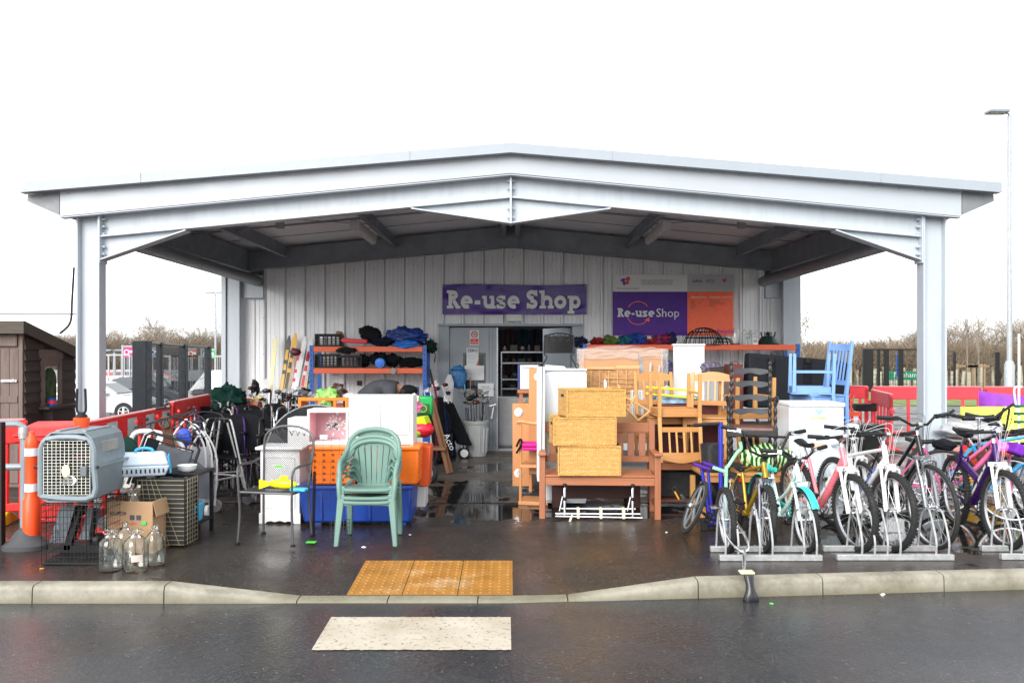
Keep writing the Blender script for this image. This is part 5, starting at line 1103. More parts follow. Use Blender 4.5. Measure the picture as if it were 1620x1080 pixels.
t=thing('toy_slide','lime and red plastic toy seat behind the white panel','toy',(X(668,9.4),9.4,Z(692,9.4))); part('red_tub',MB().blob((0,0,.09),(.13,.12,.09),.06,3),plastic('scarlet plastic','e8213a',.3),t,sharp=None); part('lime_cover',MB().hexa([(-.14,-.06,.17),(.07,-.08,.1),(.1,.1,.14),(-.12,.1,.2)],[(-.13,-.06,.19),(.02,-.07,.24),(.06,.1,.24),(-.11,.1,.22)]),plastic('lime plastic','c6ee16',.35),t,bev=.02); part('green_patch',MB().blob((-.06,-.1,.05),(.06,.03,.04),.1,3),plastic('olive lime plastic','8fae1e',.4),t)
WDK=wood('easel wood',(.22,.10,.045),.5,2)
t=thing('wooden_easel','dark wooden folding step stool leaning by the golf bags','step stool',(X(690,11.0),11.3,0))
part('rail',MB().bar((-.12,0,1.02),(.13,.05,.02),.03,.05),WDK,t,bev=.004); part('rail',MB().bar((-.08,.06,1.0),(.17,.12,.02),.03,.05),WDK,t,bev=.004); part('step',MB().box(-.26,.1,-.03,.22,.33,.37),WDK,t,bev=.005); part('rail',MB().bar((-.24,.1,.33),(-.26,.12,.0),.03,.05),WDK,t)
golfbag('black golf bag with white lettering beside the stepped stool',700,12.6,.95,.12,BKF,-8,5); 
golfbag('black and blue golf bag near the door frame',712,13.2,.85,.10,NAVY,-5,5)
text('Acto',.13,WLET,None,(X(699,12.2),12.42,Z(688,12.4)),rot=(R(90),R(65),0)).name='bag_lettering'
o=bpy.data.objects['bag_lettering']; tag(o,'white letters running down the black golf bag','lettering')
t=thing('suitcase','black ribbed suitcase standing under the golf bags by the door','suitcase',(X(702,12.9),12.75,0)); q=MB().box(-.15,.14,0,.22,.04,.42); part('shell',q,BKP,t,bev=.03); q=MB()
for i in range(6): q.box(-.145,.135,-.008,.0,.08+i*.055,.1+i*.055)
part('rib',q,BKP,t); 
for x in (-.12,.1): part('wheel',MB().lathe([(.03,-.012),(.03,.012)],(x,.05,.03),12,'X'),RUB,t)
t=thing('ride_on_wheel','grey spoked trolley wheel behind the white panel','wheel',(X(679,10.6),10.6,.13)); part('tyre',MB().torus((0,0,0),.1,.03,'X',24,10),RUB,t); part('hub',MB().lathe([(.07,-.02),(.07,.02),(0,.03)],n=16,axis='X'),mat('hub grey',(.3,.3,.3),.4),t); t.rotation_euler=(0,0,R(60))
t=thing('scooter','dark red kick scooter with black upright handle behind the stool','scooter',(X(690,12.4),12.3,.0)); part('stem',MB().tube([(.02,0,.1),(.01,0,1.0),(-.04,0,1.22)],.014,8),mat('dark red metal',(.2,.01,.03),.3,.5),t); part('handle_grip',MB().tube([(-.04,0,1.18),(-.085,0,1.38)],.018,8),BKP,t); part('handlebar',MB().tube([(-.14,-.02,.84),(-.05,0,.95),(.05,0,1.0)],.012,8),CHR,t); part('deck',MB().box(-.06,.06,0,.5,.06,.09),BKP,t)
for y in (-.05,.55): part('wheel',MB().lathe([(.06,-.015),(.06,.015)],(0,y,.06),16,'X'),RUB,t)
t=thing('ironing_board','white and grey padded board leaning on the door frame','board',(X(707,13.6),13.6,.25),rot=(R(-5),R(2),0)); part('board',MB().prism([(-.07,0),(.07,0),(.075,.9),(.03,1.03),(-.03,1.03),(-.075,.9)],0,.03),mat('grey white fabric',(.5,.5,.52),.8),t,bev=.008)
# ---- dustbin with golf clubs
LB=mat('bin beige grey',(.42,.44,.44),.5,var=.06,dirt=.1)
t=thing('dustbin','pale grey ribbed dustbin full of golf clubs by the shop door','bin',(X(752,13.5),13.45,0))
part('bin_body',MB().lathe([(.17,0),(.175,.02),(.20,.50),(.215,.505),(.222,.55),(.215,.56),(.2,.555),(.19,.5),(.165,.05),(0,.04)],n=40),LB,t)
q=MB()
for i in range(16): a=2*PI*i/16; q.bar((.178*math.cos(a),.178*math.sin(a),.06),(.199*math.cos(a),.199*math.sin(a),.44),.03,.012)
part('rib',q,LB,t,bev=.003)
random.seed(21)
for i in range(26):
    a=random.uniform(0,2*PI); r_=.14*math.sqrt(random.random()); x,y=X(752,13.5)+r_*math.cos(a),13.45+r_*math.sin(a); l=random.uniform(.28,.52); tx=(x-X(752,13.5))*1.6+random.uniform(-.06,.06); x2=X(752,13.5)+tx; z2_=.5+l
    t=thing('golf_club',['steel shafted golf club','black shafted golf club'][i%2]+' standing head up in the grey dustbin','golf club',(x,y,.1),0,'golf clubs in the dustbin')
    part('shaft',MB().tube([(0,0,0),(x2-x,0,z2_-.1)],.0055,5),CHR if i%2==0 else BKM,t)
    hx,hz=x2-x,z2_-.1; s=random.choice((-1,1))
    if i%3==0: part('club_head',MB().blob((hx+s*.035,-.01,hz+.01),(.06,.04,.035),.15,i,12,8),[BKM,mat('dark wood head',(.08,.03,.015),.25)][i%2],t)
    else: part('club_head',MB().hexa([(hx,-.01,hz-.015),(hx+s*.07,-.015,hz-.02),(hx+s*.07,.0,hz-.02),(hx,.01,hz-.015)],[(hx-s*.01,-.01,hz+.02),(hx+s*.085,-.012,hz+.05),(hx+s*.085,0,hz+.05),(hx-s*.01,.005,hz+.02)]),mat('dull iron head',(.12,.12,.12),.4,.6),t)
solo('garden_rake',MB().tube([(X(778,13.4),13.3,.6),(X(781,13.4),13.3,Z(643,13.4))],.008,6).bar((X(774,13.3),13.3,Z(642,13.3)),(X(785,13.3),13.3,Z(639,13.3)),.02),WPAINT,'white T headed putter at the right of the dustbin','golf club')
t=thing('golf_trolley','black bag on a two wheeled golf trolley leaning beside the dustbin','golf trolley',(X(734,13.1),13.1,0))
part('frame',MB().tube([(-.02,0,.12),(-.26,.1,.95),(-.33,.12,1.12)],.012,8).tube([(.03,0,.12),(-.2,.1,.92)],.01,8),ALU,t); part('bag',MB().hexa([(-.11,-.05,.22),(.13,-.05,.2),(.13,.1,.2),(-.11,.1,.22)],[(-.3,.03,.82),(-.16,.03,.86),(-.16,.14,.86),(-.3,.14,.82)]),BKF,t,bev=.03)
for s in (0,.1): w=part('wheel',MB().torus((0,-.02+s,.085),.07,.018,'Y',24,8),RUB,t); 
part('wheel_hub',MB().lathe([(.062,-.05),(.02,-.055),(0,-.055)],(0,-.0,.085),12,'Y'),WPAINT,t); t.rotation_euler=(0,0,R(10))
# blue net
t=thing('fishing_net','blue child fishing net with stick stood against the closed door','net',(X(725,13.9),13.85,Z(593,13.9)))
part('net',MB().blob((0,0,-.03),(.14,.06,.19),.08,3,20,12),mat('blue mesh net',(.03,.16,.38),.6,var=.5,vs=30),t,sharp=None); part('ring',MB().torus((0,-.01,.09),.13,.006,'Z',20,5),BLUP,t); part('stick',MB().tube([(.1,0,-.1),(.18,-.1,-.95)],.008,6),SKYP,t)
solo('cane',MB().tube([(X(745,13.6),13.6,.5),(X(744,13.6),13.6,Z(597,13.6))],.007,6),wood('cane',(.3,.15,.07)),'thin brown cane standing in the dustbin','cane')
# ---- person bending
def skin(name,J,E_,rad,m_,parent,sub=2):
    ks=list(J); me=bpy.data.meshes.new(name); me.from_pydata([J[k] for k in ks],[(ks.index(a),ks.index(b_)) for a,b_ in E_],[])
    o=bpy.data.objects.new(name,me); COL.objects.link(o); o.parent=parent; me.materials.append(m_)
    md=o.modifiers.new('skin','SKIN'); md.use_smooth_shade=True
    for i,k in enumerate(ks): 
        r_=rad[k]; me.skin_vertices[0].data[i].radius=(r_,r_) if not isinstance(r_,tuple) else r_; me.skin_vertices[0].data[i].use_root=(i==0)
    s=o.modifiers.new('sub','SUBSURF'); s.levels=sub; s.render_levels=sub; return o
t=thing('person','person in a dark grey jacket and black cap bending down behind the white cupboard','person',(X(568,10.9),10.9,.06))
FL=mat('skin',(.35,.18,.12),.6)
Jb={'pel':(0,0,.88),'sp1':(.13,0,1.0),'sp2':(.27,0,1.10),'chest':(.40,-.01,1.14),'neck':(.53,-.02,1.10),'head0':(.60,-.03,1.06),'head1':(.66,-.03,1.02),'head2':(.69,-.03,.98),
 'hl':(-.02,-.1,.86),'kl':(.06,-.12,.47),'al':(-.02,-.12,.09),'fl':(.14,-.13,.03),'hr':(-.02,.1,.86),'kr':(.05,.12,.47),'ar':(-.05,.12,.09),'fr':(.12,.13,.03),
 'sl':(.42,-.19,1.08),'el':(.46,-.24,.82),'wl':(.62,-.2,.66),'pl':(.68,-.19,.63),'sr':(.42,.18,1.08),'er':(.5,.22,.82),'wr':(.66,.16,.68),'pr':(.72,.15,.65)}
Eb=[('pel','sp1'),('sp1','sp2'),('sp2','chest'),('chest','neck'),('neck','head0'),('head0','head1'),('head1','head2'),('pel','hl'),('hl','kl'),('kl','al'),('al','fl'),('pel','hr'),('hr','kr'),('kr','ar'),('ar','fr'),('chest','sl'),('sl','el'),('el','wl'),('wl','pl'),('chest','sr'),('sr','er'),('er','wr'),('wr','pr')]
rb={k:.06 for k in Jb}; rb.update(pel=.12,sp1=.12,sp2=.125,chest=.12,neck=.055,head0=.08,head1=.095,head2=.07,hl=.085,hr=.085,kl=.058,kr=.058,al=.04,ar=.04,fl=.035,fr=.035,sl=.06,sr=.06,el=.042,er=.042,wl=.028,wr=.028,pl=.035,pr=.035)
skin('body',Jb,Eb,rb,FL,t)
G2=fabric('charcoal jacket',(.055,.058,.066)); jk=['pel','sp1','sp2','chest','sl','el','wl','sr','er','wr']
Jj={k:Jb[k] for k in jk}; Jj['col']=(.49,-.02,1.13); skin('jacket',Jj,[e for e in Eb if e[0] in jk and e[1] in jk]+[('chest','col')],{**{k:rb[k]*1.22+.012 for k in jk},'col':.085},G2,t)
tk=['pel','hl','kl','al','hr','kr','ar']; skin('trousers',{k:Jb[k] for k in tk},[e for e in Eb if e[0] in tk and e[1] in tk],{k:rb[k]*1.15+.01 for k in tk},BKF,t)
part('cap',MB().blob((.64,-.03,1.08),(.115,.105,.075),.04,2),BKF,t,rot=(0,0,0)); part('hair',MB().blob((.585,-.03,1.06),(.07,.1,.08),.15,4),mat('dark hair',(.02,.013,.01),.7),t)
part('nose',MB().blob((.74,-.03,.985),(.02,.015,.02),.02,1,8,6),FL,t)
for s in (-1,1):
    part('shoe',MB().blob((.07,s*.125,.045),(.15,.055,.05),.05,1,flat=.04),BKP,t)
    for f in range(5): part('finger',MB().tube(smooth([(.70,s*.17-.03+f*.016,.64),(.745,s*.17-.032+f*.017,.615-.004*f),(.76,s*.17-.032+f*.017,.58)],2),.008,6),FL,t)
# ================================================================ RIGHT SIDE
BEN=wood('bench hardwood',(.34,.125,.055),.45,0,.25); BENV=wood('bench hardwood upright',(.32,.115,.052),.45,2,.25)
t=thing('garden_bench','reddish wooden garden bench carrying three wicker drawers','bench',(X(949,8.3),8.3,0),R(-3))
hw=.56
for s in (-1,1):
    part('leg',MB().box(s*hw-.03,s*hw+.03,0,.05,0,.62),BENV,t,bev=.004); part('leg',MB().hexa([(s*hw-.03,.45,0),(s*hw+.03,.45,0),(s*hw+.03,.5,0),(s*hw-.03,.5,0)],[(s*hw-.03,.52,.92),(s*hw+.03,.52,.92),(s*hw+.03,.56,.92),(s*hw-.03,.56,.92)]),BENV,t,bev=.004)
    part('armrest',MB().hexa([(s*hw-.04,-.05,.62),(s*hw+.04,-.05,.62),(s*hw+.035,.5,.6),(s*hw-.035,.5,.6)],[(s*hw-.04,-.05,.65),(s*hw+.04,-.05,.65),(s*hw+.035,.5,.63),(s*hw-.035,.5,.63)]),BEN,t,bev=.008)
    part('side_rail',MB().box(s*hw-.015,s*hw+.015,.051,.46,.34,.42).box(s*hw-.012,s*hw+.012,.051,.46,.1,.14),BEN,t,bev=.003)
part('front_rail',MB().box(-hw+.031,hw-.031,.005,.035,.33,.405),BEN,t,bev=.003); q=MB()
for i in range(5): q.box(-hw-.0+.031,hw-.031,.0+i*.098,.085+i*.098,.41,.43)
part('seat',q,BEN,t,bev=.004); part('back_rail',MB().box(-hw+.03,hw-.03,.515,.54,.80,.90).box(-hw+.03,hw-.03,.49,.515,.50,.56),BEN,t,bev=.004)
q=MB(); 
for i in range(9):
    x=-.46+i*.115; q.hexa([(x-.035,.50,.56),(x+.035,.50,.56),(x+.035,.512,.56),(x-.035,.512,.56)],[(x-.035,.522,.80),(x+.035,.522,.80),(x+.035,.534,.80),(x-.035,.534,.80)])
part('back_slats',q,BENV,t,bev=.003)
# wicker drawers
m,n,L,b=base('wicker'); tcc=n.new('ShaderNodeTexCoord').outputs['Object']; c=ramp(n,L,noisen(n,L,60,6,tcc,.8),[(.3,(.50,.26,.06)),(.6,(.78,.48,.15)),(.8,(.88,.62,.26))]); sp_=n.new('ShaderNodeSeparateXYZ'); L(tcc,sp_.inputs[0]); ad=n.new('ShaderNodeMath'); L(sp_.outputs[0],ad.inputs[0]); L(sp_.outputs[1],ad.inputs[1]); cb_=n.new('ShaderNodeCombineXYZ'); L(ad.outputs[0],cb_.inputs[0]); L(sp_.outputs[2],cb_.inputs[1])
br=n.new('ShaderNodeTexBrick'); L(cb_.outputs[0],br.inputs['Vector']); br.inputs['Scale'].default_value=1; br.inputs['Brick Width'].default_value=.034; br.inputs['Row Height'].default_value=.0125; br.inputs['Mortar Size'].default_value=.0022; br.inputs['Mortar Smooth'].default_value=.6; br.inputs['Color1'].default_value=(1,1,1,1); br.inputs['Color2'].default_value=(.78,.74,.66,1); br.inputs['Mortar'].default_value=(.36,.26,.16,1)
c=mixc(n,L,1.0,c,br.outputs['Color'],'MULTIPLY'); L(c,b.inputs['Base Color']); b.inputs['Roughness'].default_value=.5; WIC=m
def wicker(label,x,y,z,w,h,d,rz):
    t=thing('wicker_basket',label,'basket',(x,y,z),rz,'wicker drawers stacked on the bench')
    def weave(P,U,V,Nn,nu,nv):
        P,U,V,Nn=map(Vector,(P,U,V,Nn))
        k=4
        return lambda u,v: P+U*u+V*v+Nn*(.0022*math.sin(u*nu*PI)*math.cos(v*nv*PI)+.0012*math.cos(v*nv*2*PI))
    nu,nv=int(w/.019),int(h/.0095)
    part('front_panel',MB().grid(weave((-w/2,0,0),(w,0,0),(0,0,h),(0,-1,0),nu,nv),nu*3,nv*3),WIC,t,sharp=None,recalc=False)
    nu2=int(d/.019)
    part('side_panel',MB().grid(weave((-w/2,d,0),(0,-d,0),(0,0,h),(-1,0,0),nu2,nv),nu2*3,nv*3),WIC,t,sharp=None,recalc=False); part('side_panel',MB().grid(weave((w/2,0,0),(0,d,0),(0,0,h),(1,0,0),nu2,nv),nu2*3,nv*3),WIC,t,sharp=None,recalc=False)
    part('back_panel',MB().box(-w/2+.004,w/2-.004,d-.006,d,0,h).box(-w/2+.005,w/2-.005,.008,d-.008,.004,.01),WIC,t)
    q=MB(); 
    for z_ in (.006,h-.004):
        for k_ in range(2): q.tube([(-w/2,-.004,z_+k_*.007-.004),(w/2,-.004,z_+k_*.007-.004),(w/2+.003,d,z_+k_*.007-.004),(-w/2-.003,d,z_+k_*.007-.004)],.006,6,closed=True)
    for sx in (-1,1): q.tube([(sx*w/2,-.003,0),(sx*w/2,-.003,h)],.008,6)
    part('rim',q,WIC,t); part('handle_hole',MB().box(-w/2-.008,-w/2-.004,d*.35,d*.6,h*.72,h*.82),mat('dark gap',(.02,.012,.005),.9),t)
sY=8.33
wicker('bottom wicker drawer sitting on the bench seat',X(932,sY),8.28,.432,.60,.285,.36,R(0))
wicker('middle wicker drawer, shifted to the left',X(925,sY),8.28,.725,.605,.265,.40,R(4))
wicker('top wicker drawer with its open side turned to the left',X(940,sY)+.02,8.32,.998,.58,.262,.42,R(9))
# silver folded frame under bench
t=thing('folded_metal_frame','folded silver tube frame taped with cream tape under the bench','frame',(X(948,8.25),8.3,0),R(-2))
part('tube',MB().tube([(-.42,-.02,.06),(.4,-.02,.06)],.010,8).tube([(-.36,.03,.10),(.36,.03,.10)],.010,8).tube([(-.42,-.03,.035),(.42,-.03,.025)],.009,8),ALU,t)
for x in (-.33,.33): part('upright',MB().tube([(x,0,.02),(x,.01,.3),(x+.02,.03,.34)],.012,8).tube([(x-.05,.02,.08),(x-.02,.02,.22)],.008,6),ALU,t); part('knuckle',MB().blob((x,.0,.33),(.025,.02,.02),.1,1,10,8).blob((x,0,.2),(.02,.02,.02),.1,2,10,8),BKP,t)
for x in (-.2,.02,.24): part('tape',MB().box(x-.012,x+.012,-.045,.045,.018,.115),mat('cream tape',(.75,.72,.5),.6),t)
solo('tape_end',MB().hexa([(-.012,0,0),(.008,0,0),(.008,.002,0),(-.012,.002,0)],[(.01,0,.06),(.03,0,.06),(.03,.002,.06),(.01,.002,.06)]),mat('cream tape',(.75,.72,.5),.6),'loose end of cream tape below the silver frame','tape',loc=(X(902,8.2),8.22,.0))
t=thing('dark_crate_pile','dark maroon wooden box under the back of the bench','box',(X(945,8.9),8.92,0)); part('box',MB().box(-.45,.45,0,.4,.1,.3).box(-.47,-.35,-.02,.4,.0,.22).box(.33,.45,-.02,.4,0,.22),wood('maroon wood',(.05,.015,.01),.6,0),t,bev=.006)
# tan cupboard panels at left
TAN=wood('tan beech board',(.52,.235,.09),.42,2,.12)
t=thing('tan_cupboard','tall tan wooden board with a round silver disc, left of the white freezer','board',(X(844,9.3),9.3,0),R(-4))
part('board',MB().box(-.05,.09,0,.03,.3,Z(582,9.3)),TAN,t,bev=.004); part('side',MB().box(-.052,-.02,.031,.45,.1,Z(582,9.3)),TAN,t,bev=.004); part('disc',MB().lathe([(.045,0),(.045,-.006),(.02,-.008),(0,-.006)],(.05,-.001,1.36),20,'Y'),CHR,t)
part('castor',MB().blob((.03,-.03,.60),(.04,.03,.03),.2,2),CHR,t)
t=thing('tan_drawer_unit','low tan wooden cupboard with silver discs, furthest left of the furniture','cupboard',(X(829,9.6),9.6,0),R(-3))
part('side_board',MB().box(-.13,.1,0,.03,.12,Z(638,9.6)),TAN,t,bev=.004); part('body',MB().box(-.12,.1,.031,.5,.13,Z(640,9.6)),TAN,t); 
for z in (Z(652,9.6),Z(748,9.6)): part('disc',MB().lathe([(.05,0),(.05,-.006),(.02,-.008),(0,-.006)],(-.06,-.001,z),20,'Y'),CHR,t)
t=thing('tan_folding_chair','tan wooden folding chair with magenta cushion in front of the low cupboard','chair',(X(838,9.1),9.1,0),R(-10))
for x in (-.1,.17): part('leg',MB().tube([(x,0,.04),(x,.02,.86)],.016,8),TAN,t)
part('top_rail',MB().tube(smooth([(-.14,0,.87),(-.1,-.01,.89),(.03,0,.87),(.2,0,.87)],3),.02,8),TAN,t); part('seat_rail',MB().box(-.1,.18,-.02,.3,.40,.43),TAN,t); part('base',MB().box(-.12,.2,-.03,.35,.0,.04),TAN,t,bev=.006)
part('dark_strap',MB().tube(smooth([(-.14,-.02,.62),(-.1,-.03,.7),(-.08,-.03,.66),(-.14,-.02,.55)],4),.012,6),BKF,t)
t2=thing('magenta_cushion','magenta cushion on the tan folding chair','cushion',(X(838,9.0),8.96,Z(712,9.0))); part('cushion',MB().box(-.08,.12,0,.3,0,.035).box(-.08,.12,0,.3,.04,.07),fabric('magenta cloth',(.65,.03,.25)),t2,bev=.014)
t=thing('brown_stool','dark red wooden stool behind the tan board','stool',(X(831,10.0),10.0,.0)); part('leg',MB().box(-.07,-.03,0,.04,.3,Z(616,10.)-.04).box(.04,.08,0,.04,.3,Z(616,10.)-.04),BENV,t); part('seat',MB().box(-.09,.1,-.02,.3,Z(616,10.)-.04,Z(616,10.)),BEN,t)
t=thing('flat_pack_box','white and navy flat box standing on the brown stool','box',(X(838,10.0),9.98,Z(615,10))); part('front',MB().box(-.11,.1,0,.02,0,.28),PAP,t); part('navy_side',MB().box(-.14,-.111,0,.1,0,.285),mat('navy print',(.02,.03,.15),.4),t); text('Technical Works',.028,mat('navy print',(.02,.03,.15),.4),t,(-.1,-.002,.24))
# freezer
ENA=mat('white enamel',(.74,.77,.80),.22,var=.03,dirt=.12,dirtc=(.4,.42,.4))
t=thing('white_freezer','white upright freezer behind the wicker drawers','freezer',(X(895,9.0),9.0,.0),R(-2)); fz=Z(586,9.0)
part('cabinet',MB().box(-.215,.215,.03,.5,.03,fz),ENA,t,bev=.01); part('door',MB().box(-.22,.22,0,.028,.06,fz-.03),ENA,t,bev=.008); part('top',MB().box(-.225,.222,-.004,.5,fz+.001,fz+.02),ENA,t,bev=.004); part('badge',MB().box(-.06,.06,-.003,-.001,fz-.2,fz-.195).box(-.06,.02,-.003,-.001,fz-.32,fz-.316),mat('pale grey badge',(.5,.52,.53),.4),t)
part('green_glow_patch',MB().box(-.2,-.08,-.002,-.0005,.62,.98),mat('pale lime glow',(.6,.75,.5),.4),t); part('control_strip',MB().box(-.2,-.07,-.012,-.002,Z(667,9.0)-.03,Z(667,9.0)),BKP,t)  # pale green glow low on the door, painted on as a flat patch
t=thing('appliance_door','tall narrow white door edge standing left of the freezer','panel',(X(856,8.8),8.75,.0)); part('panel',MB().box(-.04,.04,0,.35,.3,Z(580,8.75)),ENA,t,bev=.008)
# paper pile & black planter on freezer
t=thing('paper_stack','stack of papers and a booklet on top of the freezer','papers',(X(877,9.1),9.1,fz+.022)); part('booklet',MB().hexa([(-.1,0,0),(.12,0,0),(.12,.2,0),(-.1,.2,0)],[(-.09,0,.03),(.11,0,.02),(.11,.2,.02),(-.09,.2,.04)]),PAP,t); text('SHOP',.02,DK,t,(.03,-.002,.004))
t=thing('wire_planter','black mesh garden planter with scroll legs standing on the freezer','planter',(X(884,9.2),9.15,fz+.02)); H=Z(530,9.2)-fz
part('basket',meshpanel(lambda u,v:(-.15+.3*u,-.02*math.sin(PI*u),.17+(H-.2)*v),20,14,.003),BKM,t); part('basket_back',meshpanel(lambda u,v:(-.15+.3*u,.12,.17+(H-.2)*v),20,14,.003),BKM,t)
part('hoop',MB().tube(smooth([(-.16,0,H-.03),(-.08,-.01,H-.01),(0,-.01,H),(.08,-.01,H-.01),(.16,0,H-.03)],3),.008,6).tube([(-.155,0,.17),(.155,0,.17),(.155,.12,.17),(-.155,.12,.17)],.007,6,closed=True),BKM,t)
for s in (-1,1): part('scroll_leg',MB().tube(smooth([(s*.155,0,H-.03),(s*.16,0,.17),(s*.13,0,.12),(s*.17,0,.05),(s*.19,0,.0),(s*.21,0,.03),(s*.19,0,.05)],4),.007,6),BKM,t)
part('leaf_scroll',MB().torus((-.08,-.02,H-.05),.035,.004,'Y',14,5).torus((.0,-.02,H-.05),.035,.004,'Y',14,5).torus((.08,-.02,H-.05),.035,.004,'Y',14,5),BKM,t)
solo('tall_wire_stake',MB().tube([(X(857,8.7),8.7,.6),(X(858,8.7),8.7,Z(575,8.7))],.005,5),BKM,'thin black stake between the white panel and the freezer','stake')
# wrapped board
t=thing('wrapped_board','large tan board in clear plastic wrap behind the freezer','board',(X(985,10.6),10.6,0),R(-1)); zt=Z(552,10.6)
part('board',MB().box(-.54,.50,0,.06,.5,zt),mat('tan chipboard',(.50,.27,.13),.6,var=.06,vs=3),t,bev=.01)
m,n,L,b=base('clear plastic wrap'); b.inputs['Base Color'].default_value=(.75,.72,.72,1); b.inputs['Roughness'].default_value=.12; b.inputs['Alpha'].default_value=.28; tcc=n.new('ShaderNodeTexCoord').outputs['Object']; bumpn(n,L,noisen(n,L,9,6,tcc,.7),b,.9,.03); WRAP=m
part('wrap',MB().grid(lambda u,v:(-.57+1.12*u,-.03+.03*noise.noise(Vector((u*7,v*6,0))),zt-.12+.17*v*(1-.35*abs(u-.45)*1.5)+.02*noise.noise(Vector((u*9,3,v*4)))),40,14).grid(lambda u,v:(-.57+.09*u,-.03+.03*noise.noise(Vector((u*7,v*16,4))),.6+(zt-.6)*v),6,24).grid(lambda u,v:(.47+.09*u,-.03+.03*noise.noise(Vector((u*7,v*16,9))),.6+(zt-.6)*v),6,24),WRAP,t,sharp=None)
part('corner_strip',MB().bar((.30,-.045,.75),(.34,-.045,zt-.17),.025,.01).bar((.38,-.045,.8),(.45,-.045,zt-.2),.02,.01),mat('grey edge strip',(.45,.45,.48),.5),t)
t=thing('wooden_rack','folded light wood slatted rack with wicker weave, above the wicker drawers','rack',(X(970,9.7),9.7,Z(642,9.7)))
LW=wood('light ash',(.62,.36,.15),.5,0,.12); h=Z(580,9.7)-Z(642,9.7)
part('frame',MB().box(-.32,.02,-.01,.01,h-.03,h).box(.03,.3,-.012,.01,h-.02,h+.012).box(-.3,.3,-.01,.01,.0,.02).box(-.1,.3,-.01,.008,.08,.10),LW,t,bev=.003)
part('panel',MB().box(-.3,.29,.011,.02,.02,h-.03),mat('rattan panel',(.42,.22,.09),.7,var=.3,vs=30,bump=.5,bs=90),t); q=MB()
for i in range(6): q.bar((-.26+i*.1,-.008,.03),(-.25+i*.1,-.008,h-.04),.008,.006)
for i in range(5): q.bar((-.12,-.01,.12+i*.05),(.24,-.01,.11+i*.05),.007,.006)
part('slat',q,LW,t)
t=thing('wooden_trestle','pale wooden X frame trestle sticking out right of the wicker drawers','trestle',(X(1005,9.0),9.0,0))
for a,b_ in (((962,612),(1028,650)),((978,608),(985,640)),((1028,650),(1010,665)),((985,640),(1010,665)),((1005,625),(990,660))): part('bar',MB().bar((X(a[0],9)-X(1005,9),0,Z(a[1],9)),(X(b_[0],9)-X(1005,9),.02,Z(b_[1],9)),.03,.02),LW,t,bev=.003)
t=thing('wire_rack','white wire rack behind the pale trestle','rack',(X(1007,9.5),9.5,Z(656,9.5))); part('wire',MB().wires((-.06,0,0),(.13,0,0),(0,0,.27),8,3,.005),PW,t); part('back_card',MB().box(-.06,.07,.02,.025,0,.27),mat('blue grey card',(.15,.22,.3),.6),t)
solo('silver_bottle',MB().lathe([(.022,0),(.022,.09),(.01,.11),(.012,.13),(0,.13)],(X(957,9.3),9.3,Z(618,9.3)),12),CHR,'silver bottle with dark cap between rack and top wicker drawer','bottle')
solo('clear_vase',MB().hexa([(-.02,0,0),(.03,0,0),(.03,.05,0),(-.02,.05,0)],[(-.04,0,.3),(.01,0,.2),(.01,.05,.2),(-.04,.05,.3)]),mat('grey translucent plastic',(.3,.31,.33),.15,var=.4),'crumpled grey plastic sleeve at the right of the wrapped board','sleeve',loc=(X(1016,9.8),9.8,Z(600,9.8)),bev=.005)
t=thing('white_door_panel','white flat door panel standing in front of the red shelf','panel',(X(1090,11),11.0,0)); part('panel',MB().box(-.2,.2,0,.03,.6,Z(547,11)),WPAINT,t,bev=.004); part('top_lip',MB().box(-.215,.205,-.02,.05,Z(547,11)+.001,Z(545,11)+.01),WPAINT,t)
# racking right, red shelf
YR=13.3; rack('orange racking along the right of the back wall',X(925,YR),X(1262,YR),YR,13.9,[Z(545,YR)],Z(545,YR)+.01,nm='shelf_rack'); z1=Z(545,YR)+.001
heap=[(916,'02103a','navy and white striped bundle of cloth at the left of the right hand shelf',.12,.08),(944,'8c1410','dark red folded cloth on the right hand shelf',.10,.07),(966,'55702a','olive and yellow patterned cloth on the right hand shelf',.12,.09),(990,'0b5c74','teal cushion on the right hand shelf',.11,.09),(1008,'0b3a8a','blue rucksack in the cloth heap on the right hand shelf',.14,.11),(1028,'a01f2a','red strap bundle right of the blue rucksack',.11,.06),(1048,'7a1546','magenta and maroon sleeping bag on the right hand shelf',.17,.10),(1062,'151b55','dark blue cloth hanging off the heap over the shelf edge',.08,.12)]
for i,(px,c,lb,rx,rz_2) in enumerate(heap): lump('cloth_bundle',px,545-rz_2*55,13.45,rx,.14,rz_2,mat('heap cloth %d'%i,c,.7,var=.7,vs=10,bump=.6,bs=16),lb,'cloth',.3,i+40)
def dome(label,px,Y,z,r_,h,n_=10,m_=BKM):
    t=thing('wire_basket_frame',label,'basket frame',(X(px,Y),Y,z),0,'upturned hanging basket frames')
    for k in range(n_):
        a=PI*k/n_; part('wire_hoop',MB().tube([(r_*math.cos(a)*math.cos(b_),r_*math.sin(a)*math.cos(b_),h*math.sin(b_)) for b_ in [PI*i/16 for i in range(17)]],.006,5),m_,t)
    for z_ in (0,.4,.75): rr=r_*math.sqrt(1-z_*z_); part('ring',MB().torus((0,0,h*z_),rr,.007,'Z',28,5),m_,t)
    return t
dome('large black domed wire basket frame on the orange shelf',1113,13.5,z1,.31,.27); dome('smaller flatter black wire frame right of the large dome',1144,13.7,z1,.16,.12,7)
t=thing('glass_cloche','clear glass cylinder vase on a brown base on the orange shelf','vase',(X(1163,13.5),13.5,z1)); part('base',MB().lathe([(.08,0),(.075,.02),(0,.02)],n=20),RST,t); part('glass',MB().lathe([(.065,.021),(.07,.2),(.05,.26),(.047,.26),(.066,.2),(.061,.021)],n=24),GL,t)
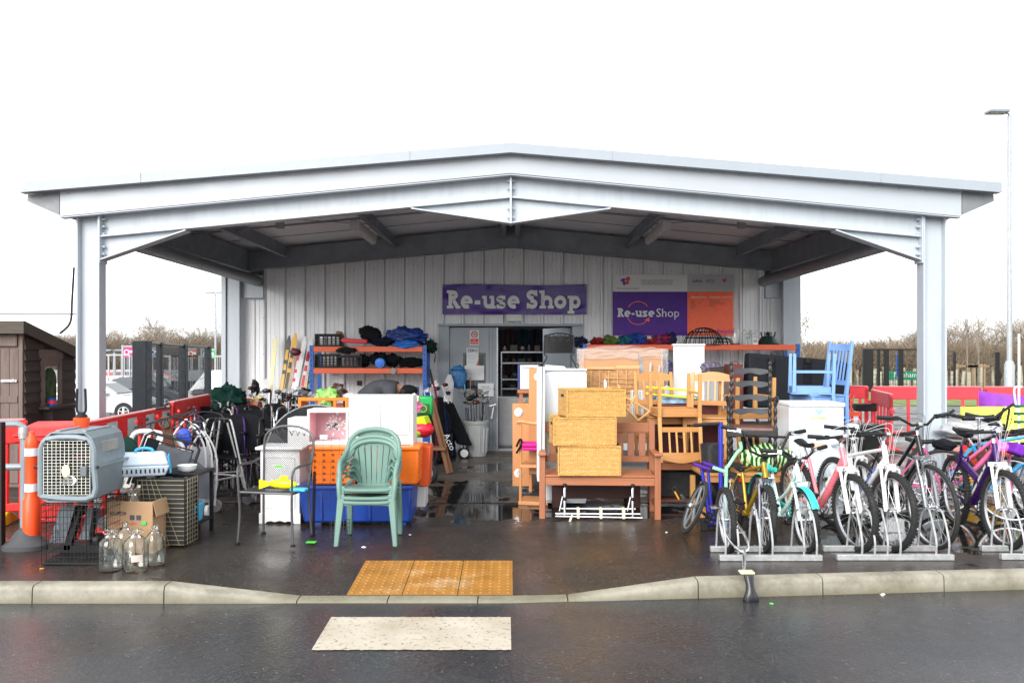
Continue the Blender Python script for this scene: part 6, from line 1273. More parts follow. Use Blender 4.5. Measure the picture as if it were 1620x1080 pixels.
t=thing('potted_plant','small leafy plant in a glass pot on the orange shelf','plant',(X(1186,13.5),13.5,z1)); part('pot',MB().lathe([(.05,0),(.07,.1),(0,.1)],n=18),GL,t); q=MB(); random.seed(2)
for i in range(90):
    a=random.uniform(0,2*PI); r_=random.uniform(.0,.12); z_=.1+random.uniform(0,.13); c=Vector((r_*math.cos(a),r_*math.sin(a)*.7,z_)); d=Vector((random.uniform(-1,1),random.uniform(-1,1),random.uniform(-.3,1))).normalized()*.025; e=d.orthogonal().normalized()*.01; q.add([c,c+d*.5+e,c+d,c+d*.5-e],[(0,1,2,3)])
part('foliage',q,mat('pale leaves',(.25,.32,.2),.6,var=.5,vs=20),t)
t=thing('wall_thermostat','small white cream box with grey window on the orange shelf','box',(X(1195,13.3),13.3,z1)); part('case',MB().box(-.045,.045,0,.05,0,.1),PW,t,bev=.006); part('window',MB().box(-.03,.03,-.003,-.001,.03,.08),mat('beige window',(.35,.33,.28),.4),t)
t=thing('barbecue_lid','dark green domed stove lid on the right end of the orange shelf','lid',(X(1215,13.5),13.5,z1)); part('dome',MB().lathe([(.17,0),(.175,.02),(.13,.09),(.10,.13),(.05,.14),(0,.14)],n=24),mat('dark green enamel',(.012,.04,.035),.3),t); q=MB()
for i in range(8): a=2*PI*i/8; q.tube([(.1*math.cos(a),.1*math.sin(a),.12),(.12*math.cos(a),.12*math.sin(a),.2)],.007,5)
part('spike',q,BKM,t); part('knob',MB().blob((0,0,.17),(.03,.03,.035),.1,1,10,8),BKM,t)
# coffee table
t=thing('low_table','low red brown wooden table with bottom shelf under the stacked pine chairs','table',(1.93,8.9,0),R(-1)); part('top',MB().box(-.42,.45,0,.5,.475,.505),BEN,t,bev=.005); part('apron',MB().box(-.40,.43,.012,.03,.40,.474),BEN,t); part('shelf',MB().box(-.40,.43,.02,.48,.06,.085),wood('dark red wood',(.13,.045,.025),.4,0),t,bev=.003)
for x in (-.41,.44):
    for y in (.01,.49): part('leg',MB().box(x-.02,x+.02,y-.0,y+.03,0,.474),BENV,t,bev=.003)
solo('dark_box',MB().box(1.62,2.3,9.45,9.8,.5,1.05),mat('maroon panel',(.07,.008,.01),.5),'dark maroon box behind the pine chairs','box',bev=.01)
solo('dark_box',MB().box(1.55,2.25,9.06,9.36,.09,.36),mat('black void shade',(.012,.012,.013),.7),'black filler block for the shade in the open space under the low table','box',bev=.01)  # black block fills the void under the table in place of its shade
solo('stacked_magazines',MB().box(1.6,2.1,9.5,9.8,1.06,1.10).box(1.62,2.12,9.5,9.8,1.105,1.13),mat('blue white print',(.25,.4,.6),.5,var=.9,vs=9),'blue and white folded boards behind the pine chair back','boards')
solo('yellow_poles',MB().tube([(1.5,9.46,Z(612,9.46)),(2.05,9.46,Z(618,9.46))],.012,8).tube([(1.5,9.46,Z(622,9.46)),(2.05,9.46,Z(630,9.46))],.012,8),plastic('acid yellow plastic','d8e81a',.4),'two acid yellow poles behind the pine chair backs','poles')
solo('white_pole',MB().tube([(X(1083,9.7),9.6,.1),(X(1085,9.7),9.6,.95)],.02,8),PW,'white pole behind the pine chair slats','pole')
PINE=wood('pine',(.50,.26,.085),.42,2,.14); PINH=wood('pine seat',(.46,.215,.07),.4,0,.14)
def dchair(name,label,cat,loc,rot,m1,m2,group,H=.90,sh=.44,w=.21,slats=4,arch=.035):
    t=thing(name,label,cat,loc,rot=rot,group=group)
    part('seat',MB().box(-w-.015,w+.015,-.22,.2,sh-.02,sh),m2,t,bev=.008); part('seat_frame',MB().box(-w,w,-.205,-.185,sh-.085,sh-.021).box(-w,w,.17,.19,sh-.085,sh-.021).box(-w,-w+.02,-.184,.169,sh-.085,sh-.021).box(w-.02,w,-.184,.169,sh-.085,sh-.021),m2,t,bev=.002)
    for s in (-1,1):
        part('leg',MB().hexa([(s*w-.016,-.2,0),(s*w+.016,-.2,0),(s*w+.016,-.17,0),(s*w-.016,-.17,0)],[(s*w-.022,-.212,sh-.021),(s*w+.022,-.212,sh-.021),(s*w+.022,-.17,sh-.021),(s*w-.022,-.17,sh-.021)]),m1,t,bev=.003)
        part('back_post',MB().hexa([(s*w-.016,.21,0),(s*w+.016,.21,0),(s*w+.016,.245,0),(s*w-.016,.245,0)],[(s*w-.019,.192,sh),(s*w+.019,.192,sh),(s*w+.019,.228,sh),(s*w-.019,.228,sh)]).hexa([(s*w-.019,.192,sh),(s*w+.019,.192,sh),(s*w+.019,.228,sh),(s*w-.019,.228,sh)],[(s*w-.017,.27,H),(s*w+.017,.27,H),(s*w+.017,.298,H),(s*w-.017,.298,H)]),m1,t,bev=.003)
        part('stretcher',MB().bar((s*w,-.18,.2),(s*w,.21,.2),.018,.022),m1,t)
    n_=10; q=MB(); vs=[];
    for i in range(n_+1):
        x=-w+.017+(2*w-.034)*i/n_; bow=.02*math.sin(PI*i/n_); a=arch*math.sin(PI*i/n_)
        vs+=[(x,.262+bow,H-.10),(x,.285+bow,H-.10),(x,.29+bow,H-.03+a),(x,.272+bow,H-.03+a)]
    fs=[]
    for i in range(n_):
        for k in range(4): fs.append((4*i+k,4*i+(k+1)%4,4*i+4+(k+1)%4,4*i+4+k))
    part('top_rail',q.add(vs,fs+[(0,1,2,3),(4*n_+3,4*n_+2,4*n_+1,4*n_)]),m2,t); part('lower_rail',MB().box(-w+.017,w-.017,.213,.232,sh+.10,sh+.15),m2,t)
    for i in range(slats): x=(i-(slats-1)/2)*(2*w-.1)/slats*.95; part('back_slat',MB().hexa([(x-.009,.218,sh+.15),(x+.009,.218,sh+.15),(x+.009,.23,sh+.15),(x-.009,.23,sh+.15)],[(x-.009,.27,H-.09),(x+.009,.27,H-.09),(x+.009,.283,H-.09),(x-.009,.283,H-.09)]),m1,t)
    return t
gp='pine dining chairs stacked on the low table'
dchair('dining_chair','pine dining chair standing upright on the low table, left pair','chair',(X(1050,9.15),9.28,.507),(0,0,R(10)),PINE,PINH,gp)
dchair('dining_chair','pine dining chair upside down with its slatted back at the front, left pair','chair',(X(1068,8.95),9.0,.507+.895),(PI,0,R(4)),PINE,PINH,gp,sh=.445)
dchair('dining_chair','pine dining chair turned half right on the low table, middle one','chair',(X(1122,9.1),9.15,.507),(0,0,R(-22)),PINE,PINH,gp)
dchair('dining_chair','upside down pine dining chair behind the black ladder back armchair','chair',(X(1180,9.3),9.3,.46+.895),(PI,0,R(12)),PINE,PINH,gp)
# light wooden table in front
t=thing('pine_table','light pine table behind the small bikes with a black bin and green bag on it','table',(2.28,8.3,0)); part('top',MB().box(-.42,.45,0,.55,.42,.45),PINH,t,bev=.004); part('apron',MB().box(-.4,.43,.015,.035,.36,.419),PINH,t)
for x in (-.40,.43):
    for y in (.02,.5): part('leg',MB().box(x-.025,x+.025,y,y+.05,0,.359),PINE,t,bev=.003)
BKW=wood('black stained wood',(.018,.015,.015),.35,2,.3)
# black ladder-back armchair
t=thing('ladderback_armchair','black turned wood ladder back armchair with brown seat on the pine table','armchair',(X(1187,8.55),8.52,.452),R(-14))
def turned(x,y,z0,z1,r_=.017,nb=8):
    pr=[]; n_=nb*4
    for i in range(n_+1): z=z0+(z1-z0)*i/n_; pr.append((r_*(.55+.45*abs(math.sin(PI*nb*i/n_))),z))
    return MB().lathe(pr,(x,y,0),10)
for s in (-1,1):
    part('leg',turned(s*.22,-.2,0,.72,.02,9),BKW,t); part('leg_block',MB().box(s*.22-.024,s*.22+.024,-.224,-.176,.34,.44),BKW,t,bev=.004)
    part('back_post',turned(s*.19,.2,0,1.04,.02,14),BKW,t); part('armrest',MB().tube(smooth([(s*.19,.2,.70),(s*.21,.05,.70),(s*.235,-.15,.73),(s*.23,-.26,.70)],4),.018,8),BKW,t); part('finial',MB().blob((s*.19,.2,1.06),(.018,.018,.025),.0,1,10,8),BKW,t)
    part('stretcher',MB().tube([(s*.21,-.2,.15),(s*.2,.2,.15)],.012,6),BKW,t)
part('seat',MB().hexa([(-.23,-.22,.40),(.23,-.22,.40),(.2,.2,.40),(-.2,.2,.40)],[(-.22,-.21,.45),(.22,-.21,.45),(.19,.19,.44),(-.19,.19,.44)]),mat('brown leather seat',(.09,.035,.025),.4),t,bev=.015); part('seat_frame',MB().box(-.23,.23,-.235,-.215,.35,.41),BKW,t,bev=.004)
for z in (.56,.70,.84,.97):
    q=MB(); n_=12; vs=[]
    for i in range(n_+1):
        u=i/n_; x=-.185+.37*u; y=.2+.025*math.sin(PI*u); a=.03*math.sin(PI*u)**.7; a2=.02*math.cos(4*PI*u)
        vs+=[(x,y,z-.015+a2*.5),(x,y+.012,z-.015+a2*.5),(x,y+.012,z+.02+a*.75),(x,y,z+.02+a*.75)]
    fs=[]
    for i in range(n_):
        for k in range(4): fs.append((4*i+k,4*i+(k+1)%4,4*i+4+(k+1)%4,4*i+4+k))
    part('ladder_slat',q.add(vs,fs),mat('grey black slat',(.04,.042,.048),.35),t)
# black bin
t=thing('waste_bin','smoky black plastic waste bin on the left end of the pine table','bin',(X(1131,8.3),8.42,.452)); m,n,L,b=base('smoky plastic'); b.inputs['Base Color'].default_value=(.03,.03,.035,1); b.inputs['Roughness'].default_value=.15; b.inputs['Alpha'].default_value=.86
part('bin_body',MB().lathe([(.095,.005),(.10,.01),(.115,.255),(.12,.26),(.12,.27),(.11,.27),(.092,.012),(0,.01)],n=28),m,t); part('tan_object',MB().box(.02,.05,-.02,.02,.02,.2),TAN,t)
# green zebra bag
t=thing('striped_bag','lime green and black striped bag lying on the pine table','bag',(X(1216,8.4),8.45,.455)); m,n,L,b=base('zebra lime'); tcc=n.new('ShaderNodeTexCoord').outputs['Object']; wv=n.new('ShaderNodeTexWave'); wv.inputs['Scale'].default_value=7; wv.inputs['Distortion'].default_value=5; wv.inputs['Detail'].default_value=2; L(tcc,wv.inputs[0]); L(ramp(n,L,wv.outputs[1],[(.45,(.02,.08,.03)),(.52,(.22,.75,.12)),(.8,(.7,.85,.5))]),b.inputs['Base Color']); b.inputs['Roughness'].default_value=.35
part('bag',MB().blob((0,0,.13),(.24,.13,.13),.18,6,30,18,flat=.12),m,t,sharp=None); part('black_trim',MB().tube(smooth([(.1,-.1,.2),(.2,-.08,.15),(.22,-.05,.03)],4),.02,8),BKP,t)
# blue chairs
BLC=mat('pale blue chair paint',(.17,.32,.62),.4,var=.07,dirt=.1,dirtc=(.05,.08,.15)); gp='pale blue painted chairs'
t=thing('dark_table','dark base table carrying the pale blue chairs','table',(3.42,9.5,0)); part('top',MB().box(-.55,.42,-.25,.35,.68,.715),mat('brown plank',(.06,.04,.035),.6),t); 
for x in (-.5,.38): part('leg',MB().box(x-.03,x+.03,-.2,-.14,0,.68).box(x-.03,x+.03,.25,.3,0,.68),BKM,t)
dchair('painted_chair','pale blue chair standing upright with its back to the right','chair',(X(1294,9.45),9.45,.717),(0,0,R(-78)),BLC,BLC,gp,H=1.03,sh=.45,w=.21,slats=5,arch=0)
dchair('painted_chair','pale blue chair upside down, its legs pointing at the sky','chair',(X(1280,9.45),9.42,.717+.45+.445),(PI,0,R(78)),BLC,BLC,gp,H=.95,sh=.445,w=.2,slats=5,arch=0)
t=thing('tent_case','big black padded case with straps leaning behind the pale blue chairs','case',(X(1262,10.4),10.4,0),R(2))
part('case',MB().hexa([(-.62,0,.95),(.60,0,.95),(.60,.25,.95),(-.62,.25,.95)],[(-.60,0,1.62),(.58,0,1.52),(.58,.2,1.52),(-.60,.2,1.62)]),mat('black nylon case',(.014,.016,.02),.7,spec=.12,bump=.3,bs=20),t,bev=.03); part('lower_panel',MB().box(.42,.64,-.03,.2,.3,1.5),mat('black nylon case',(.014,.016,.02),.7),t,bev=.02)
for x in (-.33,.12): part('strap',MB().box(x-.05,x+.05,-.012,-.001,1.25,1.55),BKF,t); part('buckle',MB().box(x-.03,x+.03,-.03,-.013,1.5,1.56),BKP,t)
t=thing('grey_bed_frame','grey steel folding frame with crossed legs under the black case','frame',(X(1262,10.2),10.2,0))
GF=mat('grey frame',(.06,.065,.075),.5); part('rail',MB().bar((-.6,0,.93),(.45,0,.93),.04).bar((-.6,0,.76),(.45,0,.76),.03),GF,t); part('cross_leg',MB().bar((-.3,0,.9),(.0,0,.4),.09,.02).bar((.25,0,.9),(-.05,.03,.4),.09,.02).bar((-.55,0,.93),(-.35,0,.6),.07,.02),GF,t)
solo('dark_cushion',MB().box(X(1180,10),X(1240,10),9.9,10.3,.6,.78),mat('dark brown cushion',(.05,.025,.025),.7),'dark brown seat cushion behind the black armchair','cushion',bev=.03)
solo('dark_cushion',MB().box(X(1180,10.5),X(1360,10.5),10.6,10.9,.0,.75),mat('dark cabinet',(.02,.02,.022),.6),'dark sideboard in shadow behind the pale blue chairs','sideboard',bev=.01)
solo('maroon_case',MB().box(X(1155,10.3),X(1176,10.3),10.3,10.6,.6,Z(576,10.3)).tube([(X(1160,10.3),10.4,Z(576,10.3)),(X(1163,10.3),10.4,Z(572,10.3)),(X(1170,10.3),10.4,Z(572,10.3)),(X(1172,10.3),10.4,Z(576,10.3))],.008,6),mat('maroon leather',(.11,.02,.015),.4),'tall maroon case with handle behind the ladder back chair','case',bev=.02)
lump('patterned_bag',1125,583,10.8,.12,.08,.09,mat('black white pattern',(.12,.10,.15),.7,var=.95,vs=22),'black and lilac patterned bag right of the white door panel','bag',.2,3)
lump('patterned_bag',1058,590,11.2,.10,.08,.16,mat('purple pattern',(.06,.05,.13),.7,var=.9,vs=16),'dark purple patterned bag left of the white door panel','bag',.2,9)
solo('wicker_tray',MB().hexa([(-.1,0,0),(.12,0,0),(.12,.02,0),(-.1,.02,0)],[(-.14,0,.13),(.15,0,.16),(.15,.02,.16),(-.14,.02,.13)]),mat('black wicker',(.03,.025,.02),.7,bump=.6,bs=60),'dark wicker tray beside the patterned bag','tray',loc=(X(1140,10.6),10.6,Z(598,10.6)))
# white fridge
t=thing('white_fridge','white fridge standing backwards with orange tape marks behind the pink bike','fridge',(X(1293,8.4),8.4,0),R(-2)); fz=Z(639,8.4)
part('shell',MB().box(-.265,.27,.02,.5,.02,fz),ENA,t,bev=.02); part('back_panel',MB().box(-.245,.25,0,.019,.1,fz-.04),mat('icy white panel',(.66,.75,.80),.25,var=.1,vs=2),t,bev=.01); part('top_edge',MB().box(-.27,.275,-.004,.5,fz-.03,fz+.012),WPAINT,t,bev=.012)
OT=mat('peach tape',(.78,.45,.33),.5)
part('tape',MB().hexa([(-.09,-.003,fz-.155),(.09,-.003,fz-.155),(.09,-.001,fz-.155),(-.09,-.001,fz-.155)],[(-.05,-.003,fz-.115),(.09,-.003,fz-.115),(.09,-.001,fz-.115),(-.05,-.001,fz-.115)]).hexa([(-.11,-.003,fz-.43),(.05,-.003,fz-.43),(.05,-.001,fz-.43),(-.11,-.001,fz-.43)],[(-.06,-.003,fz-.385),(.07,-.003,fz-.385),(.07,-.001,fz-.385),(-.06,-.001,fz-.385)]),OT,t)
part('blue_mark',MB().prism([(-.04,fz-.055),(.07,fz-.055),(.02,fz-.11)],-.004,-.001),mat('sky mark',(.3,.5,.62),.4),t)
t=thing('white_adapter','small white plastic box with slot at the right of the fridge','box',(X(1345,8.6),8.5,Z(692,8.6))); part('case',MB().box(-.045,.05,0,.1,0,.14),PW,t,bev=.01); part('slot',MB().box(-.03,.02,-.002,0,.09,.105),BKP,t)
solo('red_chair_parts',MB().tube(smooth([(0,0,0),(-.04,0,.12),(.0,0,.24)],3),.012,6).tube(smooth([(.05,0,0),(.0,0,.12),(.05,0,.22)],3),.012,6).box(-.02,.12,-.01,.02,-.02,.03),mat('red orange frame',(.6,.06,.02),.4),'small red and orange chair frame right of the black case','frame',loc=(X(1345,10),10.0,Z(655,10)))
solo('black_tub',MB().hexa([(-.2,-.1,0),(.2,-.1,0),(.2,.2,0),(-.2,.2,0)],[(-.24,-.12,.3),(.24,-.12,.3),(.24,.22,.3),(-.24,.22,.3)]),BKP,'black open tub on the stack right of the fridge','tub',bev=.02,loc=(X(1362,9.8),9.8,.5))
solo('white_bowl',MB().blob((X(1222,8.9),8.9,Z(700,8.9)),(.12,.1,.16),.08,3),mat('grey white ceramic',(.42,.43,.45),.3),'grey white round pot behind the striped bag','pot')
# ================================================================ BIKES
def xf(piv,ang,axis='Z'): return Matrix.Translation(piv)@Matrix.Rotation(ang,4,axis)@Matrix.Translation(-Vector(piv))
_wc={}
def wheelset(nm,t,r,y,M,tyre_r=.024,knob=True,rimm=ALU,spm=None,tm=None):
    spm=spm or mat('bright spokes',(.70,.71,.73),.3,.8); tm=tm or RUB
    w=part(nm,MB(M).lathe([(r-tyre_r*1.7-.012,-.011),(r-tyre_r*1.6,-.013),(r-tyre_r*1.3,-.012),(r-tyre_r*1.5,0),(r-tyre_r*1.3,.012),(r-tyre_r*1.6,.013),(r-tyre_r*1.7-.012,.011),(r-tyre_r*1.7-.012,-.011)],(0,y,r),44,'X'),rimm,t)
    q=MB(M); q.torus((0,y,r),r-tyre_r,tyre_r,'X',48,10)
    if knob:
        N=int(2*PI*r/.032)
        for i in range(N):
            a=2*PI*i/N
            for (x,da,rr) in ((-.55,0,.86),(0,.5,1.0),(.55,0,.86)):
                aa=a+da*2*PI/N; ro=r-tyre_r+tyre_r*rr; c=Vector((x*tyre_r*1.35,y+ro*math.cos(aa),r+ro*math.sin(aa))); rad=Vector((x*.8,math.cos(aa),math.sin(aa))).normalized(); tg=Vector((0,-math.sin(aa),math.cos(aa)))
                q.bar(c-tg*.007,c+tg*.007,.011,.009,up=rad)
    part('tyre',q,tm,w)
    s=MB(M); N=28
    for i in range(N):
        a=2*PI*i/N; sd=.028 if i%2 else -.028; a2=a+(.5 if i%4<2 else -.5)
        s.tube([(sd,y+.02*math.cos(a2),r+.02*math.sin(a2)),(0,y+(r-tyre_r*1.7-.01)*math.cos(a),r+(r-tyre_r*1.7-.01)*math.sin(a))],.0014,3,cap=False)
    part('spokes',s,spm,w); part('hub',MB(M).lathe([(.006,-.055),(.006,-.035),(.022,-.033),(.022,-.028),(.012,-.025),(.012,.025),(.022,.028),(.022,.033),(.006,.035),(.006,.055)],(0,y,r),12,'X'),CHR,w)
    return w

WHP=None
def bike(label,px,Y,r=.33,yaw=0,lean=0,steer=0,frame='mtb',fm=None,forkm=None,saddlem=BKP,mud=None,wb=1.02,hb='flat',sus=True,knob=True,tw=.026,sh=None,grip=BKP,guard=None,rack=False,topm=None,barm=None,name='bicycle',xoff=None):
    fm=fm or BKM; forkm=forkm or fm; k=r/.33; x=X(px,Y) if xoff is None else xoff
    t=thing(name,label,'bicycle',(x,Y,0),rot=(0,R(lean),R(yaw)),group='second hand bicycles in the racks')
    ht0=Vector((0,.10*k,2*r+.06*k)); ht1=Vector((0,.155*k,2*r+.06*k+.15*k)); bb=Vector((0,wb-.43*k,.285*k)); st=Vector((0,wb-.43*k+.17*k,.285*k+.42*k)); ra=Vector((0,wb,r)); fa=Vector((0,0,r))
    SM=xf((0,.12*k,0),R(steer))
    wheelset('front_wheel',t,r,0,SM,tw,knob); wheelset('rear_wheel',t,r,wb,None,tw,knob)
    # fork
    f=MB(SM); cr=ht0-Vector((0,0,.02))
    for s in (-1,1):
        if sus: f.tube([fa+Vector((s*.055,0,0)),Vector((s*.055,.045*k,r+.2*k)),Vector((s*.055,.06*k,r+.24*k))],.018,8).tube([Vector((s*.055,.06*k,r+.22*k)),cr+Vector((s*.055,-.0,0))],.013,8)
        else: f.tube(smooth([fa+Vector((s*.05,0,0)),Vector((s*.048,.04*k,r+.15*k)),cr+Vector((s*.045,0,-.01)),cr],3),.013,8)
    f.bar(cr+Vector((-.075,0,0)),cr+Vector((.075,0,0)),.03,.035)
    if sus: f.tube(smooth([Vector((-.055,.03*k,r+.25*k)),Vector((-.05,-.0,2*r+.02)),Vector((.05,-.0,2*r+.02)),Vector((.055,.03*k,r+.25*k))],3),.010,6)
    fo=part('fork',f,forkm,t)
    bk=MB(SM)
    for s in (-1,1): bk.bar((s*.035,-.0+.03*k,2*r-.02),(s*.06,.03*k,2*r+.05),.012,.02)
    part('brake',bk,CHR if r>.25 else BKM,fo)
    # frame
    q=MB(); F_=.017*max(k,.8)
    q.tube([ht0,ht1],.023,10)
    if frame=='mtb': q.tube([ht0+(ht1-ht0)*.3,bb],.024*k,10).tube([ht1-(ht1-ht0)*.2,st],F_,10)
    elif frame=='step': q.tube(smooth([ht0+(ht1-ht0)*.3,(ht0+bb)/2+Vector((0,0,-.03*k)),bb],4),.025*k,10).tube(smooth([ht1-(ht1-ht0)*.3,(ht1+bb)/2+Vector((0,.05*k,-.02*k)),bb+(st-bb)*.35],4),F_,10)
    elif frame=='fat': q.tube([ht0+(ht1-ht0)*.4,(ht0+bb)/2,bb],[.03*k,.04*k,.032*k],12)
    elif frame=='dual': q.tube([ht0,bb+Vector((0,0,.03))],.017,8).tube([ht1,bb+(st-bb)*.4],.017,8)
    elif frame=='purple':
        q.tube([ht0+(ht1-ht0)*.5,(ht0+bb)/2,bb+Vector((0,-.02,.02))],[.032,.042,.036],12); q.tube([Vector((0,bb.y-.12,.50)),Vector((0,bb.y+.2,.60)),Vector((0,bb.y+.33,.62))],[.03,.034,.03],10); q.tube([Vector((0,bb.y-.10,.52)),Vector((0,bb.y-.02,.36))],.014,8)
    q.tube([bb,st],F_,10) if frame!='purple' else q.tube([Vector((0,bb.y+.31,.6)),Vector((0,bb.y+.25,.78))],.016,8)
    for s in (-1,1):
        q.tube([ra+Vector((s*.065,0,0)),bb+Vector((s*.04,.06,0)),bb],.010*max(k,.9),6); q.tube([ra+Vector((s*.065,0,0)),st+Vector((s*.03,.02,-.03)),st+Vector((0,0,-.03))],.009*max(k,.9),6)
    q.lathe([(.024,-.036),(.024,.036)],bb,12,'X'); fr=part('frame',q,fm,t)
    if topm:
        g=MB(); 
        A=ht0+(ht1-ht0)*.4; B2=bb; d=(B2-A)
        for s in (-1,1):
            for (a,b_) in ((.22,.32),(.36,.55),(.6,.82)):
                off=Vector((s*(.0365*k+.006 if frame in('fat','purple') else .026),0,0)); p0=A+d*a+off; p1=A+d*b_+off; up_=Vector((0,.5,.9)).normalized()*.012
                g.add([p0-up_,p1-up_,p1+up_*1.6,p0+up_],[(0,1,2,3)])
        part('frame_graphic',g,topm,fr)
    # seat
    hs=sh or (.285+.62)*k; sp=st+Vector((0,.07*k,hs-st.z-.03)) if frame!='purple' else Vector((0,bb.y+.2,hs-.03))
    part('seat_post',MB().tube([st if frame!='purple' else Vector((0,bb.y+.25,.77)),sp],.0135,8),CHR,t)
    sd=MB(); N=12; vs=[]; Ls=.27*max(k,.75)
    for i in range(N+1):
        u=i/N; ww=(.02+.055*(u**1.7))*(1 if u<.9 else .8)*max(k,.8); zc=.02*math.sin(PI*u)*-1+.015*u
        for a in range(8):
            an=2*PI*a/8; vs.append(sp+Vector((ww*math.cos(an),-Ls*.62+Ls*u,.03+zc+.022*math.sin(an))))
    fs=[(i*8+a,i*8+(a+1)%8,i*8+8+(a+1)%8,i*8+8+a) for i in range(N) for a in range(8)]+[tuple(range(8)),tuple(N*8+a for a in range(8))[::-1]]
    sa=part('saddle',sd.add(vs,fs),saddlem,t,sharp=1.2); part('saddle_rails',MB().tube([sp+Vector((-.02,-.1*k,.02)),sp+Vector((-.02,.06*k,0)),sp+Vector((.02,.06*k,0)),sp+Vector((.02,-.1*k,.02))],.004,5),CHR,sa)
    # bars
    HM=SM; top=ht1+Vector((0,.01,.05*k)); b_=MB(HM)
    if hb=='flat': st_=top+Vector((0,-.06,.05)); pts=[st_+Vector((-.29*max(k,.85),.07,.015)),st_+Vector((-.12,.01,.0)),st_,st_+Vector((.12,.01,.0)),st_+Vector((.29*max(k,.85),.07,.015))]
    elif hb=='riser': st_=top+Vector((0,-.05,.04)); w_=.30*max(k,.9); pts=[st_+Vector((-w_,.09,.07)),st_+Vector((-.16,.03,.06)),st_+Vector((-.07,0,0)),st_+Vector((.07,0,0)),st_+Vector((.16,.03,.06)),st_+Vector((w_,.09,.07))]
    else: st_=top+Vector((0,-.04,.02)); w_=.34; pts=[st_+Vector((-w_,.12,.215)),st_+Vector((-.19,.04,.19)),st_+Vector((-.12,.02,.03)),st_+Vector((-.05,0,0)),st_+Vector((.05,0,0)),st_+Vector((.12,.02,.03)),st_+Vector((.19,.04,.19)),st_+Vector((w_,.12,.215))]
    b_.tube(pts,.0115,8)
    if hb=='bmx': b_.tube([pts[1]+Vector((0,0,-.03)),pts[-2]+Vector((0,0,-.03))],.010,8)
    h=part('handlebar',b_,barm or BKM,t)
    for s,i in ((-1,0),(1,-1)):
        e=Vector(pts[i]); inn=Vector(pts[1 if i==0 else -2]); d=(inn-e).normalized(); part('grip',MB(HM).tube([e-d*.01,e+d*.11],[.018,.017],8),grip,h)
        part('brake_lever',MB(HM).tube(smooth([e+d*.15,e+d*.12+Vector((0,-.04,-.01)),e+d*.03+Vector((0,-.05,-.02))],3),.006,6).bar(e+d*.125,e+d*.16,.03,.035),BKM if k>.9 else CHR,h)
    part('stem',MB(HM).tube([ht1,top],.014,8).tube([top,st_],.018,8).lathe([(.022,-.02),(.022,.02)],st_,10,'X'),barm or (CHR if hb!='bmx' else BKM),t)
    cb=MB(HM); 
    for j,(s,dz) in enumerate(((-1,.06),(1,.08),(-.6,.10),(.5,.05))): cb.tube(smooth([Vector(pts[0 if s<0 else -1])*1+Vector((-s*.14,-.02,0)),st_+Vector((s*.07,-.10,dz)),st_+Vector((s*.03,-.08,-.04)),ht0+Vector((s*.03,-.03,.0))],5),.002,4)
    part('cables',cb,[BKP,mat('white cable',(.6,.6,.6),.5)][forkm is WHP],t)
    # drivetrain
    part('chainset',MB().torus(bb+Vector((.045,0,0)),.078*k,.006,'X',28,6).torus(bb+Vector((.04,0,0)),.05*k,.005,'X',20,5).bar(bb+Vector((.045,-.07*k,0)),bb+Vector((.045,.07*k,0)),.01).bar(bb+Vector((.045,0,-.07*k)),bb+Vector((.045,0,.07*k)),.01).bar(bb+Vector((.06,0,0)),bb+Vector((.065,.10*k,-.13*k)),.016,.022).bar(bb+Vector((-.06,0,0)),bb+Vector((-.065,-.10*k,.13*k)),.016,.022),CHR if k<1.05 else BKM,t)
    for s,dy,dz in ((1,.10,-.13),(-1,-.10,.13)): p=bb+Vector((s*.11,dy*k,dz*k)); part('pedal',MB().box(p.x-.045,p.x+.045,p.y-.045,p.y+.045,p.z-.011,p.z+.011).box(p.x-.03,p.x+.03,p.y-.055,p.y-.046,p.z-.008,p.z+.008),BKP,t,bev=.004)
    part('chain',MB().tube([bb+Vector((.045,0,.075*k)),ra+Vector((.045,0,.035*k))],.004,4).tube([bb+Vector((.045,0,-.075*k)),ra+Vector((.045,-.02,-.09*k)),ra+Vector((.045,0,-.035*k))],.004,4).lathe([(.05*k,-.01),(.035*k,.01),(.02,.02)],ra+Vector((.045,0,0)),16,'X'),mat('chain steel',(.08,.07,.06),.5,.7),t)
    if mud:
        for (yc,a0,a1,MM,nm) in ((0,R(20),R(150),SM,'front_mudguard'),(wb,R(10),R(170),None,'rear_mudguard')):
            q=MB(MM); n_=14
            q.grid(lambda u,v:((-.03+.06*u),yc+(r+.012+.008*math.sin(PI*u))*math.cos(a0+(a1-a0)*v),r+(r+.012+.01*math.sin(PI*u))*math.sin(a0+(a1-a0)*v)),4,n_); part(nm,q,mud,t,sharp=1)
    if guard: part('chain_guard',MB().prism([(bb.y-.1*k,bb.z+.09*k),(bb.y+.05*k,bb.z+.11*k),(ra.y-.03,ra.z+.07),(ra.y-.02,ra.z+.03),(bb.y,bb.z-.06*k),(bb.y-.12*k,bb.z)],.05,.065,'YZ'),guard,t,bev=.01)
    part('reflector',MB().box(-.02,.02,wb-.24*k,wb-.23*k,hs-.15*k,hs-.11*k),mat('red reflector',(.5,.02,.02),.2),t)
    return t
GOLD=mat('gold metallic paint',(.42,.27,.03),.28,.5); TEAL=plastic('turquoise plastic','2fcfc0',.3,dirt=.03); MINT=mat('mint white paint',(.62,.80,.76),.25,var=.05); PNK=mat('pink frame paint',(.85,.20,.25),.28,var=.05); WHP=mat('white frame paint',(.78,.78,.78),.22,var=.04); PUR=mat('purple frame paint',(.16,.04,.42),.2,var=.1); SKB=mat('cyan blue frame paint',(.03,.30,.58),.25); BLF=mat('black frame paint',(.012,.012,.014),.2)
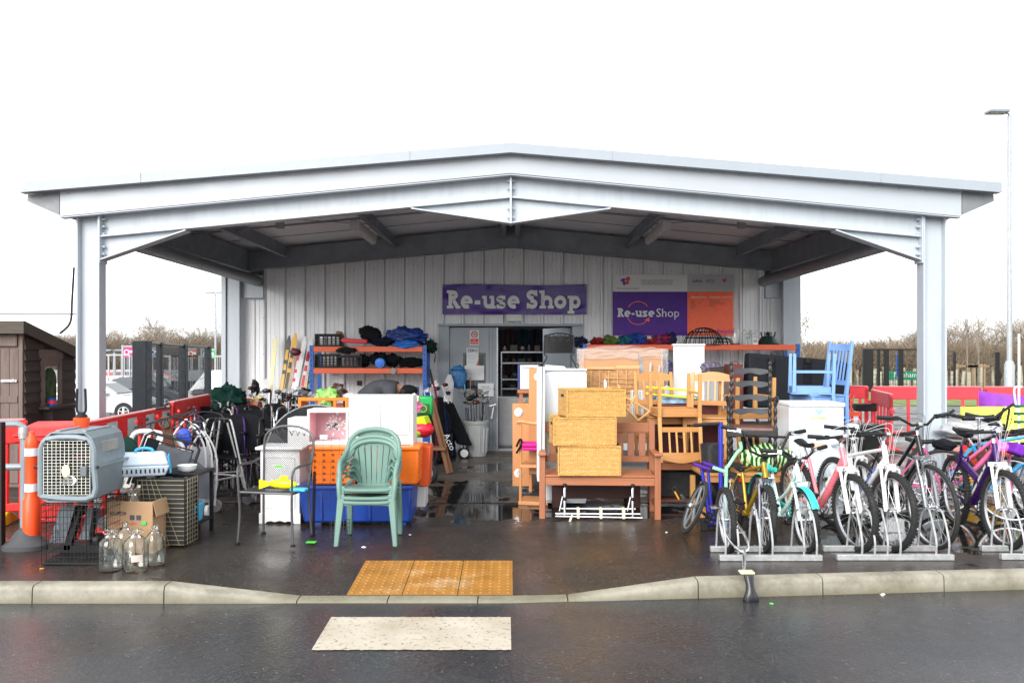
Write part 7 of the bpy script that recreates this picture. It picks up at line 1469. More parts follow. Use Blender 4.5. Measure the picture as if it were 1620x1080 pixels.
bike('small gold bmx style bicycle with wide black handlebars, leftmost upright bike',1212,6.98,r=.268,yaw=7,lean=3,steer=-9,frame='mtb',fm=GOLD,forkm=mat('grey fork',(.10,.10,.13),.35,.5),wb=.78,hb='bmx',sus=False,tw=.026,mud=None,sh=.60)
bike('small white and turquoise child bicycle with turquoise mudguards',1278,6.98,r=.255,yaw=9,lean=-3,steer=-6,frame='step',fm=MINT,forkm=MINT,saddlem=TEAL,mud=TEAL,guard=TEAL,wb=.78,hb='riser',sus=False,tw=.022,sh=.60,knob=True)
bike('pink bicycle with white suspension fork in front of the fridge',1352,6.97,r=.315,yaw=8,lean=-3,steer=2,frame='fat',fm=PNK,forkm=WHP,wb=.98,hb='flat',sh=.80,topm=WHP,xoff=2.82)
bike('white mountain bicycle with white fork between the pink and the black one',1408,7.0,r=.32,yaw=5,lean=2,steer=4,frame='mtb',fm=WHP,forkm=WHP,wb=1.02,topm=mat('blue grey decal',(.1,.2,.5),.4),sh=.82)
bike('black hybrid bicycle with twin down tubes next to the canopy post',1474,7.05,r=.35,yaw=3,lean=-2,steer=5,frame='dual',fm=BLF,forkm=mat('dark silver fork',(.25,.26,.28),.3,.7),wb=1.05,hb='riser',sh=.88,knob=False,tw=.019,mud=None)
bike('purple full suspension bicycle with white fork and black cloth saddle cover',1596,7.05,r=.325,yaw=-8,steer=10,frame='purple',fm=PUR,forkm=WHP,wb=1.03,hb='flat',sh=.88,topm=WHP,saddlem=BKF,xoff=4.06)
# second row
bike('white and grey bicycle wedged behind the pink and white ones',1375,7.9,r=.31,yaw=10,frame='mtb',fm=mat('silver grey frame',(.45,.46,.47),.3,.5),forkm=WHP,wb=.98,sh=.78,knob=False,tw=.022,topm=mat('orange decal',(.8,.3,.05),.4),xoff=3.25)
bike('cyan blue bicycle standing side on behind the purple one',1560,8.2,r=.33,yaw=72,frame='mtb',fm=SKB,forkm=SKB,wb=1.03,knob=False,tw=.02,sh=.85,xoff=5.3,mud=None)
bike('mauve pink bicycle behind the black hybrid bike',1500,8.1,r=.32,yaw=60,frame='step',fm=mat('mauve frame',(.55,.10,.25),.3),wb=1.0,knob=False,tw=.02,sh=.75,xoff=4.75)
bike('white bicycle with turquoise mudguard at the right edge of the photo',1625,7.6,r=.31,yaw=-12,frame='mtb',fm=SKB,forkm=WHP,wb=1.0,mud=TEAL,sh=.82,xoff=4.95)
bike('dark bicycle laid across the others at far right with black drop handlebar',1590,8.6,r=.33,yaw=50,frame='mtb',fm=BLF,wb=1.0,knob=False,tw=.02,sh=.95,xoff=5.6,hb='riser')
bike('black bicycle lying in the middle behind the red barrier, only bars showing',1430,9.6,r=.33,yaw=-60,lean=10,frame='mtb',fm=BLF,wb=1.0,knob=False,tw=.02,sh=.8,xoff=4.6)
solo('saddle_cover',MB().blob((0,0,0),(.085,.15,.05),.12,3,24,14),BKF,'black cloth cover pulled over the purple bike saddle','cover',loc=(X(1493,7.75),7.75,Z(703,7.75)),sharp=None)
solo('purple_pad',MB().box(-.05,.05,-.1,.1,-.05,.05),fabric('purple cloth pad',(.18,.03,.4)),'purple star patterned pad on the handlebar at right','pad',bev=.02,loc=(X(1606,7.9),7.9,Z(710,7.9)),rot=(0,R(25),0))
solo('pink_helmet',MB().blob((0,0,0),(.085,.09,.06),.05,3,24,14,flat=.03),mat('pink purple shell',(.75,.12,.4),.25,var=.5,vs=8),'pink child helmet hanging behind the purple bike','helmet',loc=(X(1583,8.0),8.0,Z(708,8.0)),sharp=None)
# racks
def brack(label,x0,x1,loops,y0=6.66,y1=6.96):
    t=thing('bike_rack',label,'bike rack',((x0+x1)/2,y0,0),0,'galvanised bicycle racks'); c=(x0+x1)/2
    for y in (0,y1-y0): part('ground_rail',MB().box(x0-c,x1-c,y-.022,y+.022,.002,.046),GALV,t,bev=.003)
    for x in loops:
        for s in (-.05,.05):
            part('hoop',MB().tube(smooth([(x-c+s,0,.046),(x-c+s,.0,.16),(x-c+s,.09,.34),(x-c+s*.8,.16,.37),(x-c+s,.24,.3),(x-c+s,y1-y0,.046)],4),.0085,7),GALV,t)
    return t
brack('low galvanised rack under the gold and turquoise bikes',X(1138,6.66),X(1300,6.66),[X(1158,6.66),X(1212,6.66),X(1282,6.66)])
brack('low galvanised rack under the pink, white and black bikes',X(1322,6.7),X(1506,6.7),[2.80,3.0,3.38],6.68,6.98)
brack('low galvanised rack under the purple bike at right',X(1585,6.68),X(1760,6.68),[3.98,4.5],6.70,6.98)
solo('puddle_branch',MB().tube([(X(1545,7.1),7.0,.01),(X(1580,7.1),7.1,.012)],.006,5),RST,'thin brown twig in the puddle between the racks','twig')
# unicycle upside down
uX=X(1151,6.95); t=thing('unicycle','small unicycle tipped over the kerb with black saddle hanging down','unicycle',(uX,6.95,0))
w=wheelset('wheel',t,.262,0,Matrix.Translation((0,0,0))@Matrix.Rotation(R(-2),4,'Y'),.025,True)
sx0=X(1178,6.12)-uX; sy0=6.05-6.95
part('fork',MB().tube(smooth([(-.055,0,.262),(-.05,-.2,.16),(-.01,-.36,.10),(.03,-.40,.10),(.07,-.36,.12),(.075,-.2,.2),(.055,0,.262)],4),.011,8).tube([(.03,-.40,.10),(sx0-.01,sy0+.05,.06)],.0135,8),CHR,t)
part('pale_trim',MB().box(sx0-.05,sx0+.05,sy0-.02,sy0+.06,.055,.07),mat('pale yellow trim',(.7,.68,.4),.4),t,bev=.005)
q=MB(); vs=[]; N=14
for i in range(N+1):
    u=i/N; ww=[.036,.035,.032,.030,.029,.030,.033,.038,.044,.050,.055,.057,.054,.045,.026][i]; zc=.055-.21*u; yc=sy0-.06*math.sin(u*2.2)-.0
    for a in range(10): an=2*PI*a/10; vs.append((sx0+.0+ww*math.cos(an),yc-.03+.026*math.sin(an)-.0,zc))
part('saddle',q.add(vs,[(i*10+a,i*10+(a+1)%10,i*10+10+(a+1)%10,i*10+10+a) for i in range(N) for a in range(10)]+[tuple(range(10)),tuple(N*10+a for a in range(10))[::-1]]),plastic('glossy black plastic',(.012,.013,.016),.25,dirt=0),t,sharp=1.3)
for s in (-1,1): part('pedal_crank',MB().bar((s*.05,0,.262),(s*.06,.02,.16 if s>0 else .36),.012).box(s*.1-.04,s*.1+.04,-.02,.05,(.155 if s>0 else .355),(.17 if s>0 else .37)),CHR,t)
# exercise bike (blue) with folded pedals, and trike handle
BLE=mat('royal blue frame paint',(.025,.03,.36),.3); t=thing('exercise_bike','blue exercise bike with purple padded arm rests and tall blue post','exercise bike',(X(1122,7.9),7.9,0),R(0))
part('post',MB().tube([(.11,0,.1),(.105,0,.98)],.021,12),BLE,t); part('frame',MB().tube([(-.07,0,.55),(.0,.0,.12)],.017,8).tube([(0,.06,.55),(.03,.02,.12)],.015,8).tube([(-.05,-.1,.06),(.2,-.1,.06)],.025,10).tube([(.05,0,.1),(.05,-.15,.06)],.024,8),BLE,t)
for (x,y) in ((-.06,-.02),(.05,.08)): part('arm_pad',MB().hexa([(x-.09,y-.05,.58),(x+.06,y-.05,.53),(x+.06,y+.05,.53),(x-.09,y+.05,.58)],[(x-.09,y-.05,.61),(x+.06,y-.05,.56),(x+.06,y+.05,.56),(x-.09,y+.05,.61)]),fabric('purple pad',(.09,.03,.3)),t,bev=.012)
part('foot_block',MB().box(-.10,-.04,-.14,-.06,.0,.11),RUB,t,bev=.008)
part('handlebar',MB().tube([(-.14,0,.95),(.1,0,.965)],.018,8),BKP,t); part('rear_pad',MB().blob((.06,.3,.25),(.07,.1,.12),.1,3),BKP,t)
t=thing('chain_wheel','loose black rimmed wheel with crank and orange pedal leaning at the left of the bikes','wheel',(X(1097,7.6),7.55,.255),rot=(0,R(24),R(-2)))
part('rim',MB().torus((0,0,0),.235,.017,'X',48,8),RUB,t); part('inner_ring',MB().torus((0,0,0),.2,.012,'X',40,6),GYP,t); q=MB()
for i in range(5): a=2*PI*i/5; q.tube([(0,0,0),(0,.2*math.cos(a),.2*math.sin(a))],.012,6)
part('spider',q,GYP,t); part('crank',MB().bar((-.03,0,0),(-.16,-.03,.05),.025).bar((.03,0,0),(.14,.03,-.03),.025).blob((-.04,0,0),(.03,.03,.03),.1,1,10,8),CHR,t); part('pedal',MB().tube([(-.16,-.05,.03),(-.24,-.05,.10),(-.26,-.05,.08),(-.18,-.05,.01)],.010,6,closed=True),BKP,t); part('orange_reflector',MB().bar((-.17,-.065,.015),(-.23,-.065,.06),.02,.012),plastic('amber','d98a1e',.3),t); part('toe_pedal',MB().wires((.12,-.02,-.07),(.12,0,0),(0,0,.08),3,2,.009,5),BKP,t)
t=thing('push_handle','mint green bent push handle standing behind the unicycle','handle',(X(1150,7.3),7.3,0)); MN=mat('mint plastic',(.28,.75,.42),.35)
part('handle',MB().tube(smooth([(-.01,0,.30),(-.005,0,.62),(.01,0,.65),(.09,0,.77),(.12,-.01,.80),(.11,-.01,.86)],3),.014,8).tube([(-.12,0,.64),(.0,0,.60)],.015,8),MN,t); part('tube',MB().tube([(-.01,0,.1),(-.01,0,.45)],.015,8),mat('pale cyan metal',(.55,.75,.78),.3,.3),t)
t=thing('kick_scooter','silver kick scooter with black grips standing behind the purple bike','scooter',(X(1551,8.3),8.3,0),R(10)); part('stem',MB().tube([(0,0,.12),(0,.02,.98)],.016,8),CHR,t); part('handlebar',MB().tube([(-.17,.02,.98),(.17,.02,.98)],.013,8),CHR,t)
for s in (-1,1): part('grip',MB().tube([(s*.05,.02,.98),(s*.18,.02,.98)],.019,8),BKP,t)
part('deck',MB().box(-.05,.05,.0,.5,.06,.08),ALU,t); part('clamp',MB().blob((.02,0,.62),(.05,.035,.06),.2,4),RST,t)
for y in (-.03,.55): part('wheel',MB().lathe([(.055,-.013),(.055,.013)],(0,y,.055),16,'X'),RUB,t)
# ================================================================ BACKGROUND
RD2=plastic('pinkish red plastic','e8404c',.45)  # lighter, pinker red for the barriers on the right
barrier('barrier','red plastic barrier directly right of the pale blue chairs, partly hidden','X',0) if False else None
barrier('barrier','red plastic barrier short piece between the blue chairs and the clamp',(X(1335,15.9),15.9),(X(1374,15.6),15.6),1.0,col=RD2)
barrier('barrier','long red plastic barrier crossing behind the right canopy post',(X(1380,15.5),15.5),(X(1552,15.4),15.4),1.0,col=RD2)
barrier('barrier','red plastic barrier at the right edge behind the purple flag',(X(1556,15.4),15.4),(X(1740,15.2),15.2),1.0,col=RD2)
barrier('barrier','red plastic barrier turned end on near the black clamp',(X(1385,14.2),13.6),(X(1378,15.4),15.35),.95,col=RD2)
solo('black_clamp',MB().box(-.28,.1,-.1,.1,-.07,.06),BKP,'black clamp block where the red barriers meet','clamp',bev=.02,loc=(X(1372,15.2),15.1,Z(643,15.2)))
# purple flag, lime chairs, orange wagon
solo('purple_flag',MB().grid(lambda u,v:(X(1548,11)+.75*u,11+.06*math.sin(u*7),Z(616,11)-.08*u**.6*1.2-.0-.30*v*(1-.25*u)),24,10),mat('purple sheer cloth',(.30,.05,.50),.5,var=.6,vs=3),'purple and pink sheer cloth hanging above the bikes at right','cloth',sharp=None)
def kchair(label,px,Y,m_):
    t=thing('kids_chair',label,'chair',(X(px,Y),Y,0),0,'lime green plastic chairs'); z=Z(683,Y)
    part('backrest',MB().grid(lambda u,v:(-.25+.5*u,.02*math.sin(PI*u),Z(683,Y)+(Z(643,Y)-Z(683,Y))*v),8,4).grid(lambda u,v:(-.25+.5*u,.02*math.sin(PI*u)+.015,Z(683,Y)+(Z(643,Y)-Z(683,Y))*v),8,4),m_,t); 
    for x in (-.2,.2): part('leg',MB().box(x-.02,x+.02,0,.03,0,z),m_,t)
    part('seat',MB().box(-.23,.23,-.35,0,z-.1,z-.06),m_,t,bev=.01)
LIM=plastic('pale lime plastic','e6ee66',.4); kchair('pale lime chair back left of the black bars',1552,10.6,LIM); kchair('pale lime chair back right of the black bars',1608,10.6,LIM)
t=thing('orange_wagon','orange plastic toy wagon behind the purple bike','toy',(X(1525,9.6),9.6,0)); OW=plastic('wagon orange','f0502a',.35)
part('tub',MB().hexa([(-.35,0,.34),(.5,0,.34),(.5,.4,.34),(-.35,.4,.34)],[(-.4,-.05,.52),(.55,-.05,.52),(.55,.45,.52),(-.4,.45,.52)]),OW,t,bev=.02); part('post',MB().box(-.35,-.18,.05,.2,.5,.85),OW,t,bev=.03); part('handle',MB().tube(smooth([(-.3,.1,.82),(-.2,.1,.86),(-.06,.1,.97)],4),.016,8),BKP,t)
part('base',MB().box(-.3,.45,.02,.4,.1,.33),plastic('wagon yellow','e8b020',.4),t,bev=.02)
solo('plastic_cover',MB().blob((X(1535,9.2),9.2,Z(680,9.2)),(.33,.2,.10),.2,4,30,16),mat('grey clear cover',(.42,.42,.44),.2,var=.3),'crumpled grey clear cover lying on the toy wagon','cover',sharp=None)
t=thing('folded_pushchair','black folded pushchair frame at the far right behind the bikes','pushchair',(X(1590,9.5),9.5,0)); part('frame',MB().tube(smooth([(-.2,0,.55),(-.15,0,.85),(.05,0,1.02),(.1,0,1.05)],4),.016,8).tube(smooth([(-.2,.1,.5),(.0,.1,.9),(.05,.1,1.0)],4),.016,8).tube([(-.2,0,.6),(.4,0,.62)],.016,8).tube([(.0,0,.7),(.05,0,1.0)],.012,6),BKM,t); part('hood',MB().blob((-.15,.05,.72),(.14,.12,.16),.3,5),BKF,t)
t=thing('striped_pole','thin white pole with green and dark bands and a hooked top at far right','pole',(X(1612,9.0),9.0,0)); part('pole',MB().tube([(0,0,0),(0,0,Z(528,9.0))],.012,8).tube(smooth([(-.02,0,Z(650,9)),(-.05,0,Z(620,9)),(-.03,0,Z(612,9)),(.03,0,Z(612,9))],4),.01,6),WPAINT,t)
for z in (640,652,665): part('band',MB().box(-.045,.045,-.02,.02,Z(z+4,9),Z(z,9)),plastic('bottle green','0f5a3a',.4),t)
# black mesh fence + gate right
t=thing('mesh_fence','tall black mesh fence with gate posts far beyond the red barriers','fence',(0,0,0)); Yf=36
posts=[(1366,.03),(1374,.18),(1390,.05),(1402,.10),(1425,.10),(1485,.08),(1510,.03),(1578,.07)]
for px,hw_ in posts: part('post',MB().box(X(px,Yf)-hw_,X(px,Yf)+hw_,Yf-.05,Yf+.05,0,1.78 if px<1500 else 1.65),BKM,t)
m_=MB(); m_.wires((X(1368,Yf),Yf,.1),(X(1510,Yf)-X(1368,Yf),0,0),(0,0,1.6),52,0,.006,3).wires((X(1368,Yf),Yf,.1),(X(1510,Yf)-X(1368,Yf),0,0),(0,0,1.6),0,8,.008,3).bar((X(1368,Yf),Yf,1.76),(X(1485,Yf),Yf,1.76),.06); part('mesh_panel',m_,BKM,t)
m_=MB(); m_.wires((X(1510,Yf),Yf,.1),(X(1700,Yf)-X(1510,Yf),0,0),(0,0,1.5),70,0,.004,3); part('mesh_panel',m_,BKM,t)
t=thing('green_sign','small green sign board with white words beyond the fence','sign',(X(1433,38),38,0)); part('board',MB().box(-.75,.85,0,.05,Z(601,38),Z(587,38)),plastic('sign green',(.01,.22,.10),.4),t); text('Fareham',.3,WLET,t,(-.55,-.01,Z(598,38)+.05)); part('post',MB().tube([(-.5,.03,0),(-.5,.03,.5)],.04,6).tube([(.6,.03,0),(.6,.03,.5)],.04,6),GALV,t)
t=thing('blue_sign','narrow blue sign on a post by the far gate','sign',(X(1421,36.5),36.5,0)); part('board',MB().box(-.09,.09,-.03,0,.6,1.55),plastic('sign blue',(.02,.12,.5),.4),t); part('post',MB().tube([(0,.02,0),(0,.02,.6)],.03,6),GALV,t)
# tree guards (tubes on young trees)
random.seed(33)
TG=mat('tree guard tube',(.36,.34,.24),.6,var=.15)
for i in range(30):
    px=1345+i*9.4+random.uniform(-2,2); Y=random.uniform(39,50)
    if 1452<px<1492: continue
    h=random.uniform(.55,1.0); tt=solo('tree_guard',MB().lathe([(.09,0),(.09,h),(.075,h),(.075,.1)],(0,0,0),8),TG,'pale tube guard round a newly planted sapling beyond the fence','tree guard','tube guards round saplings beyond the fence',loc=(X(px,Y),Y,0),rot=(R(random.uniform(-4,4)),R(random.uniform(-4,4)),0))
# lamp posts
def lamp(label,px,Y,ztop,double=False,group='lighting columns'):
    t=thing('street_lamp',label,'street lamp',(X(px,Y),Y,low(X(px,Y),Y)),0,group); LP=mat('lamp column grey',(.38,.40,.43),.4,.3)
    part('base',MB().lathe([(.16,0),(.16,1.2),(.11,1.35)],n=12),LP,t); part('column',MB().lathe([(.085,1.3),(.06,ztop)],n=12),LP,t)
    for s in ((-1,1) if double else (-1,)): a=part('lamp_head',MB().box(min(s*.1,s*.75),max(s*.1,s*.75),-.2,.2,ztop+.1,ztop+.18).tube([(0,0,ztop),(s*.05,0,ztop+.1),(s*.3,0,ztop+.1)],.03,6),mat('lamp head grey',(.22,.25,.29),.4,.3),t,bev=.02); part('lens',MB().box(min(s*.2,s*.7),max(s*.2,s*.7),-.15,.15,ztop+.085,ztop+.099),mat('lamp lens',(.6,.62,.65),.2),a)
lamp('tall grey lighting column with flat head at the right edge',1597,29,Z(184,29),group='lighting columns')
lamp('distant slim twin headed lamp column behind the left fence',341,60,Z(443,60),True); lamp('distant lamp column between the left canopy post and the fence',245,70,Z(502,70),True); lamp('short distant lamp column nearest the left canopy post',181,45,Z(528,45),True)
# cars
TIR=RUB
def car(label,x,y,rz,paint,L_=4.1,name='parked_car',van=False):
    t=thing(name,label,'car',(x,y,low(x,y)),rz,'cars parked in the yard'); m_=mat(label[:14]+' paint',paint,.22,var=.03,coat=.6,spec=.6)
    if van: prof=[(-2.0,.3),(-2.05,.8),(-1.95,1.75),(-1.8,1.85),(1.0,1.85),(1.3,1.75),(1.75,1.1),(2.05,.95),(2.1,.35)]
    else: prof=[(-1.95,.30),(-2.02,.62),(-1.98,.95),(-1.75,1.12),(-1.55,1.40),(-1.2,1.50),(-.2,1.52),(.3,1.44),(.95,1.02),(1.55,.92),(1.95,.74),(2.02,.5),(1.98,.28)]
    wz=lambda z:.84-max(0,z-.95)*.36; ZS=.95
    low_=[p for p in prof if p[1]<=ZS+.01]; cab=[p for p in prof if p[1]>ZS+.01]
    low_=sorted([p for p in low_ if p[0]<0],key=lambda p:p[1])+([] if any(abs(p[1]-ZS)<.02 and p[0]<0 for p in low_) else [(-1.97,ZS)])+[(.95 if not van else 1.9,ZS)]+sorted([p for p in low_ if p[0]>0],key=lambda p:-p[1])
    q=MB(); q.prism(low_,-.84,.84)
    cb2=[(cab[0][0]-.06,ZS)]+cab+[(1.12 if not van else 1.85,ZS)]; k_=len(cb2)
    q.add([(a,-wz(z),z+.001) for a,z in cb2]+[(a,wz(z),z+.001) for a,z in cb2],[tuple(range(k_)),tuple(range(2*k_-1,k_-1,-1))]+[(i,i+k_,(i+1)%k_+k_,(i+1)%k_) for i in range(k_)])
    part('body',q,m_,t,bev=.035)
    GW_=mat('car glass',(.03,.045,.055),.05,spec=.9)
    for s in (-1,1):
        for (poly) in ([(-1.5,1.08),(-1.35,1.36),(-.5,1.42),(-.5,1.04)],[(-.44,1.04),(-.44,1.42),(.22,1.37),(.75,1.03)]):
            q=MB(); f=lambda x_,z,e: (x_,s*(wz(z)+e),z); q.add([f(a,b_,.008) for a,b_ in poly]+[f(a,b_,-.02) for a,b_ in poly],[(0,1,2,3),(7,6,5,4)]+[(i,i+4,(i+1)%4+4,(i+1)%4) for i in range(4)]); part('side_window',q,GW_,t)
        part('wing_mirror',MB().blob((.62,s*.93,1.05),(.09,.08,.07),.05,1,12,8),m_,t); part('headlight',MB().blob((1.82,s*.62,.72),(.17,.16,.09),.03,1,12,8),mat('headlamp glass',(.55,.57,.6),.08),t); part('door_line',MB().box(-.46,-.45,s*.842-.004,s*.842+.004,.35,1.02).box(.62,.63,s*.842-.004,s*.842+.004,.35,.98),BKM,t)
        for x_ in (-1.25,1.28):
            w=part('wheel',MB().lathe([(.20,-.09),(.30,-.10),(.32,-.08),(.32,.08),(.30,.10),(.20,.09)],(x_,s*.76,.32),28,'Y'),TIR,t); rq=MB()
            for k in range(5): a=2*PI*k/5+.3; rq.bar((x_,s*.865,.32),(x_+.2*math.cos(a),s*.865,.32+.2*math.sin(a)),.06,.02)
            rq.torus((x_,s*.86,.32),.2,.022,'Y',24,6); part('rim',rq,ALU,w); part('arch',MB().lathe([(.36,-.02),(.36,.02)],(x_,s*.845,.33),28,'Y'),BKP,w)
    part('windscreen',MB().hexa([(.36,-.60,1.40),(.36,.60,1.40),(.93,.70,1.04),(.93,-.70,1.04)],[(.38,-.60,1.42),(.38,.60,1.42),(.97,.70,1.05),(.97,-.70,1.05)]),GW_,t); part('grille',MB().box(2.0,2.03,-.45,.45,.42,.56),BKP,t); part('number_plate',MB().box(2.031,2.04,-.26,.26,.32,.42),PW,t)
    return t
car('white hatchback parked behind the left canopy post',X(160,34),34,R(0),(.55,.56,.57)); car('dark grey car parked beyond the dark fence post',X(240,40),40,R(-12),(.03,.033,.04)); car('white van half hidden by the left rear post',X(375,38),38,R(180),(.7,.71,.73),van=True,name='parked_van')
car('white estate car behind the first hatchback',X(186,41),41.5,R(5),(.7,.7,.71)); car('red car seen through the gap beside the left post',X(176,52),52,R(90),(.5,.02,.02)); car('small red car deeper in the yard',X(258,50),50,R(10),(.45,.03,.03)); car('white car deeper in the yard',X(200,56),56,R(60),(.7,.7,.7))
# recycling-yard railings and signs on the left
GR3=mat('pale railing',(.30,.32,.34),.5,.3)
for i,(px,Y,w_,lb) in enumerate([(172,40,1.0,'pale railing gate left of the magenta sign'),(196,42,.8,'tall railing bay below the magenta sign'),(262,40,1.6,'pale railings behind the dark fence, left bay'),(285,42,1.4,'pale railings behind the dark fence, middle bay'),(312,40,1.3,'pale railings below the green sign'),(336,43,1.4,'pale railings below the lamp column'),(232,44,1.2,'pale railings hidden behind the thick dark post')]):
    t=thing('railing',lb,'railing',(X(px,Y),Y,0),0,'pale railings round the recycling bays'); zt=Z(562 if i>1 else 560,Y)+.0
    part('posts',MB().box(-w_,-w_+.07,0,.07,-1,zt).box(w_-.07,w_,0,.07,-1,zt).box(-w_+.07,w_-.07,.02,.05,zt-.08,zt),GR3,t); q=MB()
    for k in range(4): x=-w_+.35+k*(2*w_-.7)/3; q.box(x-.012,x+.012,.02,.05,-1,zt-.08)
    part('bars',q,GR3,t); part('lower_panel',MB().box(-w_,w_,.08,.1,-1,.3),mat('galv panel',(.3,.32,.33),.6),t)
for (px0,px1,py0,py1,c,lb) in [(196,214,549,565,'d0146e','magenta bay sign with white letters left of the dark post'),(238,252,552,562,'23508c','blue bay sign behind the dark fence'),(299,311,553,566,'b85a28','small orange brown bay sign'),(321,340,554,567,'12a050','green bay sign near the rear post')]:
    Y=41; t=thing('bay_sign',lb,'sign',(X((px0+px1)/2,Y),Y,0)); w_=(X(px1,Y)-X(px0,Y))/2; part('board',MB().box(-w_,w_,0,.04,Z(py1,Y),Z(py0,Y)),plastic('bay '+c,c,.4),t); part('post',MB().box(-w_-.12,-w_-.03,0,.07,-1,Z(py0,Y)+.1).box(-w_-.03,w_,.01,.05,Z(py0,Y)+.01,Z(py0,Y)+.08),GR3,t); part('symbol',MB().torus((-w_*.5,-.01,Z((py0+py1)/2,Y)),.11,.025,'Y',16,5).box(-w_*.1,w_*.8,-.012,-.002,Z((py0+py1)/2,Y)-.02,Z((py0+py1)/2,Y)+.08),WLET,t)
solo('overhead_cable',MB().tube([(X(-200,28),28,Z(497,28)),(X(160,28),28,Z(497,28))],.02,6),BKM,'thin straight dark line crossing the sky above the shed','cable')
solo('low_shed_roof',MB().box(X(-100,60),X(350,60),60,66,-1,.4),mat('far wall',(.25,.26,.26),.7),'low pale wall of the recycling bays in the distance','wall')
solo('grey_mailbox_arm',MB().box(-.3,.3,0,.3,0,1.1).blob((0,.1,1.2),(.35,.2,.15),.2,3),mat('dark machinery',(.05,.05,.055),.5),'dark machine between the fence posts and the white van','machine',loc=(X(318,30),30,low(X(318,30),30)))
# bare trees
BRK=mat('bare bark',(.20,.165,.13),.9,var=.3); TWG=mat('winter twigs',(.27,.225,.18),.95,var=.35,vs=.6)
def branch(q,tw,p,d,l,r_,lev,rnd,fine):
    q2=q if r_>fine else tw
    n_=3; pts=[p]; c=p
    for i in range(n_):
        d=(d+Vector((rnd.uniform(-.22,.22),rnd.uniform(-.22,.22),rnd.uniform(-.05,.18)))).normalized(); c=c+d*l/n_; pts.append(c)
    q2.tube(pts,[r_*(1-.45*i/n_) for i in range(n_+1)],5 if lev<2 else 3,cap=False)
    if lev>=4: return
    for k in range(4 if lev else 5):
        f=rnd.uniform(.35,1); idx=min(n_-1,int(f*n_)); a=rnd.uniform(0,2*PI); e=d.orthogonal().normalized(); e=(Matrix.Rotation(a,3,d)@e)
        nd=(d*.75+e*rnd.uniform(.45,.85)+Vector((0,0,.12))).normalized(); branch(q,tw,pts[idx+1] if idx+1<len(pts) else pts[-1],nd,l*rnd.uniform(.55,.75),max(.008,r_*.5),lev+1,rnd,fine)
def btree(label,x,y,h,seed,group=None,tr=.1):
    rnd=random.Random(seed); t=thing('bare_tree',label,'tree',(x,y,0),rnd.uniform(0,6),group); q=MB(); tw=MB()
    q.tube([(0,0,0),(.02*h,0,h*.3)],[tr,tr*.75],8); branch(q,tw,Vector((.02*h,0,h*.3)),Vector((0,0,1)),h*.32,tr*.7,0,rnd,.03)
    part('trunk',q,BRK,t); part('crown',tw,TWG,t); return t
protos=[btree('leafless young tree with fine twigs in the winter wood',-30+i*3,64+i,5.4+i*.35,i,'leafless trees of the far wood',.12) for i in range(4)]
rnd=random.Random(5); cnt=0
for side in (-1,1):
    for i in range(60):
        if side<0: px=rnd.uniform(85,350); Y=rnd.uniform(62,95)
        else: px=rnd.uniform(1335,1680); Y=rnd.uniform(52,85)
        s=rnd.uniform(.8,1.25)*(1.0 if side<0 else .62+.38*min(1,(px-1335)/250)) 
        o=dup(protos[cnt%4],(X(px,Y),Y,low(X(px,Y),Y)-.1),(0,0,rnd.uniform(0,6.28)),'leafless tree in the brown winter wood on the horizon, '+('left' if side<0 else 'right')+' of the shop','leafless trees of the far wood'); o.scale=(s*1.15,s*1.15,s*rnd.uniform(.55,.72)); cnt+=1
for i,o in enumerate(protos): o['label']='leafless tree in the brown winter wood on the horizon, left of the shop'; o.scale=(1.1,1.1,.6)
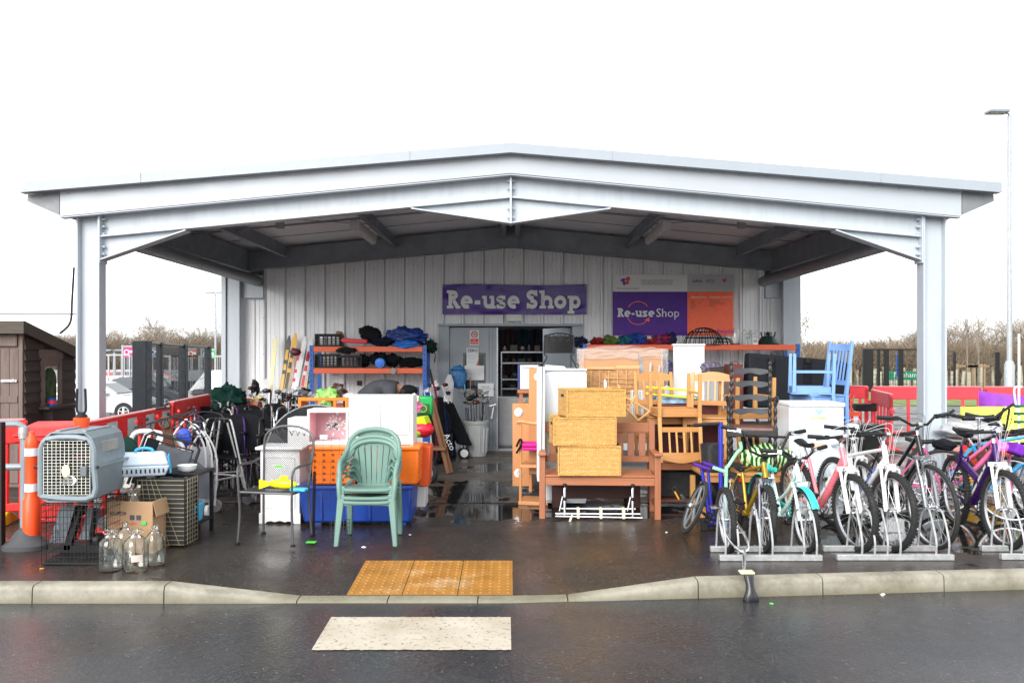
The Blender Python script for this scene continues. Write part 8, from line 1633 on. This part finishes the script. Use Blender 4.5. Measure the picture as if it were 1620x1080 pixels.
# undergrowth mass
def scrub(px0,px1,Y0,Y1,N,hmax,name='undergrowth',seed=1):
    rnd=random.Random(seed); q=MB()
    for i in range(N):
        px=rnd.uniform(px0,px1); Y=rnd.uniform(Y0,Y1); h=hmax*rnd.uniform(.4,1); x=X(px,Y)
        q.tube([(x,Y,low(x,Y)),(x+rnd.uniform(-.3,.3),Y,h*.5),(x+rnd.uniform(-.7,.7),Y+rnd.uniform(-.3,.3),h)],[.03,.022,.008],3,cap=False)
        for k in range(4): z=h*rnd.uniform(.3,.9); a=rnd.uniform(-1,1); q.tube([(x,Y,z),(x+a*.8,Y+rnd.uniform(-.4,.4),z+rnd.uniform(.2,.9))],[.015,.006],3,cap=False)
    return struct(name,q,mat('brown undergrowth',(.16,.12,.08),.95,var=.5,vs=.8),'stuff')
scrub(60,380,60,75,1900,3.0,seed=1); scrub(1262,1720,48,66,3600,2.4,seed=2)
solo('far_bank',MB().grid(lambda u,v:(-80+160*u,98+8*v,(1.9+.9*noise.noise(Vector((u*30,0,0))))*math.sin(PI*min(1,v+.02))),120,5),mat('brown far wood floor',(.13,.10,.065),.95,var=.5,vs=.4,bump=.8,bs=3),'low brown overgrown bank closing the view on the horizon','bank')['kind']='structure'
t=btree('single thin leafless tree just right of the shop',X(1274,34),34,3.1,77,None,.05)
# two staked young trees
for px in (1530,1548):
    t=thing('staked_tree','young tree between timber stakes, %s of the pair'%('left' if px<1540 else 'right'),'tree',(X(px,40),40,0)); q=MB(); tw=MB(); q.tube([(0,0,0),(0,0,3.2)],[.05,.02],6); branch(q,tw,Vector((0,0,1.6)),Vector((0,0,1)),1.0,.03,2,random.Random(px),.02)
    part('trunk',q,BRK,t); part('crown',tw,TWG,t); part('stakes',MB().box(-.5,-.4,0,.1,0,1.1).box(.25,.35,0,.1,0,1.1).box(-.6,.5,-.03,0,.95,1.05),wood('stake timber',(.25,.17,.1),.8),t)

# fallen leaves and grit round the puddle by the shop door
rnd=random.Random(8); q=MB()
for i in range(260):
    x=rnd.uniform(-1.1,.3) if i%3 else rnd.uniform(-4,4.5); y=rnd.uniform(9.3,11.5) if i%3 else rnd.uniform(6.6,8.6); a=rnd.uniform(0,6.28); s_=rnd.uniform(.006,.018); z=.008+rnd.uniform(0,.004)
    if y<9: s_*=.6
    q.add([(x+s_*math.cos(a),y+s_*math.sin(a),z),(x-s_*.4*math.sin(a),y+s_*.4*math.cos(a),z+.004),(x-s_*math.cos(a),y-s_*math.sin(a),z),(x+s_*.4*math.sin(a),y-s_*.4*math.cos(a),z+.003)],[(0,1,2,3)])
struct('leaf_litter',q,mat('brown leaf litter',(.10,.055,.025),.8,var=.6,vs=3),'stuff')
